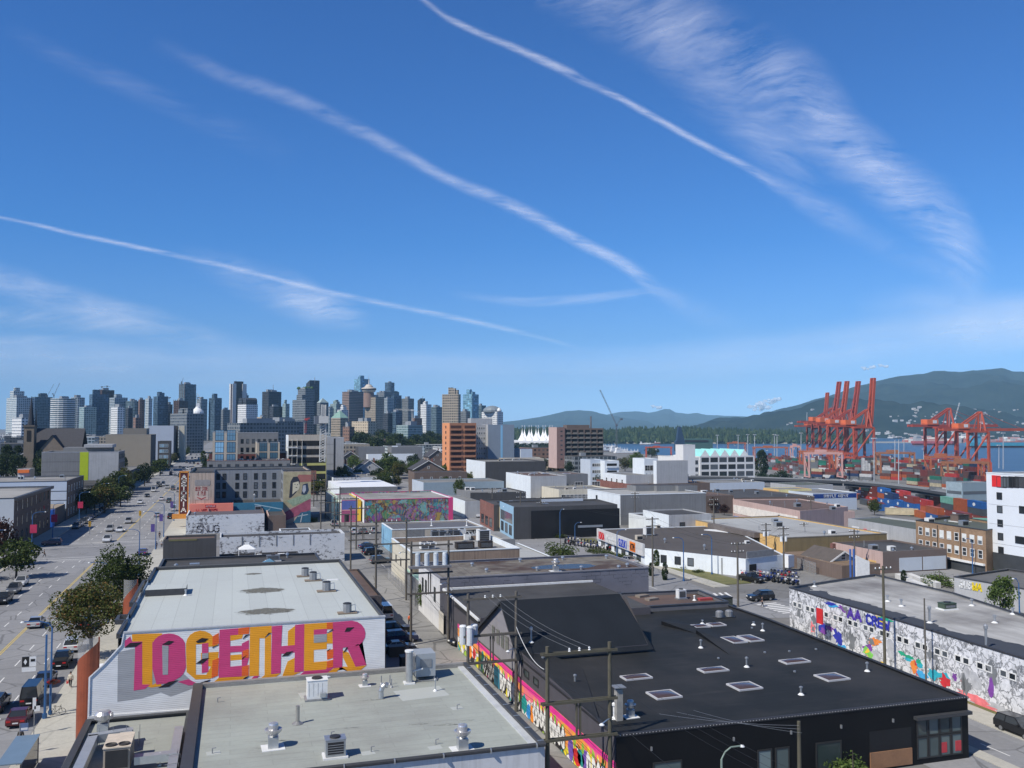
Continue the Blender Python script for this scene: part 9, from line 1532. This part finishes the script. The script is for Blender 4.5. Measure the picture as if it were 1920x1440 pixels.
def hframe(y,xa,xb,h,label,trafo=None,wd=WOOD):
 t=thing("utility_pole",label,"utility pole",(xa,y,0))
 for x in(xa,xb):mb=MB();mb.tube((x,y,0),(x,y,h),.19,wd,9,.15);mb.bD("pole",t)
 for z in(h-.6,h-4.4,h-7.2):
  for dy in(-.16,.16):mb=MB();mb.bar((xa-.5,y+dy,z),(xb+.6,y+dy,z),.11,.2,wd);mb.bD("crossarm",t)
 mb=MB();mb.bar(((xa+xb)/2+.1,y,h-4.4),((xa+xb)/2+.1,y,h-7.2),.12,.2,wd);mb.bar(((xa+xb)/2-.2,y,h-4.4),((xa+xb)/2-.2,y,h-7.2),.12,.2,wd);mb.bD("hanger",t)
 for i in range(3):x=xa+(xb-xa)*(.35+.16*i);mb=MB();mb.lathe([(.05,0),(.12,.08),(.05,.16),(.11,.24),(.03,.34)],INS,(x,y,h-.58),8);mb.bD("insulator",t)
 if trafo=='deck':
  mb=MB();mb.box(xa-.3,y-.7,h-3.7,xb+.3,y+.7,h-3.4,M((.2,.2,.21),.8));mb.bD("platform",t)
  for i in range(4):mb=MB();x=xa+.9+i*(xb-xa-1.4)/3;mb.tube((x,y,h-3.4),(x,y,h-1.8),.36,M((.55,.60,.64),.5),12);mb.lathe([(.36,0),(.3,.12),(.05,.16)],M((.5,.55,.58),.5),(x,y,h-1.8),12);mb.bD("transformer",t)
 if trafo=='cans':
  for dx,dy in((-.5,.2),(.1,-.45),(.75,.3)):mb=MB();mb.tube((xa+dx,y+dy,h-5.2),(xa+dx,y+dy,h-3.4),.36,M((.55,.58,.60),.5),12);mb.lathe([(.40,0),(.32,.14),(.05,.2)],INS,(xa+dx,y+dy,h-3.4),12);mb.bD("transformer",t)
 mb=MB();mb.path([(xb,y,h-6),(xb-.8,y-1.2,h-5.7),(xb-1.4,y-1.8,h-5.7)],.05,GALV);mb.lathe([(.16,0),(.22,.08),(.08,.2)],INS,(xb-1.5,y-1.9,h-5.85),8);mb.bD("lane_lamp",t)
HF=[(66.7,12.9,"nearest big brown twin pole frame over the lane mural",None),(91.5,12.6,"second twin pole frame with a cluster of white transformers",'cans'),(123,14.2,"third twin pole frame with four pale transformers on a deck",'deck'),(155,14.2,"fourth twin pole frame straddling the lane",None),(190,13.5,"fifth twin pole frame beside the parking lot",None),(222,13.0,"sixth twin pole frame left of the mural hall",None),(258,13,"seventh twin pole frame before the hotel mural",None),(300,13,"eighth twin pole frame beside the hotel",None),(345,13,"farthest twin pole frame beyond the hotel",None)]
for i,(y,h,l,tf)in enumerate(HF):hframe(y,23.5,28.75,h,l,tf,WOODN if i==0 else WOOD)
def cable(p,q,sag,label,r=.014,group="overhead wires along the lane",mat=None,n=10):
 p=Vector(p);q=Vector(q);mb=MB();pts=[p.lerp(q,i/n)-Vector((0,0,sag*4*(i/n)*(1-i/n)))for i in range(n+1)];mb.path(pts,r,mat or WIRE,4);tag(mb.bD("overhead_wire"),label,"wire",group)
ys=[(40,13)]+[(a[0],a[1])for a in HF]
for(ya,ha),(yb,hb)in zip(ys,ys[1:]):
 for k,(x,dz_)in enumerate([(25.35,.25),(26.2,.25),(27.0,.25),(23.6,4.9),(24.4,4.9),(27.8,4.9),(25.9,7.9),(26.3,7.6)]):cable((x,ya,ha-dz_),(x,yb,hb-dz_),.5,"thin dark overhead wire strung along the lane between pole frames",.008 if k<3 else .014,mat=WIREL if k<3 and 50<ya<80 else None)
cable((28.7,91.5,9.0),(29.6,85,6.0),.8,"pale looping cable dropping from the second frame to the black roof",.03,None,WHITEP);cable((28.6,123,10),(30.2,127,6.6),1.2,"pale drooping cable from the third frame to the white eaves",.03,None,WHITEP)
def wpole(px,pt,pb,label,arms=2,mat=None,r=.17,X=None):
 f=G(px,pb)if X is None else Vector(X[:3]);dd=(f-CP).dot(_f);h=f.z+(pb-pt)*dd/FPX if X is None else X[3];t=thing("utility_pole",label,"utility pole",f);mb=MB();mb.tube(f,(f.x,f.y,h),r*1.15,mat or WOOD,8,r*.85);mb.bD("pole",t)
 for k in range(arms):
  z=h-.4-k*1.3;mb=MB();mb.bar((f.x-1.3,f.y,z),(f.x+1.3,f.y,z),.12,.16,WOOD)
  for dx in(-1.1,-.5,.5,1.1):mb.lathe([(.05,0),(.09,.1),(.03,.24)],INS,(f.x+dx,f.y,z+.06),6)
  mb.bD("crossarm",t)
 return Vector((f.x,f.y,h-.4))
WP=[wpole(*a)for a in((923,915,976,"wooden pole before the long low shop"),(976,922,1001,"wooden pole at the crossing left of the black glass hall"),(1014,932,1001,"wooden pole in front of the black glass hall"),(1043,903,935,"small pole beyond the black glass hall"),(1073,908,938,"pole with pale insulators by the cream row"),(1191,923,990,"pole in front of the tall grey fronted warehouse"),(1224,970,1100,"tall wooden pole beside the motorcycle shop roof"),(1384,1017,1138,"tall wooden pole with a crossarm at the white shop wall's end"),(1339,935,1016,"pole at the left corner of the yellow warehouse"),(1437,981,1046,"pole with transformers in front of the yellow warehouse"),(1470,988,1076,"pale based pole with transformers beside the yard"),(1508,980,1020,"dark pole behind the pale warehouse roof"),(1603,993,1074,"pole in front of the pink walled shed"),(1521,930,990,"thin pole before the brown roofed store"),(1889,979,1080,"grey pole in front of the white modern block"),(1898,998,1078,"pole leaning beside the grey one by the white modern block"))]
for i,(px,dx)in enumerate(((1437,-.5),(1437,.5),(1470,-.5),(1470,.5))):p=WP[9 if px==1437 else 10];mb=MB();mb.tube((p.x+dx,p.y,p.z-2.6),(p.x+dx,p.y,p.z-1.6),.3,INS,10);tag(mb.bD("transformer"),"pale transformer can hung on a pole before the yellow warehouse","transformer","transformer cans before the yellow warehouse")
p=WP[7];wpole(1710,0,0,"tall weathered pole with one crossarm standing before the grey mural",1,WOODN,.17,(74.6,90.5,0,13.3));wpole(0,0,0,"bare brown pole at the bottom in front of the black facade",0,WOODN,.16,(43.2,62.5,0,6.6));wpole(0,0,0,"thin dark pole in front of the grey mural",0,WOOD,.1,(75.2,84.5,0,10.5))
for a,b_ in((1,2),(2,6),(0,1),(6,7),(9,10),(8,9),(7,10),(5,6),(10,12)):[cable(WP[a]+Vector((dx,0,0)),WP[b_]+Vector((dx,0,0)),.7,"thin overhead wire between the street poles by the motorcycle shop",.015,"overhead wires by the motorcycle shop")for dx in(-1,1)]
for k in range(3):cable((30+k*1.4,60.5,9.0),(43.2+k*.1,62.4,6.3-k*.3),.2,"thin service wire in front of the black facade",.014,"service wires before the black facade",WIREL)
def lamp(x,y,h,arm,label,group=None,mat=None):
 t=thing("street_lamp",label,"street lamp",(x,y,ter(x)),0,group);z=ter(x);mb=MB();mb.tube((x,y,z),(x,y,z+h),.13,mat or BLUEP,8,.08);mb.tube((x,y,z),(x,y,z+.5),.2,mat or BLUEP,8);mb.bD("post",t);mb=MB();s=1 if arm>0 else-1;mb.path([(x,y,z+h),(x+s*.3,y,z+h+.5),(x+arm*.5,y,z+h+.8),(x+arm,y,z+h+.8)],.06,mat or BLUEP,6);mb.bD("arm",t);mb=MB();mb.lathe([(.05,.14),(.16,.08),(.2,0),(.05,-.03)],INS,(x+arm*1.08,y,z+h+.74),8);mb.bD("lamp_head",t)
lamp(-17.9,104.6,9.0,-2.6,"near blue street lamp reaching over the avenue by the double post");mb=MB();mb.tube((-18.2,103.4,0),(-18.2,103.4,8.6),.13,BLUEP,8,.1);mb.tube((-18.2,103.4,0),(-18.2,103.4,.6),.24,BLUEP,8);tag(mb.bD("blue_post"),"plain blue post paired with the near street lamp","post")
for i,y in enumerate((150,196,236,262,305,350,405,460)):lamp(-18.0,y,8.6,-2.6,"blue street lamp in the row along the right kerb of the avenue","street lamps along the right kerb");lamp(-46.3,y+6,8.6,2.6,"blue grey street lamp in the row along the left kerb","street lamps along the left kerb")
for px,pt,pb,arm,l in((1157,994,1050,2,"blue lamp and signal post by the motorcycle shop hedge"),(1282,1008,1090,-2,"blue lamp post before the white shop wall, middle"),(1335,1002,1078,-2,"blue lamp post before the white shop wall, right"),(1078,980,1012,1.6,"small blue lamp post by the crossing shrubs"),(955,950,1002,-1.5,"thick blue signal post at the cross road corner"),(1050,955,1010,1,"grey lamp post before the black glass hall"),(1828,1005,1062,1.5,"purple blue lamp post before the tan brick hotel, left"),(1824,1010,1078,-1.5,"blue lamp post at the tan brick hotel's right corner"),(1912,1085,1165,-1,"blue lamp post at the right edge by the sandwich shop"),(1555,1030,1072,1.2,"blue lamp post beside the red and white pole sign")):
 f=G(px,pb);h=(pb-pt)*((f-CP).dot(_f))/FPX;lamp(f.x,f.y,h-.8,arm,l)
lamp(34.5,59.5,5.6,1.6,"curved grey green street lamp at the bottom before the black facade",None,M((.2,.26,.22),.5));
def signal(px,pt,pb,label):
 f=G(px,pb);h=(pb-pt)*((f-CP).dot(_f))/FPX;t=thing("traffic_signal",label,"traffic light",f);mb=MB();mb.tube(f,(f.x,f.y,f.z+h),.1,GALVD,6);mb.bD("post",t);mb=MB();mb.box(f.x-.3,f.y-.2,f.z+h-1.4,f.x+.3,f.y+.2,f.z+h,M((.65,.38,.03),.5));mb.bD("signal_head",t)
 for k in range(3):mb=MB();mb.tube((f.x,f.y-.21,f.z+h-.25-k*.42),(f.x,f.y-.24,f.z+h-.25-k*.42),.13,DARKM,8);mb.bD("lens",t)
for a in((1005,965,1001,"left yellow traffic light at the crossing"),(1033,962,1008,"right yellow traffic light at the crossing"),(168,978,1002,"yellow traffic light at the avenue corner by the blue hoarding"),(262,958,1000,"yellow traffic light hanging over the avenue")):signal(*a)
def banner(x,y,z,w,h,mat,label,group=None):mb=MB();mb.box(x-w/2,y-.03,z,x+w/2,y+.03,z+h,mat);tag(mb.bD("banner"),label,"banner",group)
for y in(236,262,305,350):banner(-18.7,y-.2,4.4,.9,1.9,M((.10,.07,.26),.7),"purple banner hung on a right kerb lamp post","purple banners on the right kerb lamp posts");banner(-46.0,y+5.8,4.4,1.5,2.0,M((.5,.03,.09),.7),"red banner hung on a left kerb lamp post","red banners on the left kerb lamp posts")
banner(-18.9,226,0,.1,.1,DARKM,"tiny dark bollard cap by the right kerb")
f=Vector((75.4,104,0));mb=MB();mb.box(f.x-.1,f.y-.6,3.6,f.x+.1,f.y+.6,5.6,RDM);mb.tube((f.x,f.y+.7,0),(f.x,f.y+.7,5.8),.07,BLUEP,6);tag(mb.bD("red_banner"),"dark red banner on a post in front of the grey mural","banner")
t=thing("bus_shelter","glass roofed bus shelter at the bottom left pavement","bus shelter",(-17.2,88.5,.13));mb=MB();mb.box(-18.1,83,2.5,-16.2,90.2,2.6,M((.16,.22,.27),.15,.1,1));mb.bD("roof",t);mb=MB();mb.box(-16.35,83,.2,-16.3,90,2.4,CGL);mb.bD("glass_panel",t)
for x,y in((-18,83.2),(-18,90),(-16.3,83.2),(-16.3,90)):mb=MB();mb.tube((x,y,.13),(x,y,2.5),.05,GALVD);mb.bD("post",t)
t=thing("bus_stop_sign","bus stop sign with a white board beside the shelter","sign",(-18.3,92.5,.13));mb=MB();mb.tube((-18.3,92.5,.1),(-18.3,92.5,3.0),.04,GALVD);mb.bD("post",t);mb=MB();mb.box(-18.25,92.45,2.3,-17.6,92.5,3.0,M((.12,.18,.32),.5));mb.box(-18.2,92.44,2.4,-17.65,92.449,2.6,WHITEP);mb.bD("board",t)
t=thing("parking_sign","white parking sign on a pole by the parked dark red sedan","sign",(-18.2,98.2,.13));mb=MB();mb.tube((-18.2,98.2,.1),(-18.2,98.2,3.4),.04,GALVD);mb.bD("post",t);mb=MB();mb.box(-18.35,98.1,2.6,-18.05,98.16,3.7,WHITEP);mb.box(-18.2,98.1,2.4,-17.7,98.16,2.9,WHITEP);mb.bD("board",t)
t=thing("lane_sign","overhanging black and white bus lane sign on the double blue post","sign",(-19.6,103.4,5.2));mb=MB();mb.bar((-20.4,103.35,6.5),(-18.2,103.35,6.5),.06,.06,GALVD);mb.bD("bracket",t);mb=MB();mb.box(-20.4,103.3,5.5,-19.75,103.36,6.5,BLK);mb.xU([(-.16,0),(0,-.3),(.16,0),(0,.3)],(-20.08,103.29,6.0),(1,0,0),(0,0,1),(0,-1,0),.01,WHITEP);mb.box(-19.7,103.3,5.5,-19.1,103.36,6.5,WHITEP);mb.box(-19.6,103.28,6.0,-19.2,103.299,6.25,BLK);mb.box(-20.4,103.3,5.0,-19.1,103.36,5.4,WHITEP);mb.bD("board",t)
def fence(pts,h,label,mat=None,step=2.4,solid=False):
 p0=pts[0];t=thing("fence",label,"fence",(p0[0],p0[1],ter(*p0)));mat=mat or GALVD
 for a,b_ in zip(pts,pts[1:]):
  a=Vector((a[0],a[1],ter(*a)));b_=Vector((b_[0],b_[1],ter(*b_)));n=max(1,int((b_-a).length/step));mb=MB()
  for z in(h,h*.5,.15):mb.tube(a+Vector((0,0,z)),b_+Vector((0,0,z)),.03,mat,4)
  if solid:mb.face([a,b_,b_+Vector((0,0,h)),a+Vector((0,0,h))],SCREEN)
  mb.bD("rail",t)
  for i in range(n+1):q=a.lerp(b_,i/n);mb=MB();mb.tube(q,q+Vector((0,0,h)),.04,mat,5);mb.bD("post",t)
fence([(29.3,150),(29.3,178)],2.2,"chain link fence along the right side of the lane",None,3,True);fence([tuple(G(1400,1078).xy),tuple(G(1500,1098).xy)],1.1,"white pipe railing in front of the motorcycle rows",WHITEP);fence([tuple(G(1475,1060).xy),tuple(G(1530,1078).xy)],2.4,"wire fence beside the cream hut",None,2.4,True);fence([(29.2,100),(29.2,108)],2.4,"dark iron gate fence at the end of the lane mural",DARKM,.5)
mb=MB()
for i in range(9):mb.box(31+i*.35,124.2,0,31.3+i*.35,124.3,1.8,M((.20+.03*(i%3),.12,.07),.9))
tag(mb.bD("wooden_screen"),"rough brown plank screen beside the grey brick building","fence")
for X,Y,s,l in((20.6,118,1.0,"dark waste bin behind the lettered building"),(21.2,112,1.1,"large dark waste bin beside the blue off-roader in the lane"),(78,133.5,1.3,"dark waste container at the corner of the mural wall")):t=thing("waste_bin",l,"bin",(X,Y,0));mb=MB();mb.box(X-s,Y-s*.7,.15,X+s,Y+s*.7,s*1.3,M((.05,.06,.05),.7));mb.bD("body",t);mb=MB();mb.box(X-s*1.05,Y-s*.75,s*1.3,X+s*1.05,Y+s*.75,s*1.38,DARKM);mb.bD("lid",t)
SKIN=M((.45,.28,.2),.6,.08,4);HAIR=M((.03,.022,.018),.8)
def skinmesh(V,E_,Rr,mat,name,sub=1):
 me=bpy.data.meshes.new(name);me.from_pydata(V,E_,[]);o=bpy.data.objects.new(name,me);COL.objects.link(o);me.materials.append(mat);m_=o.modifiers.new("s",'SKIN');
 if not me.skin_vertices:bpy.context.view_layer.objects.active=o;bpy.ops.mesh.customdata_skin_add()
 for i,r in enumerate(Rr):me.skin_vertices[0].data[i].radius=r if isinstance(r,tuple)else(r,r)
 me.skin_vertices[0].data[0].use_root=True;s_=o.modifiers.new("u",'SUBSURF');s_.levels=sub;s_.render_levels=sub
 dg=bpy.context.evaluated_depsgraph_get();out=bpy.data.meshes.new_from_object(o.evaluated_get(dg));bpy.data.objects.remove(o);out.polygons.foreach_set("use_smooth",[True]*len(out.polygons));out.materials.clear();out.materials.append(mat);out.name=name;return out
def body_meshes(st):
 V=[(0,0,.95),(0,0,1.15),(0,.01,1.38),(0,.02,1.50),(0,0,1.60),(0,-.01,1.71)];E_=[(0,1),(1,2),(2,3),(3,4),(4,5)];Rr=[(.15,.11),(.14,.10),(.17,.11),(.055,.055),(.085,.10),(.07,.085)]
 def add(prev,pts):
  for p,r in pts:V.append(p);Rr.append(r);E_.append((prev,len(V)-1));prev=len(V)-1
  return prev
 for s in(-1,1):
  f=st*s;add(0,[((s*.10,0,.88),.095),((s*.11,-.10-f*.16 if st else-.01,.50),.062),((s*.11,f*-.30+.03,.09),.042),((s*.12,f*-.30-.12,.04),.036)])
  w=add(2,[((s*.19,.01,1.40),.055),((s*.25,.03+f*.10,1.13),.042),((s*.25,-.05+f*.26,.90),.032),((s*.25,-.09+f*.29,.82),(.034,.018))])
  for k in range(4):add(w,[((s*.25+(k-1.5)*.016,-.11+f*.30,.765-.008*abs(k-1.5)),.008),((s*.25+(k-1.5)*.017,-.10+f*.30,.73),.007)])
  add(w,[((s*.225,-.13+f*.29,.80),.009),((s*.22,-.14+f*.29,.77),.008)])
 add(4,[((0,-.10,1.60),.018)])
 b_=skinmesh(V,E_,Rr,SKIN,"person")
 sv=[(0,0,.93),(0,0,1.15),(0,.01,1.38),(0,.02,1.46)];se=[(0,1),(1,2),(2,3)];sr=[(.175,.135),(.165,.125),(.19,.13),(.07,.07)]
 for s in(-1,1):f=st*s;sv+=[(s*.19,.01,1.40),(s*.25,.03+f*.10,1.13),(s*.25,-.04+f*.24,.93)];k=len(sv);se+=[(2,k-3),(k-3,k-2),(k-2,k-1)];sr+=[.072,.058,.045]
 sh=skinmesh(sv,se,sr,mp_,"jacket");tv=[(0,0,.97)];te=[];tr=[(.17,.13)]
 for s in(-1,1):f=st*s;tv+=[(s*.10,0,.86),(s*.11,-.10-f*.16 if st else-.01,.50),(s*.11,f*-.30+.03,.10)];k=len(tv);te+=[(0,k-3),(k-3,k-2),(k-2,k-1)];tr+=[.112,.078,.06]
 tm=skinmesh(tv,te,tr,mp_,"trousers");mb=MB();mb.lathe([(.02,1.80),(.08,1.79),(.102,1.74),(.104,1.66),(.09,1.60)][::-1],HAIR,(0,.022,0),10);ha=mb.mesh("hair");mb=MB()
 for s in(-1,1):mb.box(s*.035-.012,-.104,1.645,s*.035+.012,-.094,1.657,HAIR);mb.box(s*.098-.012,-.02,1.61,s*.098+.012,.02,1.67,SKIN)
 mb.box(-.028,-.098,1.555,.028,-.090,1.565,M((.35,.1,.09),.6));return b_,sh,tm,ha,mb.mesh("face")
BODY=[body_meshes(0),body_meshes(1)]
def person(px,py,rz,pose,top,leg,label,X=None):
 p=G(px,py)if X is None else Vector(X);b_,sh,tm,ha,fc=BODY[pose];z=.13 if-19<p.x<-12 else .0;t=link("person",b_,None,(p.x,p.y,z),R(rz));tag(t,label,"person")
 for nm,me,mt in(("jacket",sh,M(top,.8,.1,3)),("trousers",tm,M(leg,.8,.1,3)),("hair",ha,None),("face",fc,None)):
  o=link(nm,me,t)
  if mt:o.material_slots[0].link='OBJECT';o.material_slots[0].material=mt
 return t
person(132,1291,0,1,(.62,.56,.44),(.02,.02,.022),"person in a cream top walking with a red bag by the lamp post");person(38,1404,0,0,(.05,.045,.04),(.03,.03,.03),"person in dark clothes standing behind the bus shelter");person(768,1173,180,1,(.75,.17,.06),(.02,.02,.03),"person in an orange shirt walking along the lane")
person(299,1010,0,1,(.03,.03,.035),(.02,.02,.02),"person in black at the right corner of the junction");person(293,1030,180,1,(.05,.06,.10),(.02,.02,.02),"person in navy walking on the right pavement by the junction");person(303,1028,0,0,(.4,.4,.4),(.03,.03,.03),"person in grey standing on the right pavement by the junction");person(83,1045,90,1,(.03,.03,.03),(.02,.02,.03),"person in black crossing in the shade at the left");person(1429,1138,90,1,(.02,.02,.03),(.02,.02,.03),"person in black walking behind the square off-roader");person(339,943,0,0,(.5,.5,.5),(.03,.03,.04),"person standing by the salmon fascia");person(343,942,0,1,(.05,.05,.06),(.03,.03,.04),"person in dark clothes below the vertical sign")
g_=G(132,1291);mb=MB();mb.box(g_.x-.42,g_.y-.16,.62,g_.x-.2,g_.y+.02,.92,M((.55,.03,.04),.6));mb.path([(g_.x-.4,g_.y-.08,.92),(g_.x-.31,g_.y-.08,1.02),(g_.x-.22,g_.y-.08,.92)],.012,RDM);tag(mb.bD("shopping_bag"),"red bag carried by the person in the cream top","bag")
t=thing("bicycle","bicycle leaning on its rack beside the cream topped walker","bicycle",(-17.2,104.2,.13));K=lambda mb,nm:link(nm,mb.mesh(nm),t)
for x in(-.5,.5):
 mb=MB();n=14;mb.path([(x+.33*math.cos(2*math.pi*i/n),0,.34+.33*math.sin(2*math.pi*i/n))for i in range(n+1)],.025,TYRE,5);K(mb,"wheel")
mb=MB();mb.path([(-.5,0,.34),(-.05,0,.32),(.38,0,.85),(-.2,0,.82),(-.05,0,.32)],.025,BLK);mb.path([(-.5,0,.34),(-.2,0,.82)],.02,BLK);mb.path([(.5,0,.34),(.36,0,.95)],.025,BLK);K(mb,"frame");mb=MB();mb.box(-.32,-.06,.9,-.08,.06,.96,BLK);K(mb,"saddle");mb=MB();mb.bar((.36,-.25,.97),(.36,.25,.97),.03,.03,BLK);K(mb,"handlebar")
t=thing("hanging_basket","basket of red flowers on the near lamp post","flower basket",(-17.6,104.6,3.2));c_=link("flowers",TV[('low','m')][0][0],t);c_.scale=(.85,.85,1.0);c_.material_slots[0].link='OBJECT';c_.material_slots[0].material=leafmat("flower_red",[(.05,.08,.02),(.45,.04,.02),(.5,.10,.03)]);mb=MB();mb.lathe([(.1,0),(.35,.3),(.37,.33)],BARK,(0,0,0),10);link("basket",mb.mesh("basket"),t)
m=bpy.data.materials.new("haze_air");m.use_nodes=True;nt=m.node_tree;nt.nodes.clear();out=N(nt,"ShaderNodeOutputMaterial");pv=N(nt,"ShaderNodeVolumePrincipled");pv.inputs["Color"].default_value=(.40,.72,1,1);pv.inputs["Density"].default_value=5.5e-5;pv.inputs["Anisotropy"].default_value=-.3;nt.links.new(pv.outputs[0],out.inputs["Volume"])
mb=MB();mb.prism([tuple((_r*a+Vector((_f.x,_f.y,0)).normalized()*b_).xy)for a,b_ in((-14500,-6000),(14500,-6000),(14500,19500),(-14500,19500))],-46,1150,m);tag(mb.bD("haze"),kind='stuff')
